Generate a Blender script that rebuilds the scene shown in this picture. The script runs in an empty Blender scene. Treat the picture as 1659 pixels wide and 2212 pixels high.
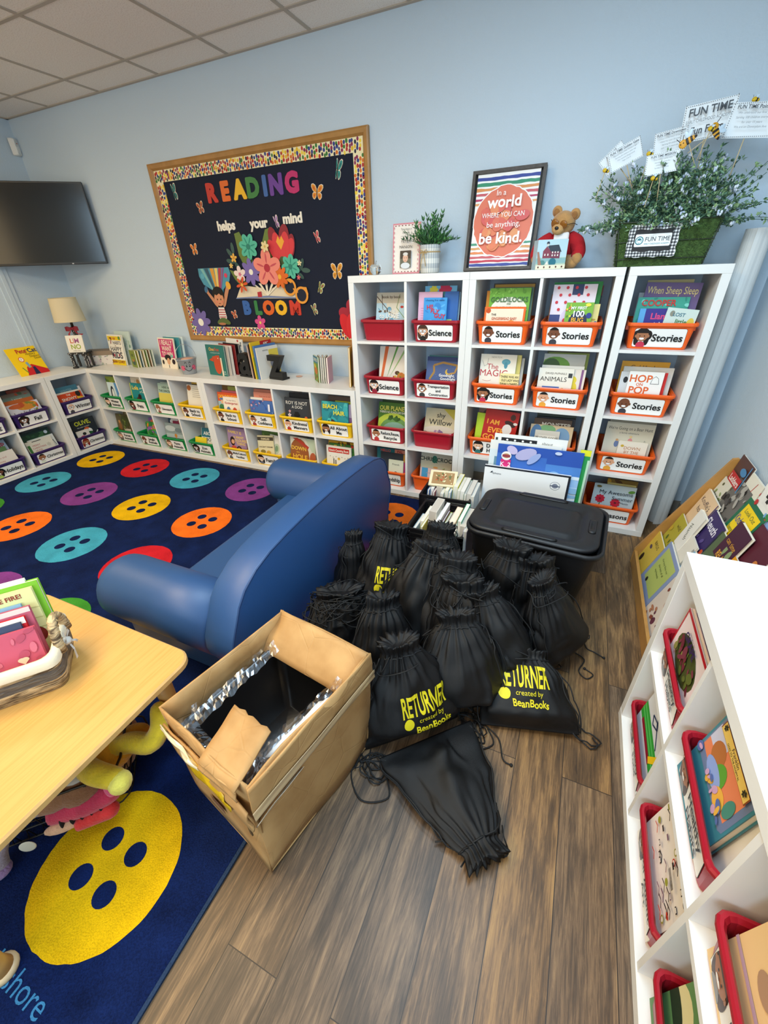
import bpy, bmesh, math, random
from mathutils import Matrix, Vector, noise
PI = math.pi
rng = random.Random(7)
SC = bpy.context.scene
COL = SC.collection

# ------------------------------------------------------------------ camera
cam_d = bpy.data.cameras.new('camera')
cam = bpy.data.objects.new('camera', cam_d)
COL.objects.link(cam)
SC.camera = cam
cam_d.sensor_fit = 'HORIZONTAL'
cam_d.sensor_width = 36.0
cam_d.lens = 883.11 / 1659 * 36.0
cam_d.clip_start = 0.02
_y, _p, _r = 0.435547, -0.534279, 0.0372270
R3 = (Matrix.Rotation(_y, 4, 'Z') @ Matrix.Rotation(_p, 4, 'X') @ Matrix.Rotation(_r, 4, 'Y')
      @ Matrix.Rotation(PI / 2, 4, 'X'))
cam.matrix_world = Matrix.Translation((1.38393, -2.96213, 1.48919)) @ R3

# ------------------------------------------------------------------ light
world = bpy.data.worlds.new('world')
SC.world = world
world.use_nodes = True
world.node_tree.nodes['Background'].inputs[0].default_value = (0.80, 0.90, 1.0, 1)
world.node_tree.nodes['Background'].inputs[1].default_value = 0.12


def area(name, loc, rot, sx, sy, power, color):
    l = bpy.data.lights.new(name, 'AREA')
    l.shape = 'RECTANGLE'
    l.size, l.size_y, l.energy, l.color = sx, sy, power, color
    o = bpy.data.objects.new(name, l)
    COL.objects.link(o)
    o.location, o.rotation_euler = loc, rot
    return o


area('troffer_warm', (-2.45, -2.2, 2.655), (0, 0, 0), 0.56, 1.15, 20, (1.0, 0.74, 0.41))
area('troffer_middle', (-0.35, -2.75, 2.655), (0, 0, 0), 0.56, 1.15, 34, (1.0, 0.77, 0.45))
area('troffer_near', (1.20, -2.05, 2.655), (0, 0, 0), 0.56, 1.15, 37, (0.62, 0.83, 1.0))
area('troffer_rear', (0.28, -4.1, 2.655), (0, 0, 0), 0.56, 1.15, 22, (1.0, 0.79, 0.50))
area('added_cool_fill', (1.25, -5.5, 1.65), (PI / 2, 0, 0), 1.7, 1.5, 36, (0.55, 0.79, 1.0))  # added cool fill on the unseen front wall; the window is invented
area('added_warm_fill', (-1.9, -5.5, 1.45), (PI / 2, 0, 0), 1.7, 1.9, 20, (1.0, 0.74, 0.42))  # added warm fill that lifts walls and ceiling; no known doorway behind it

SC.view_settings.view_transform = 'Standard'
SC.view_settings.look = 'None'
SC.view_settings.gamma = 1.0
SC.view_settings.use_curve_mapping = False
SC.view_settings.exposure = 0.50


# ------------------------------------------------------------------ materials
def lin(h):
    h = h.lstrip('#')
    if len(h) == 3:
        h = ''.join(c * 2 for c in h)
    out = []
    for i in (0, 2, 4):
        c = int(h[i:i + 2], 16) / 255
        out.append(c / 12.92 if c <= .04045 else ((c + .055) / 1.055) ** 2.4)
    return (*out, 1.0)


_mats = {}


def mat(hexc, rough=0.5, metal=0.0, bump=0.0, bscale=60.0, trans=0.0, spec=0.5, sheen=0.0, var=0.0, vscale=8.0):
    key = (hexc, rough, metal, bump, bscale, trans, spec, sheen, var, vscale)
    if key in _mats:
        return _mats[key]
    m = bpy.data.materials.new('paint_' + hexc.lstrip('#'))
    m.use_nodes = True
    nt = m.node_tree
    b = nt.nodes['Principled BSDF']
    b.inputs['Base Color'].default_value = lin(hexc)
    b.inputs['Roughness'].default_value = rough
    b.inputs['Metallic'].default_value = metal
    b.inputs['Specular IOR Level'].default_value = spec
    b.inputs['Transmission Weight'].default_value = trans
    if sheen:
        b.inputs['Sheen Weight'].default_value = sheen
        b.inputs['Sheen Roughness'].default_value = 0.5
    if bump or var:
        tc = nt.nodes.new('ShaderNodeTexCoord')
        n = nt.nodes.new('ShaderNodeTexNoise')
        n.inputs['Detail'].default_value = 4
        nt.links.new(tc.outputs['Object'], n.inputs['Vector'])
    if bump:
        n.inputs['Scale'].default_value = bscale
        bp = nt.nodes.new('ShaderNodeBump')
        bp.inputs['Strength'].default_value = bump
        bp.inputs['Distance'].default_value = 0.004
        nt.links.new(n.outputs['Fac'], bp.inputs['Height'])
        nt.links.new(bp.outputs['Normal'], b.inputs['Normal'])
    if var:
        n2 = n
        if bump:
            n2 = nt.nodes.new('ShaderNodeTexNoise')
            n2.inputs['Detail'].default_value = 6
            nt.links.new(tc.outputs['Object'], n2.inputs['Vector'])
        n2.inputs['Scale'].default_value = vscale
        hs = nt.nodes.new('ShaderNodeHueSaturation')
        hs.inputs['Color'].default_value = lin(hexc)
        mr = nt.nodes.new('ShaderNodeMapRange')
        mr.inputs['From Min'].default_value, mr.inputs['From Max'].default_value = 0.3, 0.7
        mr.inputs['To Min'].default_value, mr.inputs['To Max'].default_value = 1 - var, 1 + var
        nt.links.new(n2.outputs['Fac'], mr.inputs['Value'])
        nt.links.new(mr.outputs['Result'], hs.inputs['Value'])
        nt.links.new(hs.outputs['Color'], b.inputs['Base Color'])
    _mats[key] = m
    return m


def P_(c):          # printed paper / board
    return mat(c, 0.45, spec=0.3)


# ------------------------------------------------------------------ glyphs of the built-in font
GLY = {}


def make_glyphs():
    chars = [chr(i) for i in range(33, 127)]
    tmp = []

    def fo(body, off):
        cu = bpy.data.curves.new('letter_tmp', 'FONT')
        cu.body = body
        cu.resolution_u = 3
        cu.offset = off
        o = bpy.data.objects.new('letter_tmp', cu)
        COL.objects.link(o)
        tmp.append(o)
        return o
    items = []
    for bold, off in ((0, 0.0), (1, 0.022)):
        base = fo('HH', 0.0) if not bold else None
        for c in chars + [' ']:
            items.append((c, bold, fo(c, off) if c != ' ' else None, fo('H' + c + 'H', 0.0) if not bold else None))
        if base:
            base0 = base
    bpy.context.view_layer.update()
    dg = bpy.context.evaluated_depsgraph_get()

    def ext(o):
        me = o.evaluated_get(dg).to_mesh()
        xs = [v.co.x for v in me.vertices]
        return (max(xs) - min(xs)) if xs else 0
    w0 = ext(base0)
    for c, bold, og, ow in items:
        if ow is not None:
            adv = ext(ow) - w0
        else:
            adv = GLY[(c, 0)][2]
        vs, fs = [], []
        if og is not None:
            me = og.evaluated_get(dg).to_mesh()
            vs = [(v.co.x, v.co.y) for v in me.vertices]
            fs = [tuple(p.vertices) for p in me.polygons]
        GLY[(c, bold)] = (vs, fs, adv)
    for o in tmp:
        cu = o.data
        bpy.data.objects.remove(o)
        bpy.data.curves.remove(cu)


make_glyphs()
CAPH = max(v[1] for v in GLY[('H', 0)][0])


def text_width(s, bold=0):
    return sum(GLY.get((c, bold), GLY[('x', 0)])[2] for c in s)


# ------------------------------------------------------------------ mesh builder
class MB:
    def __init__(self):
        self.v, self.f, self.m, self.s, self.mats = [], [], [], [], []

    def mi(self, m):
        if m not in self.mats:
            self.mats.append(m)
        return self.mats.index(m)

    def add(self, vs, fs, m, M=None, smooth=False):
        k = len(self.v)
        if M is not None:
            vs = [M @ Vector(v) for v in vs]
        self.v.extend(tuple(v) for v in vs)
        i = self.mi(m)
        for f in fs:
            self.f.append(tuple(k + a for a in f))
            self.m.append(i)
            self.s.append(smooth)
        return self

    def box(self, x0, x1, y0, y1, z0, z1, m, M=None):
        vs = [(x, y, z) for z in (z0, z1) for y in (y0, y1) for x in (x0, x1)]
        fs = [(0, 2, 3, 1), (4, 5, 7, 6), (0, 1, 5, 4), (2, 6, 7, 3), (0, 4, 6, 2), (1, 3, 7, 5)]
        return self.add(vs, fs, m, M)

    def loft(self, loops, m, M=None, cap0=True, cap1=True, smooth=False, closed=True):
        n = len(loops[0])
        vs = [p for lp in loops for p in lp]
        fs = []
        for i in range(len(loops) - 1):
            for j in range(n if closed else n - 1):
                a, b = i * n + j, i * n + (j + 1) % n
                fs.append((a, b, b + n, a + n))
        if cap0 and closed:
            fs.append(tuple(reversed(range(n))))
        if cap1 and closed:
            fs.append(tuple(range((len(loops) - 1) * n, len(loops) * n)))
        return self.add(vs, fs, m, M, smooth)

    def tube(self, pts, r, m, n=8, M=None, cap=True, closed=False, smooth=True):
        pts = [Vector(p) for p in pts]
        rs = r if isinstance(r, (list, tuple)) else [r] * len(pts)
        loops, up = [], None
        N = len(pts)
        for i, p in enumerate(pts):
            if closed:
                t = pts[(i + 1) % N] - pts[i - 1]
            else:
                t = pts[min(i + 1, N - 1)] - pts[max(i - 1, 0)]
            if t.length < 1e-9:
                t = Vector((0, 0, 1))
            t.normalize()
            if up is None:
                up = Vector((0, 0, 1)) if abs(t.z) < .9 else Vector((1, 0, 0))
            a = up - t * up.dot(t)
            if a.length < 1e-6:
                a = t.orthogonal()
            a.normalize()
            up = a
            b = t.cross(a)
            loops.append([p + (a * math.cos(2 * PI * k / n) + b * math.sin(2 * PI * k / n)) * rs[i] for k in range(n)])
        if closed:
            loops.append(loops[0])
            cap = False
        return self.loft(loops, m, M, cap, cap, smooth)

    def lathe(self, prof, m, n=24, M=None, cap0=True, cap1=True, smooth=True):
        return self.loft([[(r * math.cos(2 * PI * k / n), r * math.sin(2 * PI * k / n), z) for k in range(n)]
                          for r, z in prof], m, M, cap0, cap1, smooth)

    def ball(self, c, r, m, n=14, k=9, M=None, rot=None):
        if not isinstance(r, (list, tuple)):
            r = (r, r, r)
        T = Matrix.Translation(c)
        if rot is not None:
            T = T @ rot
        if M is not None:
            T = M @ T
        loops = []
        for i in range(1, k):
            a = PI * i / k
            loops.append([(r[0] * math.sin(a) * math.cos(2 * PI * j / n), r[1] * math.sin(a) * math.sin(2 * PI * j / n),
                           -r[2] * math.cos(a)) for j in range(n)])
        vs = [p for lp in loops for p in lp] + [(0, 0, -r[2]), (0, 0, r[2])]
        fs = []
        for i in range(k - 2):
            for j in range(n):
                a, b = i * n + j, i * n + (j + 1) % n
                fs.append((a, b, b + n, a + n))
        q = (k - 2) * n
        for j in range(n):
            fs.append((len(vs) - 2, (j + 1) % n, j))
            fs.append((q + j, q + (j + 1) % n, len(vs) - 1))
        return self.add(vs, fs, m, T, True)

    def prism(self, poly, d0, d1, m, M=None, smooth=False):
        return self.loft([[(x, y, d0) for x, y in poly], [(x, y, d1) for x, y in poly]], m, M, smooth=smooth)

    # flat print: L maps (x right, y up, z out of the surface) into the mesh
    def text(self, s, cx, cy, h, m, L, maxw=None, bold=0, shear=0.0, rot=0.0, align='c', z=0.0, squash=1.0, warp=None, wave=0.0):
        sc = h / CAPH
        w = text_width(s, bold) * sc
        sx = sc * squash
        if maxw and w * squash > maxw:
            sx = sc * maxw / w
        w = text_width(s, bold) * sx
        x = {'c': -w / 2, 'l': 0, 'r': -w}[align]
        ca, sa = math.cos(rot), math.sin(rot)
        for i, c in enumerate(s):
            vs, fs, adv = GLY.get((c, bold), GLY[('x', 0)])
            if vs:
                out = []
                dy = wave * h * math.sin(i * 2.1)
                for a, b in vs:
                    px = x + a * sx + shear * b * sc
                    py = b * sc - h / 2 + dy
                    if warp:
                        px, py = warp(px, py)
                    out.append((cx + px * ca - py * sa, cy + px * sa + py * ca, z))
                self.add(out, fs, m, L)
            x += adv * sx
        return self

    def bev(self, x0, x1, y0, y1, z0, z1, m, r=0.004, M=None, seg=2):
        bm = bmesh.new()
        vs = [bm.verts.new((x, y, z)) for z in (z0, z1) for y in (y0, y1) for x in (x0, x1)]
        for f in [(0, 2, 3, 1), (4, 5, 7, 6), (0, 1, 5, 4), (2, 6, 7, 3), (0, 4, 6, 2), (1, 3, 7, 5)]:
            bm.faces.new([vs[i] for i in f])
        bmesh.ops.bevel(bm, geom=list(bm.edges), offset=r, segments=seg, profile=0.5, affect='EDGES')
        bm.verts.index_update()
        self.add([v.co.copy() for v in bm.verts], [[v.index for v in f.verts] for f in bm.faces], m, M)
        bm.free()
        return self

    def obj(self, name, parent=None, M=None):
        me = bpy.data.meshes.new(name)
        me.from_pydata(self.v, [], self.f)
        for m in self.mats:
            me.materials.append(m)
        me.polygons.foreach_set('material_index', self.m)
        me.polygons.foreach_set('use_smooth', self.s)
        me.update()
        o = bpy.data.objects.new(name, me)
        COL.objects.link(o)
        if M is not None:
            o.matrix_basis = M
        if parent is not None:
            o.parent = parent
        return o


def tag(o, label, cat, group=None):
    o['label'] = label
    o['category'] = cat
    if group:
        o['group'] = group
    return o


def thing(name, label, cat, M=None, group=None):
    o = bpy.data.objects.new(name, None)
    o.empty_display_size = 0.05
    COL.objects.link(o)
    if M is not None:
        o.matrix_basis = M
    return tag(o, label, cat, group)


def struct(o):
    o['kind'] = 'structure'
    return o


def T(x, y, z):
    return Matrix.Translation((x, y, z))


def Rx(a):
    return Matrix.Rotation(a, 4, 'X')


def Ry(a):
    return Matrix.Rotation(a, 4, 'Y')


def Rz(a):
    return Matrix.Rotation(a, 4, 'Z')


def S(x, y, z):
    return Matrix.Diagonal((x, y, z, 1))


def frame(o, r, u):        # matrix with x axis r, y axis u, z axis out
    r, u = Vector(r).normalized(), Vector(u)
    u = (u - r * u.dot(r)).normalized()
    n = r.cross(u)
    M = Matrix((r, u, n)).transposed().to_4x4()
    M.translation = Vector(o)
    return M


def ellipse(cx, cy, rx, ry, n=20, rot=0.0):
    c, s = math.cos(rot), math.sin(rot)
    return [(cx + rx * math.cos(2 * PI * k / n) * c - ry * math.sin(2 * PI * k / n) * s,
             cy + rx * math.cos(2 * PI * k / n) * s + ry * math.sin(2 * PI * k / n) * c) for k in range(n)]


def rrect(x0, x1, y0, y1, r, n=4):
    out = []
    for cx, cy, a in ((x1 - r, y1 - r, 0), (x0 + r, y1 - r, PI / 2), (x0 + r, y0 + r, PI), (x1 - r, y0 + r, 1.5 * PI)):
        for k in range(n + 1):
            t = a + PI / 2 * k / n
            out.append((cx + r * math.cos(t), cy + r * math.sin(t)))
    return out


class Print:
    """draws flat printed marks in layers on a w x h rectangle whose lower left corner is at L's origin"""

    def __init__(self, mb, L, w, h, step=0.00025):
        self.mb, self.L, self.w, self.h, self.z, self.step = mb, L, w, h, step, step

    def poly(self, pts, c, norm=True):
        if norm:
            pts = [(x * self.w, y * self.h) for x, y in pts]
        self.mb.add([(x, y, self.z) for x, y in pts], [tuple(range(len(pts)))], c if not isinstance(c, str) else P_(c), self.L)
        self.z += self.step

    def clipell(self, x, y, rx, ry, rot=0.0, n=18):
        return [(min(max(px, 0), self.w), min(max(py, 0), self.h)) for px, py in ellipse(x, y, rx, ry, n, rot)]

    def ops(self, ops):
        w, h = self.w, self.h
        for o in ops:
            k = o[0]
            if k == 'r':
                x0, y0, x1, y1 = o[1:5]
                self.poly([(x0, y0), (x1, y0), (x1, y1), (x0, y1)], o[5])
            elif k == 'e':
                self.poly(self.clipell(o[1] * w, o[2] * h, o[3] * w, o[4] * w, o[6] if len(o) > 6 else 0), o[5], False)
            elif k == 'p':
                self.poly(o[1], o[2])
            elif k == 't':
                d = o[6] if len(o) > 6 else {}
                self.mb.text(o[1], o[2] * w, o[3] * h, o[4] * h, P_(o[5]), self.L, maxw=d.get('mw', .92) * w, bold=d.get('b', 1),
                             shear=d.get('s', 0), rot=d.get('rot', 0), align=d.get('al', 'c'), z=self.z, squash=d.get('q', 1), wave=d.get('wv', 0))
                self.z += self.step
            elif k == 'b':      # scattered painterly patches: n, colours, seed, (x0,y0,x1,y1), size
                r = random.Random(o[3])
                cs = o[2].split(',')
                x0, y0, x1, y1 = o[4]
                for i in range(o[1]):
                    a, b = r.uniform(x0, x1), r.uniform(y0, y1)
                    s = o[5] * r.uniform(.5, 1.2)
                    self.poly(self.clipell(a * w, b * h, s * w, s * w * r.uniform(.3, .9), r.uniform(0, 3), 10), r.choice(cs), False)
            elif k == 'l':      # polyline
                pts = [Vector((x * w, y * h)) for x, y in o[1]]
                lw = o[2] * w / 2
                for a, b in zip(pts, pts[1:]):
                    d = (b - a)
                    if d.length < 1e-9:
                        continue
                    nrm = Vector((-d.y, d.x)).normalized() * lw
                    self.mb.add([(*(a + nrm), self.z), (*(a - nrm), self.z), (*(b - nrm), self.z), (*(b + nrm), self.z)],
                                [(0, 1, 2, 3)], P_(o[3]), self.L)
                self.z += self.step
            elif k == 'fl':     # flower: x,y,r,petals,colour,centre colour
                x, y, r, n, c, cc = o[1:7]
                for i in range(n):
                    a = 2 * PI * i / n + (o[7] if len(o) > 7 else .3)
                    self.poly(self.clipell(x * w + math.cos(a) * r * w * .58, y * h + math.sin(a) * r * w * .58, r * w * .45, r * w * .30, a, 12), c, False)
                self.poly(self.clipell(x * w, y * h, r * w * .25, r * w * .25, 0, 10), cc, False)
            elif k == 'kid':    # little clip-art child: x,y,size,skin,hair,style,shirt,glasses
                self.kid(*o[1:])

    def kid(self, x, y, s, skin, hair, style, shirt, glasses=False):
        w, h = self.w, self.h
        X, Y, q = x * w, y * h, s * h

        def e(a, b, rx, ry, c):
            self.poly(self.clipell(X + a * q, Y + b * q, rx * q, ry * q, 0, 16), c, False)
        if style in ('long', 'curly', 'bob'):
            e(0, .14, .36, .36, hair)
            e(-.25, -.08, .13, .36, hair)
            e(.25, -.08, .13, .36, hair)
        if style == 'curly':
            e(.28, .10, .20, .26, hair)
            e(-.28, .10, .18, .26, hair)
        e(0, -.42, .22, .2, shirt)
        e(-.30, .06, .06, .08, skin)
        e(.30, .06, .06, .08, skin)
        e(0, .10, .30, .31, skin)
        if style == 'short':
            self.poly([(px, max(py, Y + .28 * q)) for px, py in self.clipell(X, Y + .14 * q, .29 * q, .31 * q, 0, 16)], hair, False)
        elif style == 'bald':
            pass
        else:
            self.poly([(px, max(py, Y + .22 * q)) for px, py in self.clipell(X, Y + .13 * q, .33 * q, .35 * q, 0, 16)], hair, False)
        if glasses:
            for sx in (-.13, .13):
                e(sx, .08, .115, .115, '#2a2a2a')
                e(sx, .08, .09, .09, '#ffffff')
        e(-.11, .07, .025, .035, '#1d1512')
        e(.11, .07, .025, .035, '#1d1512')
        e(0, -.07, .12, .06, '#ffffff')
        e(0, .0, .03, .02, '#7a4030')
# ------------------------------------------------------------------ the room
XL, XR, YB, YF, ZC = -3.33, 2.19, 0.0, -5.6, 2.675


def node_mat(name):
    m = bpy.data.materials.new(name)
    m.use_nodes = True
    return m, m.node_tree, m.node_tree.nodes['Principled BSDF']


def wall_material():
    m, nt, b = node_mat('wall_paint')
    N, L = nt.nodes.new, nt.links.new
    b.inputs['Base Color'].default_value = lin('#C3D2DE')
    b.inputs['Roughness'].default_value = 0.6
    tc = N('ShaderNodeTexCoord')
    n = N('ShaderNodeTexNoise')
    n.inputs['Scale'].default_value = 90
    n.inputs['Detail'].default_value = 3
    bp = N('ShaderNodeBump')
    bp.inputs['Strength'].default_value = 0.28
    bp.inputs['Distance'].default_value = 0.004
    L(tc.outputs['Object'], n.inputs['Vector'])
    L(n.outputs['Fac'], bp.inputs['Height'])
    L(bp.outputs['Normal'], b.inputs['Normal'])
    return m


def floor_material():
    m, nt, b = node_mat('vinyl_planks')
    N, L = nt.nodes.new, nt.links.new
    tc = N('ShaderNodeTexCoord')
    mp = N('ShaderNodeMapping')
    mp.inputs['Rotation'].default_value = (0, 0, PI / 2)
    mp.inputs['Location'].default_value = (0.35, 0.079, 0)
    L(tc.outputs['Object'], mp.inputs['Vector'])

    def brick(c1, c2, mort):
        k = N('ShaderNodeTexBrick')
        k.offset = 0.37
        k.inputs['Scale'].default_value = 1.0
        k.inputs['Brick Width'].default_value = 1.21
        k.inputs['Row Height'].default_value = 0.152
        k.inputs['Mortar Size'].default_value = 0.0012
        k.inputs['Mortar Smooth'].default_value = 0.1
        k.inputs['Bias'].default_value = 0.0
        k.inputs['Color1'].default_value = c1
        k.inputs['Color2'].default_value = c2
        k.inputs['Mortar'].default_value = mort
        L(mp.outputs['Vector'], k.inputs['Vector'])
        return k
    bw = brick((0, 0, 0, 1), (1, 1, 1, 1), (0.5, 0.5, 0.5, 1))
    # long grain
    mg = N('ShaderNodeMapping')
    mg.inputs['Scale'].default_value = (150, 9, 1)
    L(tc.outputs['Object'], mg.inputs['Vector'])
    off = N('ShaderNodeVectorMath')
    off.operation = 'MULTIPLY_ADD'
    off.inputs[1].default_value = (7.3, 11.1, 3.0)
    L(bw.outputs['Color'], off.inputs[0])
    L(mg.outputs['Vector'], off.inputs[2])
    g = N('ShaderNodeTexNoise')
    g.inputs['Scale'].default_value = 1.0
    g.inputs['Detail'].default_value = 8
    g.inputs['Roughness'].default_value = 0.72
    g.inputs['Distortion'].default_value = 0.6
    L(off.outputs['Vector'], g.inputs['Vector'])
    mg2 = N('ShaderNodeMapping')
    mg2.inputs['Scale'].default_value = (16, 2.2, 1)
    L(tc.outputs['Object'], mg2.inputs['Vector'])
    off2 = N('ShaderNodeVectorMath')
    off2.operation = 'MULTIPLY_ADD'
    off2.inputs[1].default_value = (13.3, 5.1, 3.0)
    L(bw.outputs['Color'], off2.inputs[0])
    L(mg2.outputs['Vector'], off2.inputs[2])
    g2 = N('ShaderNodeTexNoise')
    g2.inputs['Scale'].default_value = 1.0
    g2.inputs['Detail'].default_value = 4
    g2.inputs['Distortion'].default_value = 1.2
    L(off2.outputs['Vector'], g2.inputs['Vector'])
    mixg = N('ShaderNodeMath')
    mixg.operation = 'MULTIPLY_ADD'
    mixg.inputs[1].default_value = 0.55
    L(g.outputs['Fac'], mixg.inputs[0])
    sc2 = N('ShaderNodeMath')
    sc2.operation = 'MULTIPLY'
    sc2.inputs[1].default_value = 0.45
    L(g2.outputs['Fac'], sc2.inputs[0])
    L(sc2.outputs[0], mixg.inputs[2])
    ramp = N('ShaderNodeValToRGB')
    e = ramp.color_ramp.elements
    e[0].position, e[0].color = 0.32, lin('#30261D')
    e[1].position, e[1].color = 0.68, lin('#A08058')
    e2 = e.new(0.47)
    e2.color = lin('#5A4632')
    e3 = e.new(0.55)
    e3.color = lin('#795F44')
    L(mixg.outputs[0], ramp.inputs['Fac'])
    hs = N('ShaderNodeHueSaturation')
    mr = N('ShaderNodeMapRange')
    mr.inputs['To Min'].default_value, mr.inputs['To Max'].default_value = 0.62, 1.35
    L(bw.outputs['Color'], mr.inputs['Value'])
    L(mr.outputs['Result'], hs.inputs['Value'])
    mr2 = N('ShaderNodeMapRange')
    mr2.inputs['To Min'].default_value, mr2.inputs['To Max'].default_value = 0.80, 1.20
    L(bw.outputs['Color'], mr2.inputs['Value'])
    L(mr2.outputs['Result'], hs.inputs['Saturation'])
    L(ramp.outputs['Color'], hs.inputs['Color'])
    mx = N('ShaderNodeMix')
    mx.data_type = 'RGBA'
    mx.inputs[7].default_value = lin('#2A2119')
    L(hs.outputs['Color'], mx.inputs[6])
    L(bw.outputs['Fac'], mx.inputs[0])
    L(mx.outputs[2], b.inputs['Base Color'])
    b.inputs['Roughness'].default_value = 0.42
    b.inputs['Specular IOR Level'].default_value = 0.35
    bp = N('ShaderNodeBump')
    bp.inputs['Strength'].default_value = 0.12
    bp.inputs['Distance'].default_value = 0.002
    L(mixg.outputs[0], bp.inputs['Height'])
    L(bp.outputs['Normal'], b.inputs['Normal'])
    return m


def ceiling_material():
    m, nt, b = node_mat('acoustic_tile')
    N, L = nt.nodes.new, nt.links.new
    tc = N('ShaderNodeTexCoord')
    n = N('ShaderNodeTexNoise')
    n.inputs['Scale'].default_value = 160
    n.inputs['Detail'].default_value = 2
    L(tc.outputs['Object'], n.inputs['Vector'])
    r = N('ShaderNodeValToRGB')
    r.color_ramp.elements[0].position, r.color_ramp.elements[0].color = 0.35, lin('#E4D9CE')
    r.color_ramp.elements[1].position, r.color_ramp.elements[1].color = 0.5, lin('#F4ECE3')
    L(n.outputs['Fac'], r.inputs['Fac'])
    L(r.outputs['Color'], b.inputs['Base Color'])
    b.inputs['Roughness'].default_value = 0.9
    return m


WALL = wall_material()


def slab(name, x0, x1, y0, y1, z0, z1, m):
    return struct(MB().box(x0, x1, y0, y1, z0, z1, m).obj(name))


slab('floor', XL - .1, XR + .1, YF - .1, YB + .1, -0.1, 0.0, floor_material())
slab('wall_back', XL - .1, XR + .1, YB, YB + .1, 0.0, ZC + .1, WALL)
slab('wall_left', XL - .1, XL, YF, YB, 0.0, ZC + .1, WALL)
slab('wall_right', XR, XR + .1, YF, YB, 0.0, ZC + .1, WALL)
slab('wall_front', XL - .1, XR + .1, YF - .1, YF, 0.0, ZC + .1, WALL)
ceil = MB().box(XL, XR, YF, YB, ZC, ZC + .08, ceiling_material())
bar = mat('#B5A898', 0.5)
gx = [-0.337 + 0.605 * k for k in range(-4, 5)]
gy = [-0.268 - 0.605 * k for k in range(0, 9)]
for x in gx:
    ceil.box(x - .011, x + .011, YF, YB, ZC - .004, ZC, bar)
for y in gy:
    ceil.box(XL, XR, y - .011, y + .011, ZC - .0045, ZC, bar)
struct(ceil.obj('ceiling'))
g = MB()
g.box(XL, XR, YB - .022, YB, ZC - .006, ZC, bar)
g.box(XL, XL + .022, YF, YB, ZC - .006, ZC, bar)
g.box(XR - .022, XR, YF, YB, ZC - .006, ZC, bar)
struct(g.obj('trim_ceiling'))
cove = mat('#8A857C', 0.5)
b = MB()
b.box(XL, XR, YB - .008, YB, 0, .10, cove)
struct(b.obj('baseboard_back'))
b = MB()
b.box(XR - .008, XR, YF, YB, 0, .10, cove)
struct(b.obj('baseboard_right'))
b = MB()
b.box(XL, XL + .012, -.60, -.50, 0.10, ZC, WALL)
b.box(XL, XL + .018, -.565, -.535, 0.10, ZC, WALL)
struct(b.obj('trim_1'))


# ------------------------------------------------------------------ rug
def carpet(c, sat=0.25):
    m, nt, b = node_mat('carpet_' + c.lstrip('#'))
    N, L = nt.nodes.new, nt.links.new
    tc = N('ShaderNodeTexCoord')
    n = N('ShaderNodeTexNoise')
    n.inputs['Scale'].default_value = 260
    n.inputs['Detail'].default_value = 3
    n2 = N('ShaderNodeTexNoise')
    n2.inputs['Scale'].default_value = 9
    n2.inputs['Detail'].default_value = 5
    for k in (n, n2):
        L(tc.outputs['Object'], k.inputs['Vector'])
    ad = N('ShaderNodeMath')
    ad.operation = 'ADD'
    L(n.outputs['Fac'], ad.inputs[0])
    L(n2.outputs['Fac'], ad.inputs[1])
    mr = N('ShaderNodeMapRange')
    mr.inputs['From Min'].default_value, mr.inputs['From Max'].default_value = 0.7, 1.3
    mr.inputs['To Min'].default_value, mr.inputs['To Max'].default_value = 1 - sat, 1 + sat
    L(ad.outputs[0], mr.inputs['Value'])
    hs = N('ShaderNodeHueSaturation')
    hs.inputs['Color'].default_value = lin(c)
    L(mr.outputs['Result'], hs.inputs['Value'])
    L(hs.outputs['Color'], b.inputs['Base Color'])
    b.inputs['Roughness'].default_value = 0.95
    b.inputs['Specular IOR Level'].default_value = 0.1
    bp = N('ShaderNodeBump')
    bp.inputs['Strength'].default_value = 0.8
    bp.inputs['Distance'].default_value = 0.004
    L(n.outputs['Fac'], bp.inputs['Height'])
    L(bp.outputs['Normal'], b.inputs['Normal'])
    return m


NAVY = carpet('#0D1D48', 0.45)
rug = MB()
RX0, RX1, RY0, RY1 = -2.93, 0.722, -3.27, -0.435
rug.bev(RX0, RX1, RY0, RY1, 0.0005, 0.010, NAVY, 0.003)
BC = {'y': carpet('#DDAE0C'), 'r': carpet('#C2202B'), 'b': carpet('#3F9DBA'), 'p': carpet('#7B3B86'), 'o': carpet('#F0701E'), 'g': carpet('#3C8A2E')}
ROWS = ['yrbpgo', 'bpyogr', 'gobryp', 'ryppgb', 'pgorby']
ROWS[3] = 'rbpgyo'
for j, row in enumerate(ROWS):
    for i, c in enumerate(row):
        x, y = -2.63 + i * .6053, -.745 - j * .5255
        rr = random.Random(i * 9 + j)
        n = 72
        rug.add([(x + (.2 + rr.uniform(-.0015, .0015)) * math.cos(2 * PI * k / n), y + (.2 + rr.uniform(-.0015, .0015)) * math.sin(2 * PI * k / n), .0108) for k in range(n)],
                [tuple(range(n))], BC[c])
        for dx in (-.05, .05):
            for dy in (-.05, .05):
                rug.add([(px, py, .0113) for px, py in ellipse(x + dx, y + dy, .031, .031, 24)], [tuple(range(24))], NAVY)
rug.box(RX1, RX1 + .010, RY0, RY1, .0005, .009, carpet('#2A3B57', .2))
rug.text('Lakeshore', .514, -3.094, .044, carpet('#3C7BA8'), T(0, 0, .0112), align='r', bold=0)
tag(rug.obj('area_rug'), 'navy carpet rug patterned with rows of big coloured buttons', 'rug')
# ------------------------------------------------------------------ cube shelves
K, TT, OO = .335, .016, .038
HT = OO * 2 + 4 * K + 3 * TT
H2 = W2 = OO * 2 + 2 * K + TT
W1 = OO * 2 + K
DEP = .39
WHITE = mat('#E9E8E4', 0.32, spec=0.4)


def cz(i):
    return OO + i * (K + TT)


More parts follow.
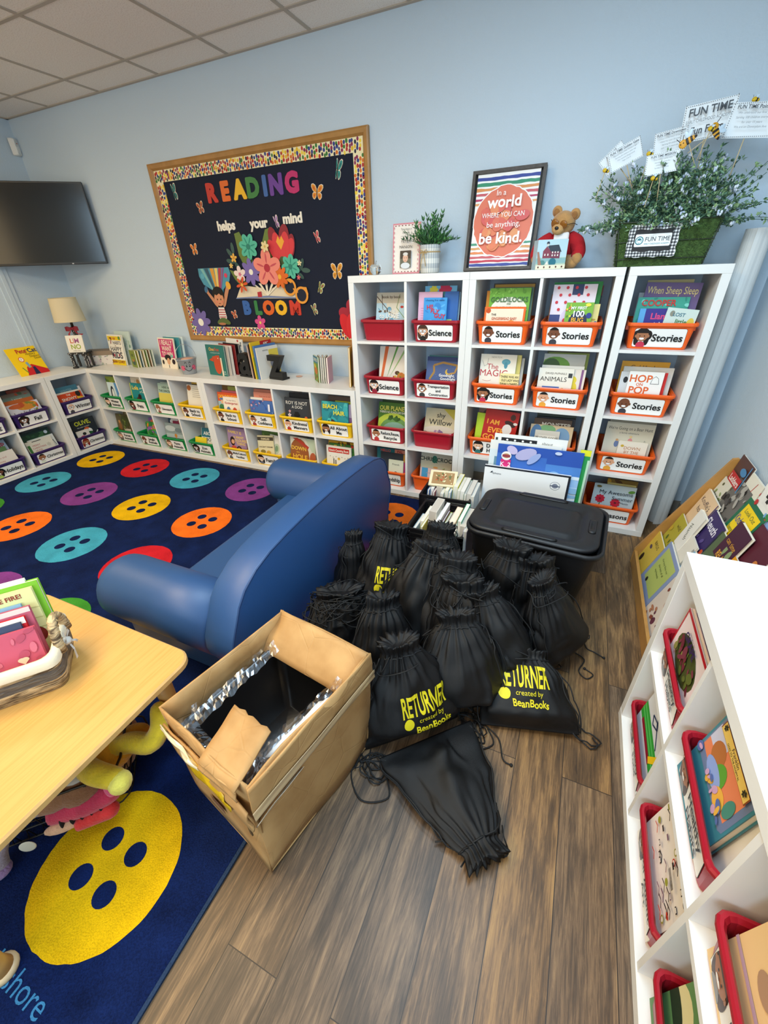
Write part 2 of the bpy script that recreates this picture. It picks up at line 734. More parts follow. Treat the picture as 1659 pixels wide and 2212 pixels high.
def shelf_unit(M, cols, rows, label):
    """local axes: x to the right seen from the front, y inward, z up; the front is y = 0"""
    w, h = OO * 2 + cols * K + (cols - 1) * TT, OO * 2 + rows * K + (rows - 1) * TT
    t = thing('cube_shelf', label, 'shelf unit', M, 'white cube shelving units')
    MB().bev(0, w, 0, DEP, h - OO, h, WHITE, .0012, seg=1).obj('top_panel', t)
    MB().bev(0, w, 0, DEP, 0, OO, WHITE, .0012, seg=1).obj('bottom_panel', t)
    for x in (0, w - OO):
        MB().bev(x, x + OO, 0.0005, DEP, OO, h - OO, WHITE, .001, seg=1).obj('side_panel', t)
    horiz_long = cols >= rows
    for i in range(1, rows):
        z = cz(i) - TT
        if horiz_long:
            MB().box(OO, w - OO, .003, DEP, z, z + TT, WHITE).obj('shelf_board', t)
        else:
            for c in range(cols):
                MB().box(cz(c), cz(c) + K, .003, DEP, z, z + TT, WHITE).obj('shelf_board', t)
    for c in range(1, cols):
        x = cz(c) - TT
        if horiz_long:
            for i in range(rows):
                MB().box(x, x + TT, .003, DEP, cz(i), cz(i) + K, WHITE).obj('divider', t)
        else:
            MB().box(x, x + TT, .003, DEP, OO, h - OO, WHITE).obj('divider', t)
    return t


YS = -.394                      # plane of the shelf fronts along the back wall
XC = 2 * W2 + .017
XD = -.006
LEFT = Rz(PI / 2)               # fronts that face +x
RIGHT = Rz(-PI / 2)             # fronts that face -x
YL = -.768                      # joint between the two units on the left wall
UNITS = {
    'A': (T(0, YS, 0), 2, 4, 'tall white shelf with red bins, beside the bulletin board'),
    'B': (T(W2 + .001, YS, 0), 2, 4, 'tall white shelf of orange bins under the framed sign and teddy bear'),
    'C': (T(XC, YS, 0), 1, 4, 'narrow tall white shelf with one column, under the grass planter'),
    'D': (T(XD - HT, YS, 0), 4, 2, 'low white shelf of yellow bins under the bulletin board'),
    'E': (T(XD - 2 * HT - .001, YS, 0), 4, 2, 'low white shelf of green bins under the smiling bucket'),
    'F': (T(-2.937, YL, 0) @ LEFT, 1, 2, 'low one-column white shelf in the corner under the small lamp'),
    'H': (T(-2.937, YL - W2 - .004, 0) @ LEFT, 2, 2, 'low white shelf under the propped yellow picture book'),
    'G': (T(1.775, -1.742, 0) @ RIGHT, 4, 2, 'low white shelf of red bins with a large bare white top'),
}
for k_, (M_, c_, r_, l_) in UNITS.items():
    shelf_unit(M_, c_, r_, l_)

# ------------------------------------------------------------------ bins and books
BINC = {'r': ('#A3182A', 'red'), 'o': ('#F1621A', 'orange'), 'y': ('#F5C518', 'yellow'), 'g': ('#118A45', 'green'), 'p': ('#35205E', 'purple')}
BW, BH, BD = .312, .126, .335
INK = '#1E1E1E'


def bin_mesh(c):
    m = mat(BINC[c][0], 0.33, spec=0.45)
    mb = MB()

    def lp(ins, z, r):
        return [(x, y, z) for x, y in rrect(-BW / 2 + ins, BW / 2 - ins, ins, BD - ins, r, 3)]
    mb.loft([lp(.026, .0, .02), lp(.024, .004, .02), lp(.012, .106, .022), lp(.009, .108, .024), lp(.002, .109, .026), lp(0, .113, .027), lp(0, .121, .027), lp(.003, .126, .026),
             lp(.008, .126, .024), lp(.014, .118, .02), lp(.028, .008, .018)], m, cap0=True, cap1=True, smooth=False)
    # stiffening ribs under the rim at both ends
    for s in (-1, 1):
        a, b_ = sorted((s * (BW / 2 - .018), s * (BW / 2 - .001)))
        mb.box(a, b_, .07, .15, .085, .112, m)
        mb.box(a, b_, .19, .27, .085, .112, m)
    return mb


def place_bin(unit, col, row, c, card, kid, label, dx=0.0, dy=None, group='book bins in the cube shelves', size=None, rz=0.0):
    dy = dy if dy is not None else (.028 if unit in 'ABC' else .006)
    M0 = UNITS[unit][0]
    M = M0 @ T(cz(col) + K / 2 + dx, dy, cz(row) + .0004) @ Rz(rz)
    t = thing('book_bin', label, 'bin', M, group)
    bin_mesh(c).obj('tub', t)
    if card:
        cw, ch = .228, .090
        # the front face leans out a little from bottom to top
        a = math.atan2(.012, .102)
        L = T(-cw / 2, .0226, .010) @ Rx(PI / 2 + a)
        mb = MB()
        mb.prism(rrect(0, cw, 0, ch, .010, 4), 0, .0006, P_('#26221F'), L)
        p = Print(mb, L @ T(0, 0, .0006), cw, ch)
        p.poly(rrect(.0012, cw - .0012, .0012, ch - .0012, .009, 4), '#F4F2EE', False)
        if kid:
            p.ops([('kid', .165, .53, 1.02, *kid)])
        ls = card if isinstance(card, (list, tuple)) else [card]
        n = len(ls)
        hh = (size or {1: .34, 2: .26, 3: .20}[n]) * 1.08
        for i, s in enumerate(ls):
            yy = .52 + ((n - 1) / 2 - i) * {1: 0, 2: .40, 3: .30}[n]
            p.ops([('t', s, .655, yy, hh, INK, {'mw': .64, 'b': 1})])
        mb.obj('label_card', t)
    return t


SK = {'d': '#7A4A33', 'm': '#A9714F', 'l': '#E3A985', 'f': '#F0C3A3'}
BLK, BRN = '#1D1714', '#4A3327'

# ---- books ---------------------------------------------------------------
CREAM = '#EFE6D2'


def book_local(M, w, h, t, color, ops, label, group, board=False, back=None, name='picture_book', cat='book', pagecol=CREAM, foot=0.0):
    """cover faces -y, spine on the left, standing on z = 0"""
    root = thing(name, label, cat, M, group)
    m = P_(color)
    mb = MB()
    c = .0022
    mb.box(-w / 2, w / 2, 0, c, 0, h, m)
    mb.box(-w / 2, w / 2, t - c, t, 0, h, P_(back or color))
    mb.box(-w / 2, -w / 2 + c, c, t - c, 0, h, m)
    p = Print(mb, T(-w / 2, 0, foot) @ Rx(PI / 2), w, h - foot)
    p.ops(ops)
    mb.obj('cover', root)
    i = 0.0008 if board else .003
    mb = MB().box(-w / 2 + c, w / 2 - i, c, t - c, i, h - i, mat(pagecol, .8))
    mb.obj('pages', root)
    return root


def fill_bin(unit, col, row, books, where, dx=0.0, dy=None, y0=.036, group='books in the bins', lift=0.0, foot=.040):
    """books from the front to the back of the bin: (x, w, h, t, lean, roll, colour, ops, description)"""
    dy = dy if dy is not None else (.028 if unit in 'ABC' else .006)
    M0 = UNITS[unit][0] @ T(cz(col) + K / 2 + dx, dy, cz(row) + .0004)
    y = y0
    lean = books[0][4]
    for b in books:
        x, w, h, t, _l, roll, color, ops, desc = b[:9]
        h = min(h + (.020 if h < .22 else .010), .30)
        w = min(w, .25)
        lim = .128 - w / 2
        x = max(-lim, min(lim, x))
        M = M0 @ T(x, y, .0115 + lift + abs(math.sin(roll)) * w / 2) @ Rx(-math.radians(0)) @ Rx(-lean) @ Ry(roll)
        book_local(M, w, h, t, color, ops, desc + ' ' + where, group, foot=foot)
        y += t / math.cos(lean) + (b[9] if len(b) > 9 else .006)


def bk(x, w, h, c, ops, desc, t=.010, lean=.12, roll=0.0, gap=.006):
    return (x, w, h, t, lean, roll, c, ops, desc, gap)


def tx(s, x, y, h, c, **d):
    return ('t', s, x, y, h, c, d)


def blob(n, cols, seed, box=(0, 0, 1, 1), size=.1):
    return ('b', n, cols, seed, box, size)
# ------------------------------------------------------------------ tall shelf A
place_bin('A', 0, 3, 'r', None, None, 'red bin without a card, in the tall shelf corner beside the bulletin board')
fill_bin('A', 0, 3, [
    bk(.04, .235, .255, '#BFDDEA', [('r', 0, .72, 1, 1, '#D9CFB9'), ('p', [(.3, .72), (.72, .72), (.66, .3), (.4, .36)], '#E9E3D2'), ('l', [(0, .9), (.45, .45), (.3, .1)], .02, '#5B4536'),
       ('l', [(.15, .95), (.2, .55), (.6, .4)], .015, '#5B4536'), ('l', [(.7, .95), (.62, .6), (.9, .3)], .015, '#7B9A4A'), ('e', .78, .62, .05, .03, '#C8352B'), blob(14, '#6FA9C6,#8FC1D6,#5B4536', 3, (0, 0, .6, .6), .06),
       tx("it's time", .4, .52, .09, '#F6F6F0', b=0), tx('to LOVE', .42, .38, .12, '#F6F6F0'), tx('flowers', .5, .25, .11, '#9C2F2F'), tx('book by book', .45, .88, .07, '#5B4536', b=0)],
       'sky-blue book with bare branches drawn on it', lean=.22, roll=.0),
    bk(.06, .22, .25, '#E4DCC6', [('l', [(.9, 0), (.8, 1)], .03, '#7B9A4A')], 'cream book behind the branch-drawing one', lean=.2)],
    'in the plain red top-row bin', y0=0.13)
place_bin('A', 1, 3, 'r', 'Science', (SK['l'], BRN, 'long', '#1d1d1d', True), 'red Science bin with a long-haired girl on its card, top row of the tall shelf')
fill_bin('A', 1, 3, [
    bk(-.015, .145, .225, '#3D9BDD', [blob(10, '#2F86CF,#5AB1EA', 5, size=.16), tx('HI!', .28, .74, .12, '#D3262E', rot=.1), tx('FLY', .5, .62, .12, '#D3262E', rot=-.15), tx('GUY', .72, .49, .12, '#D3262E', rot=-.1), ('e', .5, .06, .2, .2, '#FFFFFF'), tx('a buzzing first reader', .5, .93, .05, '#173A6B', b=0)], 'small bright blue book with red title letters'),
    bk(-.06, .15, .255, '#E2B4CE', [('r', 0, 0, 1, .3, '#E7D9A8'), tx('poems for', .5, .8, .05, '#B05C84', b=0), tx('every day', .5, .72, .05, '#B05C84', b=0)] + [('r', .12, .3 + .06 * i, .85, .31 + .06 * i, '#C786A8') for i in range(6)], 'pink book with lines of small writing'),
    bk(.035, .165, .255, '#2D69B5', [('p', [(0, 1), (.5, 1), (.35, .4), (0, .5)], '#2E7E82'), ('r', .2, 0, .8, .33, '#A8DB8E'), ('e', .3, .75, .22, .3, '#1E5A5E')], 'blue and teal landscape book'),
    bk(0, .2, .285, '#7CC4E8', [('fl', .28, .9, .14, 8, '#F1E04A', '#F1E04A'), ('fl', .65, .9, .2, 9, '#CE2B53', '#CE2B53')], 'tall pale blue book with pink and yellow bursts'),
    bk(.035, .17, .25, '#B7D6E8', [], 'light blue book standing last')], 'in the upper Science bin')
place_bin('A', 0, 2, 'r', 'Science', (SK['f'], BLK, 'long', '#8A1F35', True), 'red Science bin with a black-haired girl on its card, second row of the tall shelf')
fill_bin('A', 0, 2, [
    bk(.045, .225, .275, '#F2ECE0', [('p', [(.18, 1), (.3, 1), (.12, .05), (.05, .05)], '#E2703C'), ('p', [(.55, 1), (.62, 1), (.25, .1)], '#5FA04A'), ('p', [(.85, 1), (.9, .95), (.35, .15)], '#9CC07A'), ('e', .3, .08, .05, .09, '#D3394F'),
       ('e', .62, .3, .08, .06, '#5A3A26'), ('e', .56, .14, .06, .1, '#E2C14F'), ('e', .75, .2, .13, .13, '#D58A3A'), ('e', .93, .22, .08, .15, '#DDA14A'), blob(12, '#C5483A,#6B8F3A,#E8B04A', 7, (.4, .0, 1, .3), .05)], 'white book with orange and green carrot stalks', lean=.2),
    bk(.02, .23, .27, '#4B8F3E', [blob(12, '#2F6A2A,#79B05A', 8, size=.08)], 'green leafy-covered book behind the carrots', lean=.2)], 'in the lower Science bin', y0=0.13)
place_bin('A', 1, 2, 'r', ['Transportation', 'and', 'Construction'], (SK['m'], BLK, 'short', '#3a3a3a', True), 'red Transportation and Construction bin in the tall shelf', size=.17)
fill_bin('A', 1, 2, [
    bk(.035, .225, .225, '#4C679F', [('r', 0, .86, 1, 1, '#37497A'), ('l', [(.12, .25), (.25, .5), (.22, .72), (.5, .82), (.95, .74)], .06, '#B58B45'), ('l', [(.95, .74), (.88, .5), (.7, .45)], .05, '#C79A4E'), ('e', .66, .52, .07, .08, '#E9C34F'), ('e', .70, .55, .06, .07, '#4C679F'),
       blob(30, '#8FA3CC', 9, (.2, .05, .9, .8), .008), tx('Goodnight,', .66, .40, .085, '#FFFFFF'), tx('Goodnight', .70, .29, .085, '#FFFFFF')], 'night-blue book with a golden crescent moon', lean=.3),
    bk(.05, .22, .23, '#4E8C8A', [], 'teal book leaning last', lean=.28)], 'in the Transportation and Construction bin', y0=0.12)
place_bin('A', 0, 1, 'r', ['Reduce,Reuse,', 'Recycle'], (SK['m'], BLK, 'short', '#B33', False), 'red Reduce, Reuse, Recycle bin in the tall shelf', size=.24)
fill_bin('A', 0, 1, [
    bk(.04, .25, .235, '#4E7F2E', [('e', .5, .0, .62, .52, '#C4D84A'), ('e', .55, .02, .48, .38, '#6FA05A'), ('e', .55, .0, .4, .26, '#8DB7A4'), blob(14, '#2E5A22,#3F6E2A', 11, (.3, .4, .95, .5), .07), ('e', .95, .08, .06, .06, '#E3D23B'),
       tx('OUR PLANET!', .5, .80, .15, '#F3EC6B'), tx("THERE'S NO PLACE LIKE EARTH", .5, .66, .07, '#F3F3E0')], 'green book with a pale globe and yellow title', lean=.24),
    bk(.05, .23, .25, '#2E4A2B', [], 'dark green book behind the globe cover', lean=.22),
    bk(.05, .22, .26, '#A98C7E', [tx('MOTHER NATURE', .5, .93, .08, '#F2E6D6')], 'dusty pink book at the back', lean=.2)], 'in the Reduce, Reuse, Recycle bin', y0=0.13)
place_bin('A', 1, 1, 'r', None, None, 'red bin without a card, third row of the tall shelf')
fill_bin('A', 1, 1, [
    bk(.02, .235, .225, '#DED3B0', [('p', [(.55, 1), (1, 1), (1, .55)], '#D9C84A'), ('r', 0, 0, 1, .14, '#2C3350'), ('e', .5, .22, .5, .12, '#E5DACB'), blob(8, '#B48BAF,#8D6A99', 13, (.3, .08, .6, .2), .05), tx('shy', .5, .76, .17, '#232323', b=0), tx('Willow', .5, .5, .2, '#232323', b=0)], 'pale yellow book with a thin black script title', lean=.38, t=.014, roll=.0),
    bk(.06, .16, .18, '#38605A', [], 'dark teal book behind the pale one', lean=.3)], 'in the plain red third-row bin', y0=0.13)
place_bin('A', 0, 0, 'o', 'Friendship', (SK['d'], BLK, 'short', '#2F6FA0', False), 'orange Friendship bin behind the blue sofa')
fill_bin('A', 0, 0, [
    bk(.06, .12, .17, '#DDE6D2', [('e', .5, .3, .13, .13, '#5A3A26'), ('e', .5, .16, .16, .12, '#D7503B'), tx('Friends', .5, .78, .09, '#3A3A3A', b=0)], 'small pale green book with a smiling face'),
    bk(.10, .06, .15, '#C83A86', [], 'small magenta book'),
    bk(.05, .21, .21, '#3B4350', [('r', .9, 0, 1, 1, '#C5923F')], 'charcoal book with a golden edge'),
    bk(.0, .24, .245, '#2F7F8C', [tx('HELLO', .3, .92, .09, '#E8574A'), ('r', .62, .84, 1, 1, '#E79A86'), tx('PAL', .8, .92, .09, '#B02A3A')], 'teal book with coral letters at its top'),
    bk(.03, .24, .265, '#4A4F5B', [], 'slate grey book at the back')], 'in the Friendship bin')
place_bin('A', 1, 0, 'o', None, None, 'orange bin without a card, partly behind the book crates')
fill_bin('A', 1, 0, [
    bk(-.005, .22, .12, '#E3C9C4', [('r', .06, .2, .28, 1, '#4DA6D6'), tx('ANIMAL JOURNEYS', .6, .62, .13, '#B9A09C', b=0)], 'low pale pink book', lean=.2),
    bk(.0, .24, .265, '#C9CBB4', [('e', .45, .70, .09, .12, '#3E8A74'), tx('CHRIS', .2, .70, .12, '#2C3A33'), tx('&', .46, .70, .2, '#2C6E5A'), tx('CROC', .76, .70, .12, '#2C3A33'), ('l', [(.5, .4), (.65, .36), (.8, .44)], .03, '#8A9A4A'), ('e', .5, .44, .08, .03, '#DDA05A')], 'sage book with a big green ampersand', lean=.16),
    bk(.09, .1, .245, '#9A8262', [blob(8, '#5A4632,#C7B089', 15, size=.2)], 'brown book at the back', lean=.1),
    bk(.02, .23, .22, '#D8CDA9', [], 'straw-coloured book standing last', lean=.1)], 'in the plain orange bin', y0=0.09)

# ------------------------------------------------------------------ tall shelf B
place_bin('B', 0, 3, 'o', 'Stories', (SK['d'], BLK, 'short', '#3A3A42', False), 'orange Stories bin under the framed sign', dx=-.008)
fill_bin('B', 0, 3, [
    bk(-.01, .23, .165, '#E8681C', [('r', .05, 0, .95, .93, '#F0E2C8'), ('e', .1, .86, .06, .06, '#C8501A'), ('e', .3, .0, .22, .12, '#E9892A'), ('e', .68, .32, .13, .13, '#E58A1F'), ('e', .64, .36, .015, .015, '#3a1d0a'), ('e', .72, .36, .015, .015, '#3a1d0a'), tx('THE', .24, .72, .07, '#3A2A1A'), tx('GINGERBREAD BABY', .5, .58, .09, '#C05A2A', mw=.62)], 'orange-edged cream book with a round biscuit face'),
    bk(.005, .225, .268, '#6FAE3A', [('e', .5, .55, .45, .28, '#E9E6D6'), ('r', .1, .45, .9, .62, '#E9E6D6'), blob(20, '#5A962C,#85C24E', 17, (0, .84, 1, 1), .04), tx('GOLDILOCKS', .5, .76, .10, '#3F6A37', b=1), tx('AND', .5, .67, .03, '#3F6A37'), tx('THE THREE BEARS', .5, .58, .05, '#A04A42')], 'leafy green book with a cream arched panel'),
    bk(-.03, .22, .255, '#E08A22', [], 'orange-yellow book just behind the leafy one'),
    bk(.03, .22, .27, '#5E7A69', [], 'grey-green book in the middle'),
    bk(.02, .22, .285, '#B98A2F', [], 'ochre book near the back'),
    bk(.03, .23, .295, '#433B38', [], 'dark brown book at the back')], 'in the Stories bin under the framed sign')
place_bin('B', 1, 3, 'o', 'Stories', (SK['d'], BLK, 'short', '#3A3A42', False), 'orange Stories bin under the teddy bear')
fill_bin('B', 1, 3, [
    bk(.03, .135, .185, '#7DB33A', [('e', .5, .4, .35, .44, '#27304A'), ('r', .15, 0, .85, .4, '#27304A'), blob(12, '#E8DC4A,#D66A3A,#4F8A2F', 19, (0, .55, .2, 1), .05), ('e', .88, .62, .1, .1, '#2B3A8C'), ('e', .8, .93, .1, .06, '#E8E04A'), tx('MY FIRST', .48, .84, .08, '#FFFFFF'), tx('100', .48, .67, .17, '#FFFFFF'), tx('BUG', .48, .49, .13, '#F2B632'), tx('WORDS', .48, .34, .12, '#FFFFFF')], 'small lime board book with a black oval'),
    bk(-.01, .215, .28, '#E8DDE6', [('r', .45, .8, .7, 1, '#2C3A63'), ('r', 0, 0, .25, .42, '#39457A'), ('e', .4, .35, .14, .2, '#D9C7E0')] + [('e', (.12 + .21 * (i % 5)) + (.07 if (i // 5) % 2 else 0), .94 - .14 * (i // 5), .035, .035, '#D03340') for i in range(18) if .12 + .21 * (i % 5) < .95] + [('e', .38, .3, .06, .06, '#D03340')], 'white book covered with red dots'),
    bk(.09, .11, .175, '#EBDC8C', [('r', 0, 0, .25, 1, '#3E8FC4'), blob(8, '#3F6FA8,#C8A83A', 21, size=.12)], 'small pale yellow book'),
    bk(.0, .24, .29, '#2F8F3C', [], 'tall green book', gap=.02),
    bk(.05, .2, .27, '#74322F', [('r', .6, .5, 1, .8, '#2A2A30')], 'dark red book'),
    bk(-.04, .2, .23, '#B0663A', [], 'rust-brown book at the back')], 'in the Stories bin under the teddy bear')
place_bin('B', 0, 2, 'o', 'Stories', (SK['m'], '#241C19', 'curly', '#C4344F', False), 'orange Stories bin in the second row, beside the Transportation bin', dx=-.008)
fill_bin('B', 0, 2, [
    bk(.06, .115, .150, '#EFE2A0', [('r', 0, 0, 1, .05, '#D98A3A'), tx('THERE WAS AN', .5, .86, .10, '#46351E'), tx('OLD LADY WHO', .55, .70, .10, '#46351E'), tx('SWALLOWED', .5, .54, .10, '#46351E'), tx('A CHICK!', .55, .38, .10, '#46351E')], 'small pale yellow book with brown capitals'),
    bk(-.02, .215, .265, '#EFEADB', [('e', .72, .82, .12, .08, '#5FA3B5'), ('e', .72, .74, .05, .09, '#4D94A8'), tx('NEW FOX', .45, .93, .04, '#A9A292', b=0), tx('The', .36, .70, .13, '#C03A45', b=0), tx('MAGIC', .40, .54, .16, '#C03A45', b=0), ('l', [(.05, .85), (.12, .7), (.2, .75), (.22, .9)], .008, '#8A8A8A'), ('l', [(.1, .35), (.25, .33), (.35, .36)], .008, '#B06A6A')], 'ivory book with a thin red title'),
    bk(.0, .225, .262, '#D9CF7A', [], 'mustard-edged book'),
    bk(-.02, .24, .255, '#51658C', [], 'slate blue book'),
    bk(.03, .22, .24, '#E8E4DA', [], 'white book'),
    bk(.06, .19, .235, '#8DAA3C', [], 'olive green book at the back')], 'in the Stories bin beside the Transportation bin')
place_bin('B', 1, 2, 'o', 'Stories', (SK['l'], '#1F1917', 'short', '#E8A33A', False), 'orange Stories bin in the second row with a laughing boy card')
fill_bin('B', 1, 2, [
    bk(-.03, .19, .195, '#EDE7D8', [('p', [(0, 0), (.12, 0), (.2, .3), (.1, .3)], '#B33A3A'), ('r', .15, .12, .65, .42, '#4E70B5'), ('p', [(.15, 0), (.7, 0), (.65, .14), (.15, .2)], '#7A9A4A'), ('e', .74, .22, .1, .16, '#D9A85A'), tx('DAVID McPHAILS', .5, .84, .06, '#5A4A3A', b=0), tx('ANIMALS', .45, .66, .14, '#4A4038', b=0), ('r', .86, .72, .97, .86, '#3A3A3A')], 'cream book with a blue picture strip'),
    bk(.07, .12, .19, '#E9DFD2', [('e', .45, .65, .2, .2, '#E8D03A'), ('e', .5, .4, .2, .28, '#E8D03A'), ('e', .5, .12, .25, .12, '#E89A3A'), ('r', .8, 0, .9, 1, '#8A5A8A')], 'narrow book with a yellow chick'),
    bk(.0, .23, .205, '#EEEDE6', [], 'plain white book'),
    bk(.0, .225, .275, '#C9C9C2', [('e', .3, .72, .36, .24, '#6FA03C'), ('e', .2, .7, .22, .22, '#3C5A2A'), tx('HOG', .86, .45, .13, '#4A4A4A', rot=PI / 2, b=0)], 'grey book with a blurred green tree'),
    bk(.03, .22, .28, '#8F9E3C', [('e', .85, .35, .06, .06, '#B33A2A')], 'olive book behind the grey one'),
    bk(.02, .23, .295, '#5C5638', [], 'dark khaki book at the back')], 'in the laughing-boy Stories bin')
place_bin('B', 0, 1, 'o', ['Diverse', 'Heroes'], (SK['f'], '#1F1A18', 'bob', '#2F6E6A', False), 'orange bin with a dark-haired girl card, partly behind the white pads', dx=-.008)
fill_bin('B', 0, 1, [
    bk(.02, .215, .27, '#B5241C', [tx('I AM', .28, .66, .12, '#F2A93A'), tx('EVERY', .48, .44, .14, '#F2A93A'), tx('GOOD', .4, .24, .14, '#F2A93A'), ('e', .83, .86, .075, .09, '#4A2A1C'), ('e', .78, .68, .17, .08, '#3A2018', -.3), ('e', .72, .52, .14, .16, '#E5DFD8'), ('e', .93, .7, .06, .04, '#E5DFD8')], 'red book with orange capitals', lean=.15, roll=.09),
    bk(-.08, .1, .245, '#B7D32F', [], 'lime green book', lean=.1, roll=.03),
    bk(.09, .12, .25, '#5A5246', [], 'brown-grey book', lean=.1),
    bk(-.06, .12, .285, '#8F6A58', [('e', .5, .8, .25, .25, '#4A2F24'), ('e', .5, .62, .3, .2, '#C9B29A')], 'brown book showing a small face', lean=.06)], 'in the girl-card orange bin behind the pads')
place_bin('B', 1, 1, 'o', 'Rhymes', (SK['m'], BLK, 'short', '#4A7', False), 'orange bin mostly hidden by the blue poster pad')
fill_bin('B', 1, 1, [
    bk(-.02, .145, .17, '#D9D2C4', [('r', .15, .6, .85, .8, '#F3EEE0'), ('r', 0, 0, 1, .35, '#5A8A3C'), tx('MOTHER GOOSE', .5, .7, .1, '#3A3A3A', b=0)], 'little book with a cream name panel'),
    bk(.0, .25, .2, '#D9C09A', [('e', .4, .85, .2, .12, '#7FB07A'), ('e', .75, .6, .2, .25, '#7FA3C4'), ('e', .15, .6, .14, .3, '#5A7FA8')], 'sandy watercolour book'),
    bk(.0, .22, .245, '#5A4636', [('e', .1, .72, .12, .05, '#8A9A3A'), tx('MONSTER', .6, .83, .12, '#D9D4C8'), tx('TROUBLE!', .6, .67, .12, '#D9D4C8')], 'brown book with chalky capitals'),
    bk(.04, .22, .25, '#2F2D33', [], 'near-black book'),
    bk(.1, .05, .24, '#E4DCCB', [], 'thin cream book on its own'),
    bk(.03, .23, .27, '#3A4034', [], 'dark green-grey book at the back')], 'in the bin behind the blue poster pad')

# ------------------------------------------------------------------ tall shelf C
place_bin('C', 0, 3, 'o', 'Stories', (SK['m'], '#241C19', 'curly', '#C4344F', False), 'orange Stories bin in the narrow shelf, top cubby under the planter')
fill_bin('C', 0, 3, [
    bk(.06, .135, .150, '#CBDCD4', [('r', 0, 0, 1, .45, '#E5D96B'), ('e', .2, .8, .08, .1, '#8A8A7A'), ('e', .85, .5, .12, .2, '#D9C24A'), tx('LOST', .42, .78, .12, '#4A7A8A'), tx('little', .55, .55, .15, '#4A7A3A'), tx('Bunny', .42, .32, .2, '#C0394A')], 'small rounded book in pale green and yellow', roll=.1),
    bk(-.02, .18, .155, '#3A2F86', [('r', 0, 0, .15, 1, '#5FA8DC'), tx('Llama', .55, .74, .2, '#E0457A'), tx('night', .5, .45, .17, '#F0E8E8')], 'violet book with a pink title'),
    bk(-.02, .225, .205, '#3FA08C', [('r', 0, 0, 1, .35, '#2A6FA8'), blob(14, '#7FD0C0,#2F8A7A', 23, size=.05), tx('COOPER', .42, .86, .14, '#C8342E')], 'teal book with red capitals'),
    bk(.04, .24, .275, '#6E5A86', [tx('When Sheep Sleep', .5, .86, .13, '#E9D98A', b=0), ('e', .5, .45, .18, .1, '#A99ABF'), ('r', .3, .5, .6, .6, '#C8C8E0')], 'purple book with a pale yellow title', roll=.03),
    bk(-.07, .14, .235, '#9FA3A8', [], 'grey book'),
    bk(.0, .2, .30, '#C0B07A', [('e', .5, .7, .4, .25, '#E6DDBE'), ('r', 0, .9, 1, .94, '#8A7A4A'), tx('illustrated by', .5, .80, .04, '#6A5A3A', b=0)], 'tall tan book with a pale oval at the back')], 'in the narrow shelf, top cubby')
place_bin('C', 0, 2, 'o', 'Stories', (SK['d'], BLK, 'bald', '#3A3A42', False), 'orange Stories bin in the narrow shelf, second cubby from the top')
fill_bin('C', 0, 2, [
    bk(.0, .165, .2, '#F4F2EC', [tx('HOP', .36, .80, .2, '#E0662A'), tx('ON', .36, .63, .08, '#E0662A'), tx('POP', .36, .46, .2, '#E0662A'), ('e', .78, .76, .12, .1, '#F4F2EC'), ('l', [(.66, .66), (.7, .82), (.78, .88), (.86, .82), (.9, .66), (.66, .66)], .015, '#8A8A8A'), ('e', .6, .12, .07, .05, '#E8C43A'), ('e', .75, .14, .05, .06, '#E8C43A')], 'white book with orange title letters'),
    bk(.075, .05, .195, '#D3261F', [], 'thin red book'),
    bk(-.05, .14, .19, '#EDEBE6', [('e', .2, .75, .08, .12, '#2A2A2A'), ('e', .25, .2, .12, .1, '#9A9A9A')], 'white book with black ink splashes'),
    bk(.02, .24, .225, '#E4E0D6', [], 'large off-white book'),
    bk(-.01, .23, .25, '#E2A018', [tx('Goldilocks', .5, .86, .1, '#4A3A1A', b=0)], 'golden yellow book at the back'),
    bk(-.09, .05, .2, '#5A5248', [], 'thin dark grey book')], 'in the narrow shelf, second cubby')
place_bin('C', 0, 1, 'o', 'Stories', (SK['l'], '#1F1917', 'short', '#E8A33A', False), 'orange Stories bin in the narrow shelf, third cubby from the top')
fill_bin('C', 0, 1, [
    bk(.03, .15, .155, '#E6DDCB', [('e', .15, .8, .06, .05, '#C9A83A'), ('r', 0, 0, 1, .18, '#E39A3A'), tx('DOWN', .5, .72, .13, '#B5784A', b=0), tx('BY THE', .5, .54, .12, '#B5784A', b=0), tx('BAY', .5, .36, .12, '#B5784A', b=0)], 'small cream book with light brown capitals', t=.02),
    bk(.0, .255, .265, '#D3CCB8', [tx("We're Going on a Bear Hunt", .5, .86, .075, '#3A3A38', b=0), tx('a family adventure', .5, .75, .04, '#5A5A58', b=0), ('e', .28, .46, .05, .08, '#6A7AA0'), ('e', .28, .56, .03, .03, '#C99A6A'), ('e', .55, .55, .05, .07, '#D98A8A'), ('e', .55, .66, .03, .03, '#E3C48A'), ('e', .57, .44, .05, .05, '#4A5A7A'), ('e', .75, .42, .06, .03, '#A8693A'), ('l', [(.8, .45), (.85, .6), (.9, .45)], .006, '#8A8A80')], 'grey-cream book with small walking figures', t=.016),
    bk(.02, .24, .27, '#A89F8A', [], 'taupe book behind the walking figures'),
    bk(.01, .24, .275, '#5F5A4E', [], 'dark taupe book at the back')], 'in the narrow shelf, third cubby')
place_bin('C', 0, 0, 'o', 'Seasons', (SK['m'], BLK, 'bob', '#C33', False), 'orange Seasons bin at the bottom of the narrow shelf')
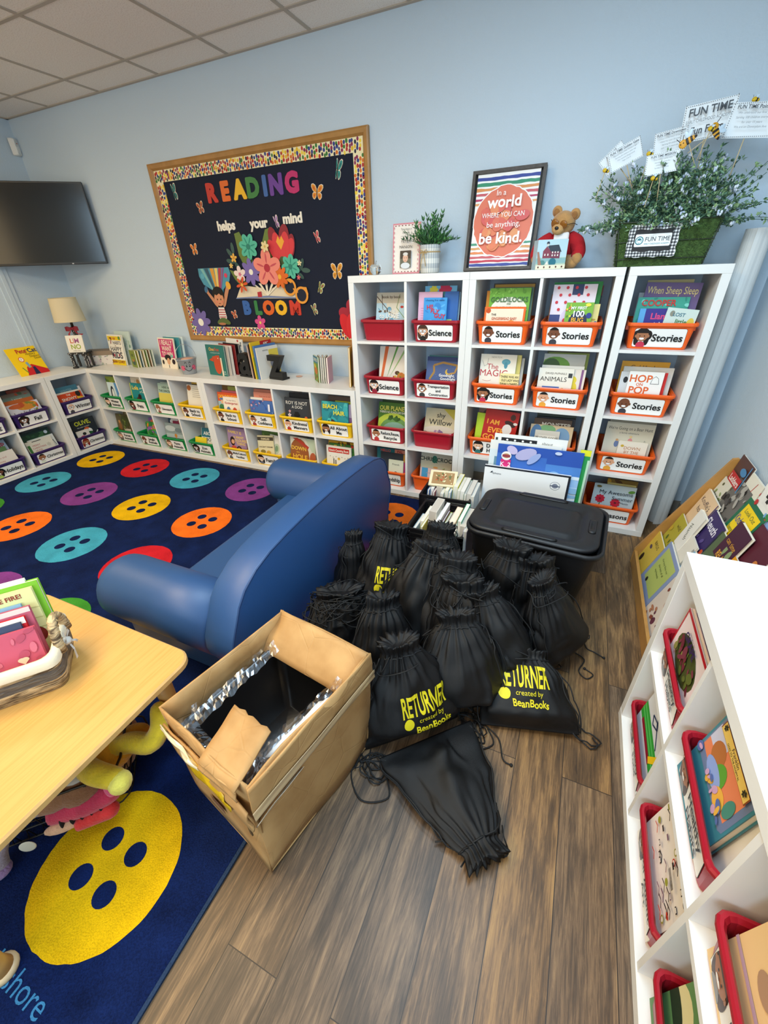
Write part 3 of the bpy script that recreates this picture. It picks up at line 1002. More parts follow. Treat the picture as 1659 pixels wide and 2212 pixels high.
fill_bin('C', 0, 0, [
    bk(.005, .235, .225, '#B9C9CF', [('l', [(.2, 0), (.22, .45)], .02, '#4A7A2A'), ('l', [(.6, .05), (.58, .4)], .02, '#4A7A2A'), ('fl', .2, .5, .12, 9, '#C2243A', '#8A1A2A'), ('fl', .58, .42, .12, 9, '#C2243A', '#8A1A2A'), ('e', .3, .2, .18, .06, '#6A9A3A', .3), ('e', .72, .12, .18, .05, '#5A8A2A', -.2), ('e', .9, .85, .08, .04, '#5A8A3A', .2), ('e', .12, .92, .06, .03, '#6A5A2A'), tx('My Awesome', .55, .76, .12, '#26323C', b=0), tx('Summer', .72, .58, .12, '#26323C', b=0), tx('by P Mantis', .72, .44, .06, '#26323C', b=0)], 'grey-blue book with red spiky flowers'),
    bk(.085, .09, .165, '#E7DFC8', [('r', .2, .2, .8, .7, '#CFC7AA')], 'small cream book'),
    bk(.04, .16, .215, '#CFC07A', [], 'dull yellow book'),
    bk(.06, .17, .245, '#8A6A2A', [blob(10, '#C8952F,#5A3A1A', 25, size=.15)], 'brown and gold autumn book at the back')], 'in the Seasons bin')
# ------------------------------------------------------------------ low shelf D (yellow bins)
YK = (SK['d'], '#171312', 'short', '#222222', False)
place_bin('D', 0, 1, 'y', ['Back to', 'School'], YK, 'yellow Back to School bin in the shelf under the board, top row')
fill_bin('D', 0, 1, [
    bk(.03, .17, .185, '#EFE6D6', [tx('The Night Before', .5, .84, .06, '#7A4A3A', b=0), tx('Kindergarten', .5, .70, .11, '#B23A3A'), ('e', .3, .35, .12, .16, '#5A7AA8'), ('e', .7, .3, .14, .2, '#C8553A')], 'cream book with a red title'),
    bk(-.01, .235, .225, '#D9572A', [('r', 0, 0, 1, .62, '#9DB8C0'), tx('CHOO-CHOO SCHOOL', .5, .82, .15, '#F6C53A'), ('e', .15, .35, .12, .12, '#3F7A4A'), ('e', .2, .6, .07, .08, '#E2B48A'), ('e', .18, .72, .1, .04, '#5A7AA8')], 'orange-topped book with yellow capitals'),
    bk(.02, .22, .24, '#C86A72', [], 'dull pink book'),
    bk(.05, .16, .27, '#9AA04A', [], 'olive book'),
    bk(-.02, .18, .275, '#7A5A2A', [], 'brown book at the back')], 'in the top-row Back to School bin under the board')
place_bin('D', 1, 1, 'y', ['Self-', 'Confidence'], (SK['m'], '#171312', 'short', '#A33A3A', False), 'yellow Self-Confidence bin in the shelf under the board')
fill_bin('D', 1, 1, [
    bk(.0, .24, .185, '#4A6FB0', [blob(26, '#6A4F8A,#8A6AA0,#C9A0B0,#3A4F90', 31, (0, 0, .6, 1), .05), blob(12, '#3A6AC0,#7FA0DC,#E8E8F0', 32, (.6, 0, 1, .8), .05), ('r', .8, .5, .88, .85, '#E8E8F4')], 'blue and purple crowded-picture book'),
    bk(-.06, .12, .2, '#F0E8DA', [('e', .5, .7, .2, .16, '#2A2220')], 'white book with a dark-haired head'),
    bk(.02, .225, .25, '#E9957C', [tx('just Like Me', .55, .66, .13, '#C23A3A', b=0), tx('there was no one', .5, .86, .05, '#9A4A3A', b=0)], 'salmon pink book with red script'),
    bk(.0, .21, .27, '#C8806A', [], 'dusty rose book at the back')], 'in the Self-Confidence bin')
place_bin('D', 2, 1, 'y', ['Kindness/', 'Manners'], (SK['l'], '#14110F', 'short', '#B3342A', False), 'yellow Kindness/Manners bin in the shelf under the board')
fill_bin('D', 2, 1, [
    bk(.0, .235, .24, '#35393F', [tx('ROY IS NOT', .48, .82, .12, '#E9E6DC', b=0), tx('A DOG', .5, .67, .10, '#E9E6DC', b=0), ('fl', .18, .35, .07, 5, '#E8D8D8', '#C8506A'), ('fl', .2, .5, .05, 5, '#D9A8A8', '#C8506A'), ('e', .55, .12, .22, .12, '#C9973F'), ('e', .48, .38, .12, .06, '#17181A'), ('r', .4, .4, .56, .5, '#17181A'), ('e', .85, .3, .06, .05, '#D9683A'), ('e', .8, .2, .05, .07, '#7A8A3A'), ('e', .9, .14, .06, .06, '#C83A4A')], 'charcoal book with white hand-lettered capitals', t=.012),
    bk(.06, .13, .23, '#6A4A3A', [], 'brown book'),
    bk(.03, .22, .27, '#23252A', [], 'black book at the back')], 'in the Kindness/Manners bin')
place_bin('D', 3, 1, 'y', ['All About', 'Me'], (SK['m'], '#2A1A14', 'long', '#EFEFEF', False), 'yellow All About Me bin in the shelf under the board')
fill_bin('D', 3, 1, [
    bk(-.01, .23, .24, '#2C8F98', [blob(30, '#3AA8AC,#257A86,#4FB8B4', 33, size=.12), blob(16, '#3A2A26,#4A3A34', 34, (.05, 0, .6, .3), .12), tx('BEACH', .35, .83, .14, '#EADB3C', al='c', mw=.56), tx('HAIR', .68, .62, .14, '#EADB3C', mw=.5)], 'sea-green book with yellow capitals'),
    bk(.07, .12, .215, '#A9A0C0', [('r', 0, 0, 1, .5, '#7A5A8A')], 'lilac book'),
    bk(.06, .15, .24, '#A8B03A', [], 'yellow-green book'),
    bk(.02, .22, .27, '#5A4A42', [], 'dark brown book at the back')], 'in the All About Me bin')
place_bin('D', 0, 0, 'y', ['Multi-Cultural', 'Families'], (SK['d'], '#171312', 'bald', '#555555', False), 'yellow Multi-Cultural Families bin, bottom row', size=.2)
fill_bin('D', 0, 0, [
    bk(.0, .205, .27, '#9C7FA0', [tx('FAMILY IS', .42, .84, .1, '#E8C86A', rot=-.06), tx('A MANY', .6, .66, .09, '#E8C86A'), tx('COLOURED', .68, .54, .09, '#E8C86A'), tx('THING', .7, .42, .09, '#E8C86A'), ('e', .25, .5, .13, .2, '#2A1C18'), ('e', .27, .48, .09, .1, '#D9A07A'), ('e', .3, .2, .16, .16, '#C8503A'), ('e', .58, .22, .13, .13, '#2A1C18'), ('e', .58, .2, .09, .09, '#C98A6A')], 'mauve book with two dark-haired children'),
    bk(.07, .12, .2, '#D9B04A', [], 'ochre book'),
    bk(.0, .2, .285, '#C9A0A0', [], 'rose book'),
    bk(.06, .14, .28, '#3A4A63', [], 'dark blue book at the back')], 'in the Multi-Cultural Families bin')
place_bin('D', 1, 0, 'y', 'Family', (SK['f'], '#171312', 'long', '#6A6A72', False), 'yellow Family bin in the bottom row under the board')
fill_bin('D', 1, 0, [
    bk(-.03, .17, .23, '#D9CFA8', [('r', 0, .78, 1, .93, '#4A4236'), tx('FAMILIES', .5, .85, .08, '#E8DCB0'), tx('ANCIENT DREAMS', .5, .5, .06, '#5A4A3A'), ('e', .3, .3, .16, .1, '#8A7A3A'), ('e', .65, .25, .14, .12, '#C8A03A')], 'tan book with a dark title band', lean=.2, roll=-.08),
    bk(.05, .15, .235, '#E2E2DA', [('e', .5, .45, .2, .3, '#B9C8B0'), ('e', .5, .45, .1, .18, '#7A9A7A')], 'pale grey-green book', lean=.18, roll=.08),
    bk(.06, .12, .2, '#C8A88A', [], 'beige book'),
    bk(.0, .24, .275, '#5A7A3A', [blob(16, '#3F5F2A,#7A9A4A', 36, size=.1)], 'leafy green book at the back')], 'in the Family bin')
place_bin('D', 2, 0, 'y', ['Problem', 'Solving'], (SK['l'], '#17120F', 'long', '#333333', False), 'yellow bin with a dark-haired girl card, half hidden by the sofa arm', size=.24)
fill_bin('D', 2, 0, [
    bk(-.02, .245, .26, '#D9D8C8', [('e', .35, .3, .4, .62, '#9A5A30'), ('p', [(.1, .95), (.3, .98), (.75, .7), (.7, .6), (.3, .85)], '#B5402F'), ('e', .9, .25, .14, .25, '#B5603F'), ('p', [(.6, 1), (1, 1), (1, .5), (.85, .55)], '#BFD0B8'), tx('DOWN', .34, .6, .13, '#F0C24A'), tx('the', .3, .46, .07, '#F0C24A', b=0), tx('HOLE', .38, .28, .17, '#F0C24A')], 'brown-shape book with yellow letters', roll=.03),
    bk(.1, .08, .235, '#4A7AA0', [], 'narrow blue book'),
    bk(.03, .22, .25, '#23262B', [], 'black book at the back')], 'in the half-hidden bin beside the sofa arm')
place_bin('D', 3, 0, 'y', None, None, 'yellow bin behind the far sofa arm, only its books in sight')
fill_bin('D', 3, 0, [
    bk(-.01, .225, .235, '#EFEDE4', [('r', .08, .74, .92, .92, '#C8281F'), tx("Anno's Counting Book", .5, .83, .09, '#F2EDE2', mw=.78), ('e', .5, .5, .05, .05, '#E2B62F')] + [('e', .15 + .12 * i, .58 - .04 * (i % 2), .015, .015, '#6A6A5A') for i in range(7)] + [('r', .28, .2, .31, .5, '#2A2A2A'), ('r', .36, .2, .39, .45, '#2A2A2A'), blob(20, '#C8503A,#3A6AA0,#5A8A3A', 37, (.08, .02, .92, .2), .03)], 'white book with a red title banner'),
    bk(.01, .235, .25, '#3F7A3A', [blob(18, '#E2902F,#C83A2A,#2A5A2A,#E8C83A', 38, (0, .7, 1, 1), .06)], 'green book with orange fruit'),
    bk(.0, .24, .265, '#D9A52A', [blob(10, '#5A3A1A', 39, (.4, .85, 1, 1), .05)], 'gold book'),
    bk(.05, .2, .235, '#5A4A70', [], 'dark violet book at the back')], 'in the bin behind the far sofa arm')

# ------------------------------------------------------------------ low shelf E (green bins)
place_bin('E', 0, 1, 'g', ['Winter', 'Animals'], (SK['f'], '#171312', 'bob', '#3A6A4A', False), 'green Winter Animals bin in the corner shelf, top row')
fill_bin('E', 0, 1, [
    bk(.04, .2, .21, '#CFE2E8', [('e', .3, .45, .13, .36, '#252A33'), ('e', .33, .4, .08, .28, '#E8ECEA'), ('p', [(.5, 1), (1, 1), (1, .4), (.6, .3)], '#5A93C8'), ('e', .8, .3, .12, .16, '#E4E8EA')], 'icy blue penguin-picture book'),
    bk(.0, .2, .27, '#8FA23F', [blob(14, '#5A7A2F,#C8C84A,#3A5A24', 41, size=.1)], 'green leafy book at the back')], 'in the Winter Animals bin', y0=.04)
place_bin('E', 1, 1, 'g', 'Pets', (SK['d'], '#171312', 'long', '#7A1F2A', False), 'green Pets bin in the corner shelf, top row')
fill_bin('E', 1, 1, [
    bk(.02, .22, .235, '#1F8487', [('l', [(.02, 0), (.02, 1)], .05, '#B8C04A'), tx('Lola', .3, .8, .17, '#F0C93A', b=1), tx('gets', .66, .8, .08, '#F0F0E0', b=0), tx('a Cat', .7, .64, .10, '#F0F0E0', b=0), ('e', .45, .28, .16, .12, '#5A3A2A'), ('e', .5, .42, .1, .1, '#2A1F1C'), ('e', .2, .12, .18, .08, '#D9CDA8')], 'teal book with a yellow and white title'),
    bk(.02, .215, .285, '#E3D6BC', [('e', .45, .85, .1, .1, '#B9854A'), blob(5, '#B9854A', 42, (.2, .8, .8, .95), .04)], 'cream book with small brown animals')], 'in the Pets bin', y0=.04)
place_bin('E', 2, 1, 'g', 'Dinosaurs', (SK['m'], '#8A5A3F', 'bald', '#8A5A4A', False), 'green Dinosaurs bin in the corner shelf, top row', size=.22)
fill_bin('E', 2, 1, [
    bk(.035, .215, .255, '#D9C65A', [('r', 0, .62, 1, 1, '#A9C0B0'), tx('HERE ARE', .5, .84, .08, '#33463F'), tx('THE DINOSAURS', .5, .70, .09, '#33463F'), ('e', .2, .16, .08, .1, '#5A3A24'), ('e', .42, .16, .08, .08, '#8A4A2A'), ('e', .65, .18, .08, .1, '#C8602F'), ('e', .86, .16, .07, .1, '#6A7A2F')], 'yellow book with a grey-green sky and small animals', lean=.2),
    bk(.04, .2, .26, '#B8C9C0', [], 'pale green book at the back', lean=.2)], 'in the Dinosaurs bin', y0=.04)
place_bin('E', 3, 1, 'y', ['Back to', 'School'], YK, 'yellow Back to School bin beside the green bins', size=.27)
fill_bin('E', 3, 1, [
    bk(.045, .2, .265, '#E4DECF', [('e', .12, .88, .12, .12, '#A8622F')] + [('r', .3, .84 - .07 * i, .9, .855 - .07 * i, '#9A958A') for i in range(5)] + [blob(14, '#C8843A,#8A5A3A,#D9B04A', 43, (.2, .02, .95, .2), .06)], 'cream storybook with grey text', lean=.2, t=.014),
    bk(.06, .16, .285, '#C9A23A', [('r', 0, .85, 1, .93, '#3A2A1A')], 'gold-topped book at the back', lean=.14)], 'in the Back to School bin beside the green bins', y0=.04)
place_bin('E', 0, 0, 'g', ['Forest', 'Animals'], (SK['l'], '#7A7068', 'bob', '#6A5A50', False), 'green Forest Animals bin in the corner shelf, bottom row')
fill_bin('E', 0, 0, [
    bk(-.02, .225, .25, '#5A5238', [('e', .2, .45, .1, .2, '#8A5A2F'), ('e', .18, .65, .06, .07, '#B9854A'), ('e', .6, .7, .3, .25, '#3F4A26'), ('r', .42, .02, .85, .35, '#CFC9BC'), blob(12, '#4A4226,#6A7A3A', 44, (.3, .4, 1, 1), .08)], 'dark olive woodland book'),
    bk(.05, .14, .24, '#8A6A5A', [], 'brown-pink book'),
    bk(.07, .1, .25, '#B8B0A8', [], 'grey narrow book'),
    bk(.03, .2, .275, '#B9AE8A', [blob(8, '#6A5A3A', 45, (0, .8, 1, 1), .06)], 'straw-coloured book at the back')], 'in the Forest Animals bin', y0=.04)
place_bin('E', 1, 0, 'g', ['Jungle', 'Animals'], (SK['d'], '#171312', 'bald', '#6A4A3A', False), 'green Jungle Animals bin in the corner shelf, bottom row')
fill_bin('E', 1, 0, [
    bk(.05, .19, .2, '#4F9A4A', [blob(30, '#2F7A3A,#6FB85A,#E28A2F,#8A5AA0,#3A8A9A', 46, size=.14)], 'bright green jungle book', lean=.2),
    bk(.05, .17, .245, '#7A5AA0', [('e', .3, .8, .16, .16, '#D96A4A'), ('e', .7, .9, .2, .16, '#C85A6A'), blob(8, '#5A4A90,#E2904A', 47, size=.1)], 'violet book with orange creatures', lean=.16)], 'in the Jungle Animals bin', y0=.04)
place_bin('E', 2, 0, 'g', ['Farm', 'Animals'], (SK['f'], '#7A5A3F', 'bob', '#6A7A5A', False), 'green Farm Animals bin in the corner shelf, bottom row')
fill_bin('E', 2, 0, [
    bk(-.02, .23, .23, '#8A9A9A', [('r', 0, 0, 1, .3, '#2F6A5A'), ('r', 0, .3, 1, .5, '#A9B8B8'), ('e', .55, .42, .08, .08, '#C8823A'), ('l', [(.55, .35), (.6, .1)], .03, '#C8943A'), ('e', .3, .75, .3, .12, '#B9C4C4'), ('e', .75, .7, .2, .1, '#6F8085')], 'stormy grey-green landscape book'),
    bk(.05, .16, .25, '#8A2A45', [], 'crimson book'),
    bk(.03, .2, .265, '#E4E2DE', [('e', .6, .9, .14, .12, '#C8281F'), ('e', .6, .88, .08, .06, '#E8A03A')], 'white book with a red spot'),
    bk(-.02, .22, .28, '#3A4F63', [('e', .2, .78, .1, .1, '#E8E8E8'), tx('MOO', .45, .82, .1, '#E8E8E8')], 'dark blue book at the back')], 'in the Farm Animals bin', y0=.04)
place_bin('E', 3, 0, 'g', ['Zoo', 'Animals'], (SK['d'], '#171312', 'curly', '#8A8A92', True), 'green Zoo Animals bin in the corner shelf, bottom row')
fill_bin('E', 3, 0, [
    bk(-.06, .14, .12, '#E9CE2C', [], 'low yellow board book', lean=.3),
    bk(.02, .16, .205, '#2F6F80', [('r', 0, 0, 1, .55, '#E9E8E0'), tx('ABC', .4, .74, .16, '#E8E8E0'), tx('ZOO', .42, .44, .16, '#3A4A50'), ('e', .76, .64, .1, .1, '#E8C22F'), ('e', .3, .16, .1, .1, '#C83A2F'), ('e', .62, .16, .1, .1, '#D9882F'), ('e', .88, .16, .08, .1, '#8A4A2F')], 'teal and white book with a round yellow sun'),
    bk(-.03, .1, .2, '#CFE0DC', [('e', .5, .7, .14, .2, '#4A8AA0')], 'narrow icy book'),
    bk(.055, .18, .28, '#D9D2BE', [('r', .3, .6, .9, .62, '#8A857A'), ('r', .3, .66, .9, .68, '#8A857A')], 'cream book with two lines of text at the back')], 'in the Zoo Animals bin', y0=.04)

# ------------------------------------------------------------------ low shelves F and H on the left wall (purple bins)
place_bin('F', 0, 1, 'p', 'Winter', (SK['f'], '#E8D8C8', 'bald', '#4A4A50', True), 'purple Winter bin in the corner shelf by the lamp')
fill_bin('F', 0, 1, [
    bk(-.02, .225, .17, '#D9481C', [('p', [(.7, 0), (1, 0), (1, .5), (.75, .6)], '#E8B62A'), ('e', .85, .75, .1, .12, '#2A2220'), ('r', 0, .9, 1, 1, '#E6DCCB'), tx('THE', .45, .78, .1, '#F2E6D0'), tx('SNOWY', .42, .55, .17, '#F2E6D0'), tx('DAY', .42, .3, .17, '#F2E6D0')], 'red-orange book with white title letters', lean=.25),
    bk(-.04, .225, .225, '#41788C', [('r', 0, 0, 1, .55, '#B9BEB2'), ('e', .25, .5, .07, .05, '#23303A'), tx('WINTER', .5, .8, .1, '#7FA0A8')], 'slate-blue wintry book', lean=.22),
    bk(.09, .1, .19, '#E4E0E0', [], 'white narrow book', lean=.22)], 'in the purple Winter bin')
place_bin('F', 0, 0, 'p', 'Christmas', (SK['m'], '#8A1F1F', 'bob', '#D9D9DA', False), 'purple Christmas bin in the corner, under the Winter bin', size=.27)
fill_bin('F', 0, 0, [
    bk(-.05, .12, .14, '#E6DFD4', [('e', .4, .4, .25, .2, '#C84A6A'), ('e', .6, .7, .15, .12, '#2A2A2A')], 'small white book with pink and black marks'),
    bk(.0, .235, .25, '#232B33', [tx('OLIVE,', .48, .84, .17, '#C9CE3A'), tx('the other reindeer', .45, .66, .05, '#D9D9D0', b=0), ('e', .55, .42, .2, .14, '#EDEAE2'), ('e', .58, .34, .16, .06, '#2F6A3A'), ('e', .55, .56, .1, .05, '#D9602A'), ('l', [(.75, .1), (.95, .35)], .04, '#E8E8E8'), ('l', [(.85, .08), (1, .25)], .04, '#E8E8E8'), ('e', .3, .15, .12, .06, '#C85A8A'), blob(8, '#4A6A9A', 48, size=.02)], 'black book with a yellow-green title and white dog shape'),
    bk(-.09, .1, .15, '#2A3F6A', [], 'navy narrow book'),
    bk(-.06, .18, .22, '#6A7A3A', [('r', .2, .4, .8, .8, '#CFC7A8')], 'olive book at the back')], 'in the corner Christmas bin')
place_bin('H', 1, 1, 'p', 'Fall', (SK['d'], '#171312', 'curly', '#CFCFD2', True), 'purple Fall bin in the shelf on the left-hand wall')
fill_bin('H', 1, 1, [
    bk(.0, .25, .17, '#D9D6DC', [('e', .6, .8, .35, .15, '#D98A2F'), ('e', .3, .85, .25, .08, '#C8602F'), blob(14, '#D9A03A,#C8552A,#8A8A3A', 49, (.4, .4, 1, 1), .07), tx("Let It Fall", .45, .42, .22, '#4A4A50', b=0)], 'pale grey book with autumn leaves', lean=.3),
    bk(-.02, .24, .2, '#C8D0B0', [('r', 0, .5, 1, 1, '#C0632A')], 'orange and sage book', lean=.28),
    bk(.0, .23, .235, '#7A8A7A', [('r', 0, .6, 1, .8, '#6A3A33'), tx('Leaves', .5, .88, .1, '#D9D0C0', b=0)], 'grey-green book', lean=.26),
    bk(.02, .22, .26, '#8A7A68', [blob(10, '#C85A3A,#5A6A4A', 50, (0, .6, 1, 1), .08)], 'brown autumn book', lean=.22),
    bk(.05, .16, .285, '#A05A4A', [('e', .5, .88, .2, .14, '#C0503F')], 'russet book at the back', lean=.16)], 'in the purple Fall bin')
place_bin('H', 1, 0, 'p', 'Christmas', (SK['m'], '#1F1714', 'short', '#D9E0D0', False), 'purple Christmas bin under the Fall bin', size=.27)
fill_bin('H', 1, 0, [
    bk(-.02, .22, .185, '#E2DCCB', [('r', .02, .1, .12, .8, '#3F7A3A'), tx('MERRY', .35, .72, .09, '#B23A3A', b=0), tx('CHRISTMAS', .42, .58, .09, '#B23A3A', b=0), tx('HUGS', .35, .44, .09, '#B23A3A', b=0), ('l', [(.25, .94), (.6, .94)], .03, '#4A4A4A'), ('fl', .8, .6, .08, 6, '#C9C4B2', '#C9C4B2'), blob(8, '#8A5A3A,#B9854A', 51, (.3, .02, .8, .25), .05)], 'cream board book with red and green lettering', lean=.22, t=.016),
    bk(.03, .22, .19, '#D9DDD8', [('l', [(.8, .4), (.9, .7), (.95, .4)], .02, '#4A4A4A')], 'pale grey book', lean=.22),
    bk(.0, .265, .265, '#23462F', [('r', 0, 0, 1, .45, '#D5DAD3'), blob(14, '#2F5A3A,#3F6A43', 52, (0, .5, .8, .95), .1), ('e', .86, .84, .06, .06, '#D9E0E4'), ('r', 0, .9, 1, 1, '#1F3A3A')], 'large dark green snowy book', lean=.2)], 'in the Christmas bin below Fall')
place_bin('H', 0, 1, 'p', 'Spring', None, 'purple Spring bin at the edge of the picture')
place_bin('H', 0, 0, 'p', 'Holidays', (SK['d'], '#171312', 'curly', '#A9C05A', False), 'purple Holidays bin at the edge of the picture', size=.34)
fill_bin('H', 0, 0, [
    bk(.0, .24, .175, '#EADFD2', [tx('Apples and', .5, .7, .1, '#C07A6A', b=0), tx('honey', .5, .5, .1, '#C07A6A', b=0), ('r', 0, 0, .3, .2, '#E2702F')], 'cream book with faint red script', lean=.26),
    bk(-.01, .2, .22, '#5A7A4A', [('e', .5, .8, .2, .14, '#C83A2F')], 'green and red book', lean=.24),
    bk(.0, .23, .27, '#9AA8B8', [('r', 0, .5, 1, .62, '#C8281F'), tx('HOP', .7, .82, .15, '#A82A2A')], 'grey-blue book with red capitals', lean=.22)], 'in the purple Holidays bin')

# ------------------------------------------------------------------ low shelf G (red bins, white top)
place_bin('G', 0, 1, 'r', ['Healthy', 'Habits'], (SK['m'], BRN, 'bob', '#888', False), 'red Healthy Habits bin at the far end of the bare-topped shelf', dy=.002)
fill_bin('G', 0, 1, [
    bk(-.015, .24, .205, '#E9D6D4', [('r', 0, .93, 1, 1, '#B5202A'), ('r', 0, 0, .03, 1, '#B5202A'), ('e', .52, .40, .4, .24, '#4A5228'), blob(24, '#5F6A30,#6E2E38,#7A3A44,#8A8A4A', 60, (.2, .22, .85, .6), .08), tx('GRAPE', .5, .76, .15, '#3B2358', b=1), tx('to bag', .6, .10, .1, '#3B2358', b=0), tx('a story about fruit', .5, .9, .035, '#6A4A5A', b=0)], 'pale pink book with dark grapes', t=.012, lean=.06)], 'in the far red Healthy Habits bin', dy=.002, y0=.022, foot=.075)
place_bin('G', 1, 1, 'r', ['Healthy', 'Habits'], (SK['m'], BRN, 'bob', '#888', False), 'red Healthy Habits bin, second from the far end of the bare-topped shelf', dy=.002)
fill_bin('G', 1, 1, [
    bk(-.03, .205, .228, '#3F8292', [('p', [(.03, .05), (.92, .05), (.97, .12), (.97, .96), (.03, .96)], '#6F7FA0'), ('r', .05, .2, .9, .78, '#E2855C'), ('r', .05, .42, .35, .78, '#C9CBE2'), ('e', .3, .5, .14, .14, '#B5713F'), ('e', .5, .36, .12, .16, '#5FA03A'), ('e', .42, .27, .2, .1, '#8FA6DC'), ('e', .68, .24, .12, .1, '#E8B04A'),
       ('e', .84, .42, .07, .12, '#4A8A7A'), blob(14, '#5A6FA8,#C8A0C0,#E2B04A', 61, (.05, .06, .9, .25), .06), ('r', .10, .79, .92, .96, '#8A4A2A'), ('r', .115, .798, .905, .952, '#EBCB6A'), tx('Franklin', .51, .905, .066, '#2F2A3A', b=0, mw=.6), tx('GOES TO THE HOSPITAL', .51, .835, .035, '#2F2A3A', b=0), ('fl', .17, .905, .035, 6, '#3A3A2A', '#3A3A2A'), ('fl', .85, .905, .035, 6, '#3A3A2A', '#3A3A2A')], 'storybook with a yellow title panel and orange wall', t=.016, lean=.13),
    bk(.02, .21, .262, '#ECE6DA', [('e', .3, .2, .2, .14, '#8A4030'), tx('the familia', .7, .86, .04, '#3A3A3A', b=0), tx('by a teller', .7, .80, .035, '#3A3A3A', b=0), ('r', .0, .0, .25, .3, '#8F97B4')], 'wide white book with a rust-red patch', t=.012, lean=.13)], 'in the second red Healthy Habits bin', dy=.002, y0=.020, foot=.098)
place_bin('G', 2, 1, 'r', ['Healthy', 'Habits'], (SK['m'], BRN, 'bob', '#888', False), 'red bin nearest the camera on the bare-topped shelf, upper row', dy=.002)
fill_bin('G', 2, 1, [
    bk(-.01, .25, .235, '#E2BE88', [('e', .48, .46, .2, .1, '#6F7D92', -.3), ('e', .64, .36, .16, .1, '#7F8DA0'), ('e', .36, .58, .18, .05, '#4A5468', -.4), ('l', [(.55, .32), (.56, .12)], .04, '#B57F4A'), ('l', [(.68, .3), (.7, .1)], .04, '#B57F4A'), ('e', .3, .3, .1, .07, '#A9876A'), ('r', 0, 0, 1, .06, '#B89AA8')], 'sand-coloured book with a grey bird', t=.02, lean=.13)], 'in the nearest upper red bin', dy=.002, y0=.020, foot=.098)
place_bin('G', 0, 0, 'r', ['Healthy', 'Food'], (SK['m'], BRN, 'bob', '#888', False), 'red bin in the lower row at the far end of the bare-topped shelf', dy=.002)
fill_bin('G', 0, 0, [
    bk(-.005, .25, .21, '#DADFE4', [('r', 0, .88, 1, 1, '#3E8A50'), ('r', 0, 0, 1, .42, '#2FA03A'), ('l', [(0, .3), (1, .3)], .03, '#58C060'), ('l', [(0, .18), (1, .18)], .03, '#58C060'), ('r', .15, 0, .8, .12, '#8F1E2F'), ('l', [(.75, .45), (.6, .6), (.45, .72), (.3, .62), (.4, .5), (.55, .66), (.35, .88), (.2, .8)], .02, '#2A3F63'), ('p', [(.72, .1), (.8, .05), (.98, .6), (.9, .66)], '#EFCB1F'), ('e', .95, .7, .06, .06, '#2A3350')], 'white and green book with a yellow pencil', t=.014, lean=.13)], 'in the far lower red bin', dy=.002, y0=.020, foot=.098)
place_bin('G', 1, 0, 'r', ['All About', 'Art'], (SK['m'], BRN, 'bob', '#888', False), 'red bin in the lower row, second from the far end of the bare-topped shelf', dy=.002)
_d = random.Random(5)
_dood = []
for i_ in range(34):
    a_, b_ = _d.uniform(.05, .95), _d.uniform(.05, .95)
    k_ = _d.choice('rrell')
    c_ = _d.choice(['#231F1E', '#231F1E', '#C8402A', '#9A9A3A', '#7A5A70', '#231F1E'])
    if k_ == 'r':
        _dood.append(('r', a_ - .03, b_ - .02, a_ + .03, b_ + .03, c_))
        _dood.append(('r', a_ - .02, b_ - .012, a_ + .02, b_ + .02, _d.choice(['#EFE9E0', c_])))
    elif k_ == 'e':
        _dood.append(('e', a_, b_, .035, .03, c_))
        _dood.append(('e', a_, b_, .022, .018, _d.choice(['#EFE9E0', c_])))
    else:
        _dood.append(('l', [(a_ - .06, b_ - .03), (a_, b_ + .03), (a_ + .06, b_ - .02)], .012, c_))
for i_ in range(5):
    _dood.append(('r', .62, .62 + .02 * i_, .8, .63 + .02 * i_, '#231F1E'))
fill_bin('G', 1, 0, [bk(.0, .25, .22, '#EDE6DC', _dood, 'white book covered in small black and red doodles', t=.014, lean=.13)], 'in the second lower red bin', dy=.002, y0=.020, foot=.098)
place_bin('G', 2, 0, 'r', None, None, 'red bin in the lower row nearest the camera', dy=.002)
fill_bin('G', 2, 0, [bk(-.01, .24, .2, '#5F8A55', [('e', .15, .3, .2, .2, '#D9CF9A'), ('e', .1, .15, .2, .1, '#2A3A2A')], 'plain green book', t=.014, lean=.13)], 'in the nearest lower red bin', dy=.002, y0=.020, foot=.098)

GB = UNITS['G'][0] @ T(cz(0) + K / 2 - .118, .0505, cz(1) + .142) @ Rx(-.03) @ Ry(PI / 2)
gb = book_local(GB, .22, .245, .020, '#4B2A8F', [], 'purple book whose bright green, violet and orange spine faces up in the far red bin', 'books in the bins', back='#4B2A8F')
mb = MB().box(-.1106, -.1098, .001, .019, .0, .055, P_('#E2572B'))
mb.box(-.1106, -.1098, .001, .019, .195, .245, P_('#8FCB2E'))
p = Print(mb, frame((-.1108, .001, 0), (0, 0, 1), (0, 1, 0)) , .245, .018)
mb.text('Ga Ga Graped', .125, .009, .011, P_('#F3EEFA'), frame((-.1112, .0, .245), (0, 0, -1), (0, 1, 0)), maxw=.12)
mb.obj('spine_print', gb)
# ------------------------------------------------------------------ sofa
VINYL = mat('#254C7E', 0.46, bump=0.08, bscale=500, spec=0.6)


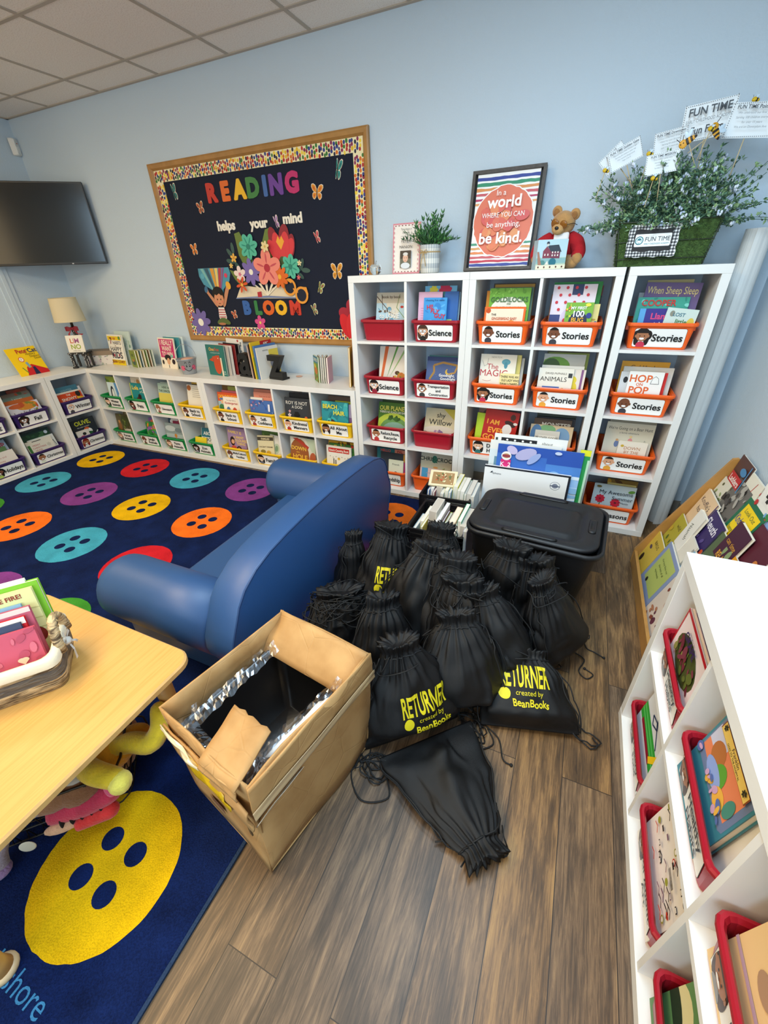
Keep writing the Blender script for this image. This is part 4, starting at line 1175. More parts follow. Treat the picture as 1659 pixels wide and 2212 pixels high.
def sofa():
    t = thing('childs_sofa', 'low blue vinyl sofa with rolled arms, seen from behind on the rug', 'sofa', T(0, 0, .010))
    ca, r = (-2.125, -.952), .145
    zc = .272
    arch = [(-2.215, .405), (-2.19, .45), (-2.145, .495), (-2.07, .535), (-1.98, .558), (-1.86, .572), (-1.70, .582), (-1.52, .585), (-1.34, .580), (-1.17, .571),
            (-1.03, .556), (-.945, .532), (-.89, .495), (-.86, .445), (-.848, .40)]
    left = [(ca[0] + .02, .02), (-2.215, .02), (-2.22, .10), (-2.235, .16)] + [(ca[0] + r * math.cos(a), zc + r * math.sin(a)) for a in [PI + .6, PI + .3, PI, PI - .3, PI - .6]]
    right = [(ca[1] + r * math.cos(a), zc + r * math.sin(a)) for a in [.6, .3, 0, -.3, -.6]] + [(-.845, .16), (-.86, .10), (-.865, .02), (ca[1] - .02, .02)]
    prof = left + arch + right
    cx, cyy = -1.53, .25

    def ring(x, ins):
        out = []
        n = len(prof)
        for i, p in enumerate(prof):
            a, b = Vector(prof[i - 1]), Vector(prof[(i + 1) % n])
            d = (b - a).normalized()
            nrm = Vector((d.y, -d.x))
            q = Vector(p) + nrm * ins
            out.append((x, q.x, max(q.y, .012)))
        return out
    x0, x1 = .285, .435
    mb = MB()
    mb.loft([ring(x0, .022), ring(x0 + .005, .010), ring(x0 + .016, 0), ring(x1 - .008, 0), ring(x1 - .002, .004), ring(x1, .012)], VINYL, smooth=True)
    mb.obj('backrest', t)
    mb = MB()
    rg = ring(x1 - .001, .0025)
    mb.tube([rg[i] for i in range(1, len(rg) - 1)], .0035, mat('#173A68', .45), 6)
    mb.obj('piping', t)
    for k, y in enumerate(ca):
        mb = MB()
        prof2 = [(.01, -.375), (.06, -.372), (.10, -.362), (.128, -.345), (.142, -.32), (r, -.28), (r, .0), (r, .283)]
        mb.lathe(prof2, VINYL, 32, T(0, y, zc) @ Ry(PI / 2))
        s = 1 if k else -1
        y0, y1 = sorted((y - s * .11, y + s * .075))
        mb.bev(-.30, .285, y0, y1, .0, .25, VINYL, .02)
        mb.obj('arm', t)
    mb = MB()
    mb.bev(-.195, .29, ca[0] + .10, ca[1] - .10, 0, .245, VINYL, .035, seg=4)
    mb.obj('seat', t)


sofa()

# ------------------------------------------------------------------ table with baskets
MAPLE = mat('#E3B569', 0.33, var=.09, vscale=5, spec=.4)


def maple_top():
    m, nt, b = node_mat('maple_laminate')
    N, L = nt.nodes.new, nt.links.new
    tc = N('ShaderNodeTexCoord')
    mp = N('ShaderNodeMapping')
    mp.inputs['Scale'].default_value = (170, 5, 1)
    L(tc.outputs['Object'], mp.inputs['Vector'])
    n = N('ShaderNodeTexNoise')
    n.inputs['Scale'].default_value = 1
    n.inputs['Detail'].default_value = 6
    L(mp.outputs['Vector'], n.inputs['Vector'])
    r = N('ShaderNodeValToRGB')
    r.color_ramp.elements[0].position, r.color_ramp.elements[0].color = .32, lin('#C6944D')
    r.color_ramp.elements[1].position, r.color_ramp.elements[1].color = .56, lin('#CF9E58')
    L(n.outputs['Fac'], r.inputs['Fac'])
    L(r.outputs['Color'], b.inputs['Base Color'])
    b.inputs['Roughness'].default_value = .36
    return m


t = thing('childs_table', 'low pale maple table with rounded corners, book basket on it', 'table', T(0, 0, .0))
TX0, TX1, TY0, TY1, TZ = -.375, .432, -3.20, -2.402, .45
mb = MB()
lp = [(x, y) for x, y in rrect(TX0, TX1, TY0, TY1, .055, 6)]


def inset_loop(x0, x1, y0, y1, r, ins, z, n=6):
    return [(x, y, z) for x, y in rrect(x0 + ins, x1 - ins, y0 + ins, y1 - ins, r - ins * .5, n)]


mb.loft([inset_loop(TX0, TX1, TY0, TY1, .055, .006, TZ - .028), inset_loop(TX0, TX1, TY0, TY1, .055, 0, TZ - .022), inset_loop(TX0, TX1, TY0, TY1, .055, 0, TZ - .006),
         inset_loop(TX0, TX1, TY0, TY1, .055, .005, TZ)], mat('#D2A868', .4, var=.08, vscale=30), cap1=False)
mb.add(inset_loop(TX0, TX1, TY0, TY1, .055, .005, TZ), [tuple(range(28))], maple_top())
mb.obj('tabletop', t)
for (x, y) in ((.352, -3.095), (.345, -2.485), (-.295, -3.095), (-.295, -2.485)):
    mb = MB()
    mb.lathe([(.026, .030), (.021, .06), (.025, .25), (.029, TZ - .028)], mat('#C99A56', .4, var=.1, vscale=20), 18, T(x, y, 0))
    leg = mb.obj('leg', t)
    g = MB().lathe([(.031, .011), (.033, .016), (.033, .026), (.026, .031)], mat('#CBB089', .45), 18, T(x, y, 0)).obj('foot_glide', leg)

# seagrass basket on the table
u_, v_ = Vector((.617, .787, 0)), Vector((-.787, .617, 0))
BM = frame((.19, -2.635, TZ + .0005), u_, v_)        # x along the long side, y across, z up; origin is the near corner


def seagrass():
    m, nt, b = node_mat('seagrass_weave')
    N, L = nt.nodes.new, nt.links.new
    tc = N('ShaderNodeTexCoord')
    mp = N('ShaderNodeMapping')
    mp.inputs['Scale'].default_value = (18, 18, 95)
    L(tc.outputs['Object'], mp.inputs['Vector'])
    n = N('ShaderNodeTexNoise')
    n.inputs['Scale'].default_value = 1
    n.inputs['Detail'].default_value = 4
    n.inputs['Distortion'].default_value = 1.0
    L(mp.outputs['Vector'], n.inputs['Vector'])
    sx = N('ShaderNodeSeparateXYZ')
    L(tc.outputs['Object'], sx.inputs[0])
    r = N('ShaderNodeValToRGB')
    r.color_ramp.elements[0].position, r.color_ramp.elements[0].color = .36, lin('#4F3E2B')
    r.color_ramp.elements[1].position, r.color_ramp.elements[1].color = .62, lin('#CDB58B')
    L(n.outputs['Fac'], r.inputs['Fac'])
    r2 = N('ShaderNodeValToRGB')
    r2.color_ramp.interpolation = 'CONSTANT'
    e = r2.color_ramp.elements
    e[0].position, e[0].color = 0, (0, 0, 0, 1)
    e[1].position, e[1].color = .045, (1, 1, 1, 1)
    e3 = e.new(.085)
    e3.color = (0, 0, 0, 1)
    L(sx.outputs['Z'], r2.inputs['Fac'])
    mx = N('ShaderNodeMix')
    mx.data_type = 'RGBA'
    mx.inputs[7].default_value = lin('#4C4B4C')
    ml = N('ShaderNodeMath')
    ml.operation = 'MULTIPLY'
    ml.inputs[1].default_value = .85
    L(r2.outputs['Color'], ml.inputs[0])
    L(ml.outputs[0], mx.inputs[0])
    L(r.outputs['Color'], mx.inputs[6])
    L(mx.outputs[2], b.inputs['Base Color'])
    b.inputs['Roughness'].default_value = .75
    bp = N('ShaderNodeBump')
    bp.inputs['Strength'].default_value = 1.0
    bp.inputs['Distance'].default_value = .01
    L(n.outputs['Fac'], bp.inputs['Height'])
    L(bp.outputs['Normal'], b.inputs['Normal'])
    return m


SG = seagrass()
t = thing('woven_basket', 'woven seagrass basket with cream lining and a tied ribbon, full of books', 'basket', BM)
mb = MB()
BLX, BLY = .40, .215


def bl(ins, z, r=.03):
    return [(x - BLX + .0, y, z) for x, y in rrect(ins, BLX - ins, ins, BLY - ins, r, 4)]


mb.loft([bl(.014, 0), bl(.006, .03), bl(.002, .07), bl(0, .115), bl(.003, .122), bl(.012, .122), bl(.014, .11), bl(.022, .012)], SG, smooth=True)
mb.obj('basket_body', t)
mb = MB()
LN = mat('#E4D9BE', .9, bump=.3, bscale=120)
mb.loft([bl(-.004, .098), bl(-.005, .122), bl(.004, .131), bl(.016, .126), bl(.02, .06)], LN, cap0=False, cap1=False, smooth=True)
mb.obj('cloth_lining', t)
mb = MB()      # tall braided handle on the end
hp = []
for a in range(13):
    k = PI * a / 12
    hp.append((.004, BLY / 2 - .055 * math.cos(k), .10 + .085 * math.sin(k)))
mb.tube(hp, .013, SG, 10)
for a in range(1, 12):
    mb.ball(hp[a], (.015, .009, .010), mat('#B99D6C' if a % 2 else '#8A6D45', .8), 8, 6)
mb.obj('handle', t)
mb = MB()
RB = mat('#C9C6BF', .8)
mb.ball((.012, BLY / 2 - .02, .105), (.014, .016, .012), RB, 8, 6)
for s, e in ((-1, .05), (1, .035)):
    mb.loft([[(.014, BLY / 2 - .025, .105), (.014, BLY / 2 - .015, .105)], [(.024, BLY / 2 - .02 + s * .02, .08), (.024, BLY / 2 - .008 + s * .02, .078)],
             [(.022, BLY / 2 - .02 + s * .03, .10 - e), (.022, BLY / 2 - .002 + s * .03, .094 - e)]], RB, closed=False)
    mb.loft([[(.014, BLY / 2 - .02, .105), (.014, BLY / 2 - .02, .112)], [(.022, BLY / 2 - .02 + s * .02, .135), (.022, BLY / 2 - .02 + s * .025, .12)],
             [(.02, BLY / 2 - .02 + s * .01, .15), (.02, BLY / 2 - .02 + s * .018, .15)]], RB, closed=False)
mb.obj('ribbon', t)
for (y, w, h, tt, lean, x, col, ops, lab) in [
    (.040, .19, .21, .012, .30, -.135, '#C2546A', [('e', .3, .25, .3, .2, '#7A5A92'), ('e', .25, .1, .25, .12, '#8A9A4A'), blob(16, '#B04A60,#CC6A7C', 71, size=.1), ('e', .72, .52, .05, .035, '#EBC9A8'), ('e', .76, .52, .05, .035, '#EBC9A8'), ('p', [(.68, .5), (.80, .5), (.74, .44)], '#EBC9A8')], 'rose-pink picture book at the front of the woven basket'),
    (.058, .20, .225, .008, .29, -.17, '#3B4560', [], 'thin dark navy book behind the rose-pink one in the woven basket'),
    (.070, .20, .235, .010, .28, -.16, '#C8202A', [('r', 0, .9, 1, 1, '#E8E0DA')], 'red book in the woven basket'),
    (.086, .21, .255, .012, .27, -.15, '#B5586E', [('r', .0, .93, 1, 1, '#D9C9C4')], 'dusty pink book in the middle of the woven basket'),
    (.103, .21, .26, .008, .26, -.17, '#7FA6BE', [], 'light blue book in the middle of the woven basket'),
    (.118, .23, .30, .012, .24, -.145, '#D8D79A', [('l', [(0, .85), (1, .75)], .01, '#B9B877'), ('l', [(0, .7), (1, .62)], .01, '#B9B877'), ('l', [(0, .55), (1, .5)], .01, '#B9B877'), ('e', .85, .42, .12, .12, '#7A2A22'), tx('PUT OUT THE FIRE!', .52, .92, .05, '#8A2F22', rot=.04)], 'pale yellow-green book with small red capitals in the woven basket'),
    (.138, .23, .31, .020, .22, -.130, '#7AB82F', [], 'thick bright green book in the woven basket'),
    (.165, .23, .315, .010, .16, -.16, '#DDE6E0', [], 'pale mint book at the back of the woven basket')]:
    book_local(BM @ T(x, y, .015) @ Rx(-lean), w, h * .86, tt, col, ops, lab, 'books in the woven basket', back=col)

# wire basket of soft toys on the rug under the table
WM = frame((.345, -2.70, .0115), (.70, .714, 0), (-.714, .70, 0))
WIRE = mat('#3A332C', .4, metal=.7)
t = thing('wire_basket', 'dark wire basket of soft toys on the rug under the table', 'basket', WM)
mb = MB()
WL, WW, WH = .46, .33, .20


def wl(k):
    f = k / 3
    e = .03 * (1 - f)
    return [(x - WL, y, WH * f) for x, y in rrect(e, WL - e, e, WW - e, .05, 3)]


for k in range(4):
    mb.tube(wl(k), .0028 if k < 3 else .004, WIRE, 6, closed=True)
a, b = wl(0), wl(3)
n = len(a)
for i in range(n):
    if i % 2 == 0:
        mb.tube([a[i], b[i]], .0016, WIRE, 5)
for k in range(1, 9):
    f = k / 9
    for (y0, y1, e0) in ((0.03, 0, 0), (WW - .03, WW, 0)):
        mb.tube([(-WL + .05 + f * (WL - .1), y0, 0), (-WL + .05 + f * (WL - .1), y1, WH)], .0016, WIRE, 5)
        mb.tube([(-WL + .03 + f * (WL - .1), y0, 0), (-WL + .09 + f * (WL - .1), y1, WH)], .0016, WIRE, 5)
for k in range(1, 6):
    f = k / 6
    for (x0, x1) in ((-.03, 0), (-WL + .03, -WL)):
        mb.tube([(x0, .04 + f * (WW - .08), 0), (x1, .04 + f * (WW - .08), WH)], .0016, WIRE, 5)
    mb.tube([(-WL + .03, .04 + f * (WW - .08), 0), (-.03, .04 + f * (WW - .08), 0)], .0016, WIRE, 5)
mb.obj('wire_frame', t)
mb = MB()
mb.tube([(-.0, .10, WH), (.045, .11, WH - .02), (.065, .15, WH - .06), (.045, .19, WH - .02), (0, .20, WH)], .003, WIRE, 6)
mb.obj('handle', t)


def fur(c):
    return mat(c, .95, bump=.9, bscale=170, var=.16, vscale=30, sheen=.3)


def toy(name, label, parts):
    t = thing(name, label, 'soft toy', WM, 'soft toys in the wire basket')
    for nm, mk in parts:
        mb = MB()
        for k in mk:
            if k[0] == 'b':
                mb.ball(k[1], k[2], k[3], 16, 10, rot=k[4] if len(k) > 4 else None)
            else:
                mb.tube(k[1], k[2], k[3], 12)
        mb.obj(nm, t)


YF_, YO = fur('#D9B81F'), fur('#D89A1A')


def limb(*p):
    pts = [Vector(q[:3]) for q in p]
    out, rr = [], []
    N = 6
    for i in range(len(pts) - 1):
        for k in range(N):
            f = k / N
            p0, p1, p2, p3 = pts[max(i - 1, 0)], pts[i], pts[i + 1], pts[min(i + 2, len(pts) - 1)]
            out.append(.5 * ((2 * p1) + (p2 - p0) * f + (2 * p0 - 5 * p1 + 4 * p2 - p3) * f * f + (3 * p1 - p0 - 3 * p2 + p3) * f ** 3))
            rr.append(p[i][3] * (1 - f) + p[i + 1][3] * f)
    out.append(pts[-1])
    rr.append(p[-1][3])
    # round end
    d = (out[-1] - out[-2]).normalized()
    for q, s in ((.5, .87), (.85, .5), (1.0, .15)):
        out.append(pts[-1] + d * p[-1][3] * q)
        rr.append(p[-1][3] * s)
    return ('t', out, rr)


def L_(m, *p):
    return (*limb(*p), m)


toy('plush_toy', 'yellow plush toy with a bent arm reaching out of the wire basket', [
    ('body', [('b', (-0.055, 0.110, 0.163), (.075, .065, .06), YO), ('b', (-0.125, 0.120, 0.183), (.06, .06, .055), YF_)]),
    ('arm', [L_(YF_, (-.05, .10, .18, .03), (.02, .09, .20, .032), (.085, .06, .205, .033), (.12, .075, .235, .03), (.13, .105, .285, .026))]),
    ('leg', [L_(YF_, (-0.105, 0.070, 0.203, .03), (-0.055, 0.010, 0.223, .033), (0.000, -0.020, 0.203, .03)), ('b', (0.010, -0.032, 0.198), (.032, .034, .032), fur('#E9D75A'))]),
    ('foot', [('b', (0.015, 0.150, 0.163), (.05, .03, .03), YO), ('b', (-0.015, 0.090, 0.173), (.045, .03, .03), YO)])])
toy('plush_bear', 'curly brown plush bear lying in the wire basket', [
    ('body', [('b', (-0.190, 0.070, 0.160), (.10, .085, .07), fur('#9A6A45')), ('b', (-0.120, 0.040, 0.150), (.07, .06, .06), fur('#8A5C3A'))]),
    ('paw_patch', [('b', (-0.115, 0.040, 0.210), (.04, .035, .012), mat('#B9AFA0', .9))])])
toy('plush_elephant', 'lilac-grey plush toy hanging at the corner of the wire basket', [
    ('body', [('b', (-0.300, 0.050, 0.150), (.08, .06, .055), fur('#8F8088')), ('b', (-0.240, 0.020, 0.160), (.045, .035, .03), fur('#9A8C92'))]),
    ('leg', [L_(fur('#94858E'), (-0.320, 0.030, 0.130, .026), (-0.340, -0.020, 0.080, .022), (-0.350, -0.035, 0.030, .02)), ('b', (-0.355, -0.045, 0.022), (.032, .028, .014), fur('#8A6C92'))]),
    ('care_tag', [('b', (-.275, -.03, .06), (.020, .003, .026), mat('#CFC6B0', .8))])])
toy('plush_tiger', 'pink and black striped plush toy at the near side of the wire basket', [
    ('body', [L_(fur('#C22F4E'), (-0.210, 0.015, 0.100, .03), (-0.120, 0.005, 0.110, .038), (-0.050, 0.005, 0.120, .035)), L_(fur('#D9302F'), (-0.150, -0.018, 0.060, .022), (-0.060, -0.020, 0.070, .026))]),
    ('stripe', [('b', (-.18 + .026 * i, .0, .085 + .004 * i), (.008, .030, .035), mat('#17110F', .9)) for i in range(5)]),
    ('muzzle', [('b', (-0.185, -0.015, 0.070), (.05, .018, .018), fur('#E2B08A'))]),
    ('ear', [('b', (-0.035, -0.015, 0.155), (.012, .012, .035), fur('#E2557F'))])])
toy('plush_pup', 'tan plush toy pressed against the far end of the wire basket', [
    ('body', [('b', (-.055, .23, .09), (.05, .06, .06), fur('#A5764A')), ('b', (-.08, .10, .09), (.05, .05, .05), fur('#8A6A5A')), ('b', (-.06, .17, .06), (.05, .06, .05), fur('#B58A6A'))])])
# ------------------------------------------------------------------ cardboard box
def cardboard(c='#B58A55'):
    m, nt, b = node_mat('cardboard')
    N, L = nt.nodes.new, nt.links.new
    tc = N('ShaderNodeTexCoord')
    n = N('ShaderNodeTexNoise')
    n.inputs['Scale'].default_value = 9
    n.inputs['Detail'].default_value = 7
    L(tc.outputs['Object'], n.inputs['Vector'])
    r = N('ShaderNodeValToRGB')
    r.color_ramp.elements[0].position, r.color_ramp.elements[0].color = .32, lin('#A67B47')
    r.color_ramp.elements[1].position, r.color_ramp.elements[1].color = .62, lin('#BE9560')
    L(n.outputs['Fac'], r.inputs['Fac'])
    L(r.outputs['Color'], b.inputs['Base Color'])
    b.inputs['Roughness'].default_value = .7
    v = N('ShaderNodeTexVoronoi')
    v.feature = 'DISTANCE_TO_EDGE'
    v.inputs['Scale'].default_value = 7
    L(tc.outputs['Object'], v.inputs['Vector'])
    mr = N('ShaderNodeMapRange')
    mr.inputs['From Max'].default_value = .02
    L(v.outputs['Distance'], mr.inputs['Value'])
    bp = N('ShaderNodeBump')
    bp.inputs['Strength'].default_value = .25
    bp.inputs['Distance'].default_value = .004
    L(mr.outputs['Result'], bp.inputs['Height'])
    L(bp.outputs['Normal'], b.inputs['Normal'])
    return m


CB = cardboard()
CBX = frame((.497, -2.588, .0), (.3530, -.078, 0), (.078, .353, 0))
CBX = T(0, 0, .0112) @ CBX
bx_l, by_l, bz = .362, .452, .452


def sheet(mb, q, th, m, n=8, warp=0.0, seed=0, ragged=None):
    """a board given by its four corners (p00,p10,p11,p01), thickness th, with a gentle warp"""
    p = [Vector(a) for a in q]
    nr = (p[1] - p[0]).cross(p[3] - p[0]).normalized()
    rr = random.Random(seed)
    A, B = [], []
    for j in range(n + 1):
        for i in range(n + 1):
            u, v = i / n, j / n
            x = p[0] * (1 - u) * (1 - v) + p[1] * u * (1 - v) + p[2] * u * v + p[3] * (1 - u) * v
            if ragged and j == n:
                x += (p[3] - p[0]).normalized() * rr.uniform(-1, 1) * ragged
            w = warp * (noise.noise(Vector((u * 2.2 + seed, v * 2.2, seed * 1.7))))
            A.append(x + nr * w)
            B.append(x + nr * (w - th))
    k = (n + 1) ** 2
    fs = []
    for j in range(n):
        for i in range(n):
            a = j * (n + 1) + i
            fs.append((a, a + 1, a + n + 2, a + n + 1))
            fs.append((k + a + n + 1, k + a + n + 2, k + a + 1, k + a))
    for i in range(n):
        a, b_ = i, n * (n + 1) + i
        fs += [(a + k, a + 1 + k, a + 1, a), (b_, b_ + 1, b_ + 1 + k, b_ + k)]
        a, b_ = i * (n + 1), i * (n + 1) + n
        fs += [(a, a + n + 1, a + n + 1 + k, a + k), (b_ + k, b_ + n + 1 + k, b_ + n + 1, b_)]
    mb.add(A + B, fs, m, None, True)


t = thing('cardboard_box', 'tall open brown cardboard box with torn taped flaps beside the table', 'box', CBX)
mb = MB()
th = .005
X1, Y1 = bx_l, by_l
sheet(mb, [(0, 0, 0), (0, Y1, 0), (.003, Y1 - .002, bz + .012), (.0, .0, bz)], -th, CB, warp=.012, seed=2)          # left
sheet(mb, [(X1, 0, 0), (X1, Y1, 0), (X1 + .004, Y1 + .03, bz), (X1 + .012, .012, bz)], th, CB, warp=.014, seed=3)   # right
sheet(mb, [(0, 0, 0), (X1, 0, 0), (X1 + .01, .012, bz), (0, 0, bz)], th, CB, warp=.012, seed=4)                    # near
sheet(mb, [(0, Y1, 0), (X1, Y1, 0), (X1 + .004, Y1 + .03, bz), (.003, Y1 - .002, bz + .012)], -th, CB, warp=.008, seed=5)  # far
sheet(mb, [(0, 0, .003), (X1, 0, .003), (X1, Y1, .003), (0, Y1, .003)], th, CB, n=2)
mb.obj('carton', t)
mb = MB()
sheet(mb, [(.004, Y1 - .004, bz + .012), (X1 + .003, Y1 + .026, bz), (X1 - .005, Y1 - .085, bz - .095), (-.0 + .012, Y1 - .115, bz - .085)], .005, CB, warp=.012, seed=6)
mb.obj('flap', t)
mb = MB()
sheet(mb, [(.215, -.018, bz - .012), (.352, -.010, bz - .010), (.338, .125, bz + .048), (.205, .115, bz + .052)], .005, CB, warp=.008, seed=7, ragged=.005)
sheet(mb, [(.205, -.022, bz - .045), (.355, -.014, bz - .045), (.352, -.010, bz - .010), (.215, -.018, bz - .012)], .004, CB, warp=.006, seed=8)
mb.obj('flap', t)
mb = MB()
sheet(mb, [(X1 + .018, .002, bz - .105), (X1 + .016, Y1 + .03, bz - .085), (X1 + .008, Y1 + .032, bz + .001), (X1 + .018, .010, bz + .001)], .005, CB, warp=.006, seed=9)
mb.obj('flap', t)
mb = MB()
sheet(mb, [(-.004, -.012, bz - .155), (X1 + .018, -.014, bz - .16), (X1 + .016, -.012, bz - .075), (-.004, -.008, bz - .07)], .005, CB, warp=.016, seed=10, ragged=.006)
mb.obj('flap', t)
TAPE = mat('#C9AC82', .12, spec=.8)
mb = MB()
sheet(mb, [(X1 + .0225, .0, bz - .125), (X1 + .0215, Y1 + .03, bz - .10), (X1 + .0215, Y1 + .03, bz - .065), (X1 + .023, .0, bz - .088)], .0008, TAPE, n=12, warp=.004, seed=11)
sheet(mb, [(X1 + .006, .0, bz - .175), (X1 + .006, .16, bz - .155), (X1 + .024, .16, bz - .12), (X1 + .025, .0, bz - .135)], .0006, mat('#CDBFA8', .1, spec=.9), n=8, warp=.006, seed=12)
mb.obj('tape_strip', t)
mb = MB()
sheet(mb, [(.10, -.0175, bz - .150), (.30, -.019, bz - .155), (.29, -.0165, bz - .088), (.09, -.0145, bz - .078)], .0008, mat('#C9A51C', .3, var=.3, vscale=25), n=8, warp=.012, seed=10, ragged=.008)
o = mb.obj('yellow_tape', t)
o['label'] = 'torn yellow tape'
mb = MB()
sheet(mb, [(-.006, -.017, bz - .088), (.20, -.020, bz - .098), (.20, -.017, bz - .080), (-.006, -.013, bz - .066)], .0008, mat('#D6C8A8', .08, spec=1.0), n=12, warp=.02, seed=13)
mb.obj('tape_strip', t)
mb = MB()
mb.box(.372 - .016, .372 - .006, -.0135, -.010, bz - .20, bz - .16, mat('#5A4326', .8))
mb.box(.10, .165, -.0012, -.0004, .07, .105, mat('#6B4A3A', .7))
mb.obj('handling_mark', t)

BLKP = mat('#0E0E10', .28, spec=.5, bump=.1, bscale=40)
t = thing('plastic_bin', 'glossy black plastic bin packed inside the cardboard box', 'bin', CBX)
mb = MB()


def bl2(x0, x1, y0, y1, r, z):
    return [(x, y, z) for x, y in rrect(x0, x1, y0, y1, r, 4)]


mb.loft([bl2(.06, .31, .04, .36, .03, .012), bl2(.035, .335, .022, .395, .03, .36), bl2(.028, .342, .016, .402, .035, .362), bl2(.028, .342, .016, .402, .035, .374),
         bl2(.036, .334, .024, .394, .03, .376), bl2(.042, .328, .030, .388, .028, .365), bl2(.066, .304, .046, .354, .025, .10)], BLKP, smooth=True)
mb.obj('bin_shell', t)


def film():
    m, nt, b = node_mat('clear_film')
    out = nt.nodes['Material Output']
    tr = nt.nodes.new('ShaderNodeBsdfTransparent')
    gl = nt.nodes.new('ShaderNodeBsdfGlossy')
    gl.inputs['Roughness'].default_value = .22
    gl.inputs['Color'].default_value = (.9, .93, 1, 1)
    mx = nt.nodes.new('ShaderNodeMixShader')
    mx.inputs[0].default_value = .16
    nt.links.new(tr.outputs[0], mx.inputs[1])
    nt.links.new(gl.outputs[0], mx.inputs[2])
    nt.links.new(mx.outputs[0], out.inputs['Surface'])
    return m


FILM = film()
mb = MB()


def crumple(p0, p1, wdt, n, amp, seed, lift):
    p0, p1 = Vector(p0), Vector(p1)
    d = (p1 - p0).normalized()
    s = Vector((-d.y, d.x, 0))
    rows = []
    for j in range(7):
        row = []
        for i in range(n + 1):
            f = i / n
            q = p0.lerp(p1, f) + s * wdt * (j / 6 - .5)
            z = lift * math.sin(PI * j / 6) + amp * noise.noise(Vector((f * 14 + seed, j * 1.1, seed))) + amp * .6 * noise.noise(Vector((f * 33 + seed, j * 2.1, 3.3)))
            row.append((q.x + amp * .5 * noise.noise(Vector((f * 17, j, seed + 5))), q.y, q.z + z))
        rows.append(row)
    mb.loft(rows, FILM, closed=False, smooth=False)


crumple((.045, .01, .372), (.035, .42, .385), .07, 46, .009, 1, .016)
crumple((.05, .025, .365), (.20, .018, .36), .06, 20, .010, 4, .015)
crumple((.30, .02, .375), (.325, .40, .385), .045, 40, .008, 7, .010)
crumple((.25, .06, .30), (.30, .20, .33), .10, 16, .012, 9, .02)
tag(mb.obj('plastic_film'), 'crinkled clear plastic wrap around the black bin in the cardboard box', 'plastic wrap').matrix_basis = CBX
mb = MB()
sheet(mb, [(.312, .10, .386), (.335, .11, .392), (.342, .33, .396), (.318, .30, .390)], .0006, P_('#E4E4E2'), n=8, warp=.006, seed=3, ragged=.004)
tag(mb.obj('paper_slip'), 'crumpled white paper slip inside the cardboard box', 'paper').matrix_basis = CBX

# ------------------------------------------------------------------ black storage tote
TOTE = mat('#1A1B1E', .46, bump=.12, bscale=420, spec=.5)
TM = T(1.352, -1.075, .0006) @ Rz(-.075)
t = thing('storage_tote', 'big black plastic storage tote with its lid on, in front of the shelves', 'storage tote', TM)
th_ = .405


def tl(hw, hd, r, z):
    return [(x, y, z) for x, y in rrect(-hw, hw, -hd, hd, r, 6)]


mb = MB()
mb.loft([tl(.225, .155, .05, 0), tl(.232, .162, .05, .006), tl(.275, .205, .06, .345), tl(.281, .211, .062, .350), tl(.283, .213, .062, .362), tl(.287, .217, .064, .366), tl(.308, .236, .075, .372), tl(.312, .240, .078, .385),
         tl(.311, .239, .077, .398), tl(.300, .228, .07, .398), tl(.296, .224, .068, .385), tl(.24, .17, .05, .02)], TOTE, smooth=True)
mb.obj('tub', t)
mb = MB()
LIDM = T(-.012, .012, 0)
mb.loft([tl(.296, .222, .085, .386), tl(.298, .224, .086, .402), tl(.290, .216, .082, .408), tl(.225, .165, .05, .409), tl(.212, .152, .045, .394), tl(.198, .138, .04, .394), tl(.185, .125, .035, .408), tl(.15, .10, .03, .409)],
        TOTE, LIDM, smooth=True)
for s in (-1, 1):
    mb.loft([[(x + s * .258, y, z) for x, y in rrect(-.014 * f, .014 * f, -.055 * f, .055 * f, .012 * f, 3)] for f, z in ((1.25, .4092), (1.0, .416), (.7, .4165), (.55, .411))], TOTE, LIDM, smooth=True)
    mb.loft([[(x - .0, y + s * .193, z) for x, y in rrect(-.11 * f, .11 * f, -.014 * f, .014 * f, .012 * f, 3)] for f, z in ((1.15, .4092), (1.0, .4165), (.8, .4165))], TOTE, LIDM, smooth=True)
mb.obj('lid', t)

# ------------------------------------------------------------------ milk crates with upright books
CRT = mat('#141416', .45, spec=.4)


def crate(M, wx, wy, h, label):
    t = thing('milk_crate', label, 'crate', M, 'milk crates of books')
    mb = MB()
    e = .012
    for z0, z1 in ((h - .022, h), (h - .075, h - .055), (h - .048, h - .03), (0, .03)):
        mb.box(0, wx, 0, e, z0, z1, CRT)
        mb.box(0, wx, wy - e, wy, z0, z1, CRT)
        mb.box(0, e, e, wy - e, z0, z1, CRT)
        mb.box(wx - e, wx, e, wy - e, z0, z1, CRT)
    for x in (0, wx - e * 1.6):
        for y in (0, wy - e * 1.6):
            mb.box(x, x + e * 1.6, y, y + e * 1.6, 0, h - .001, CRT)
    mb.box(e, wx - e, e, wy - e, .002, .006, CRT)
    mb.obj('crate_frame', t)
    mb = MB()
    z0, z1 = .03, h - .075
    for ax, ln, offs in (('x', wx, (0.003, wy - .009)), ('y', wy, (0.003, wx - .009))):
        for of in offs:
            n = 8
            for k in range(-n // 2, n):
                for sgn in (1, -1):
                    a0, a1 = k * ln / n * 1.0, k * ln / n + (z1 - z0)
                    if a1 <= .02 or a0 >= ln - .02:
                        continue
                    f0, f1 = max(0, (.015 - a0) / (z1 - z0)), min(1, (ln - .015 - a0) / (z1 - z0))
                    p = []
                    for f in (f0, f1):
                        zz = z0 + (z1 - z0) * (f if sgn > 0 else 1 - f)
                        aa = a0 + (a1 - a0) * f
                        p.append((aa, of + .003, zz) if ax == 'x' else (of + .003, aa, zz))
                    mb.tube(p, .0035, CRT, 5, smooth=False)
    mb.obj('lattice', t)


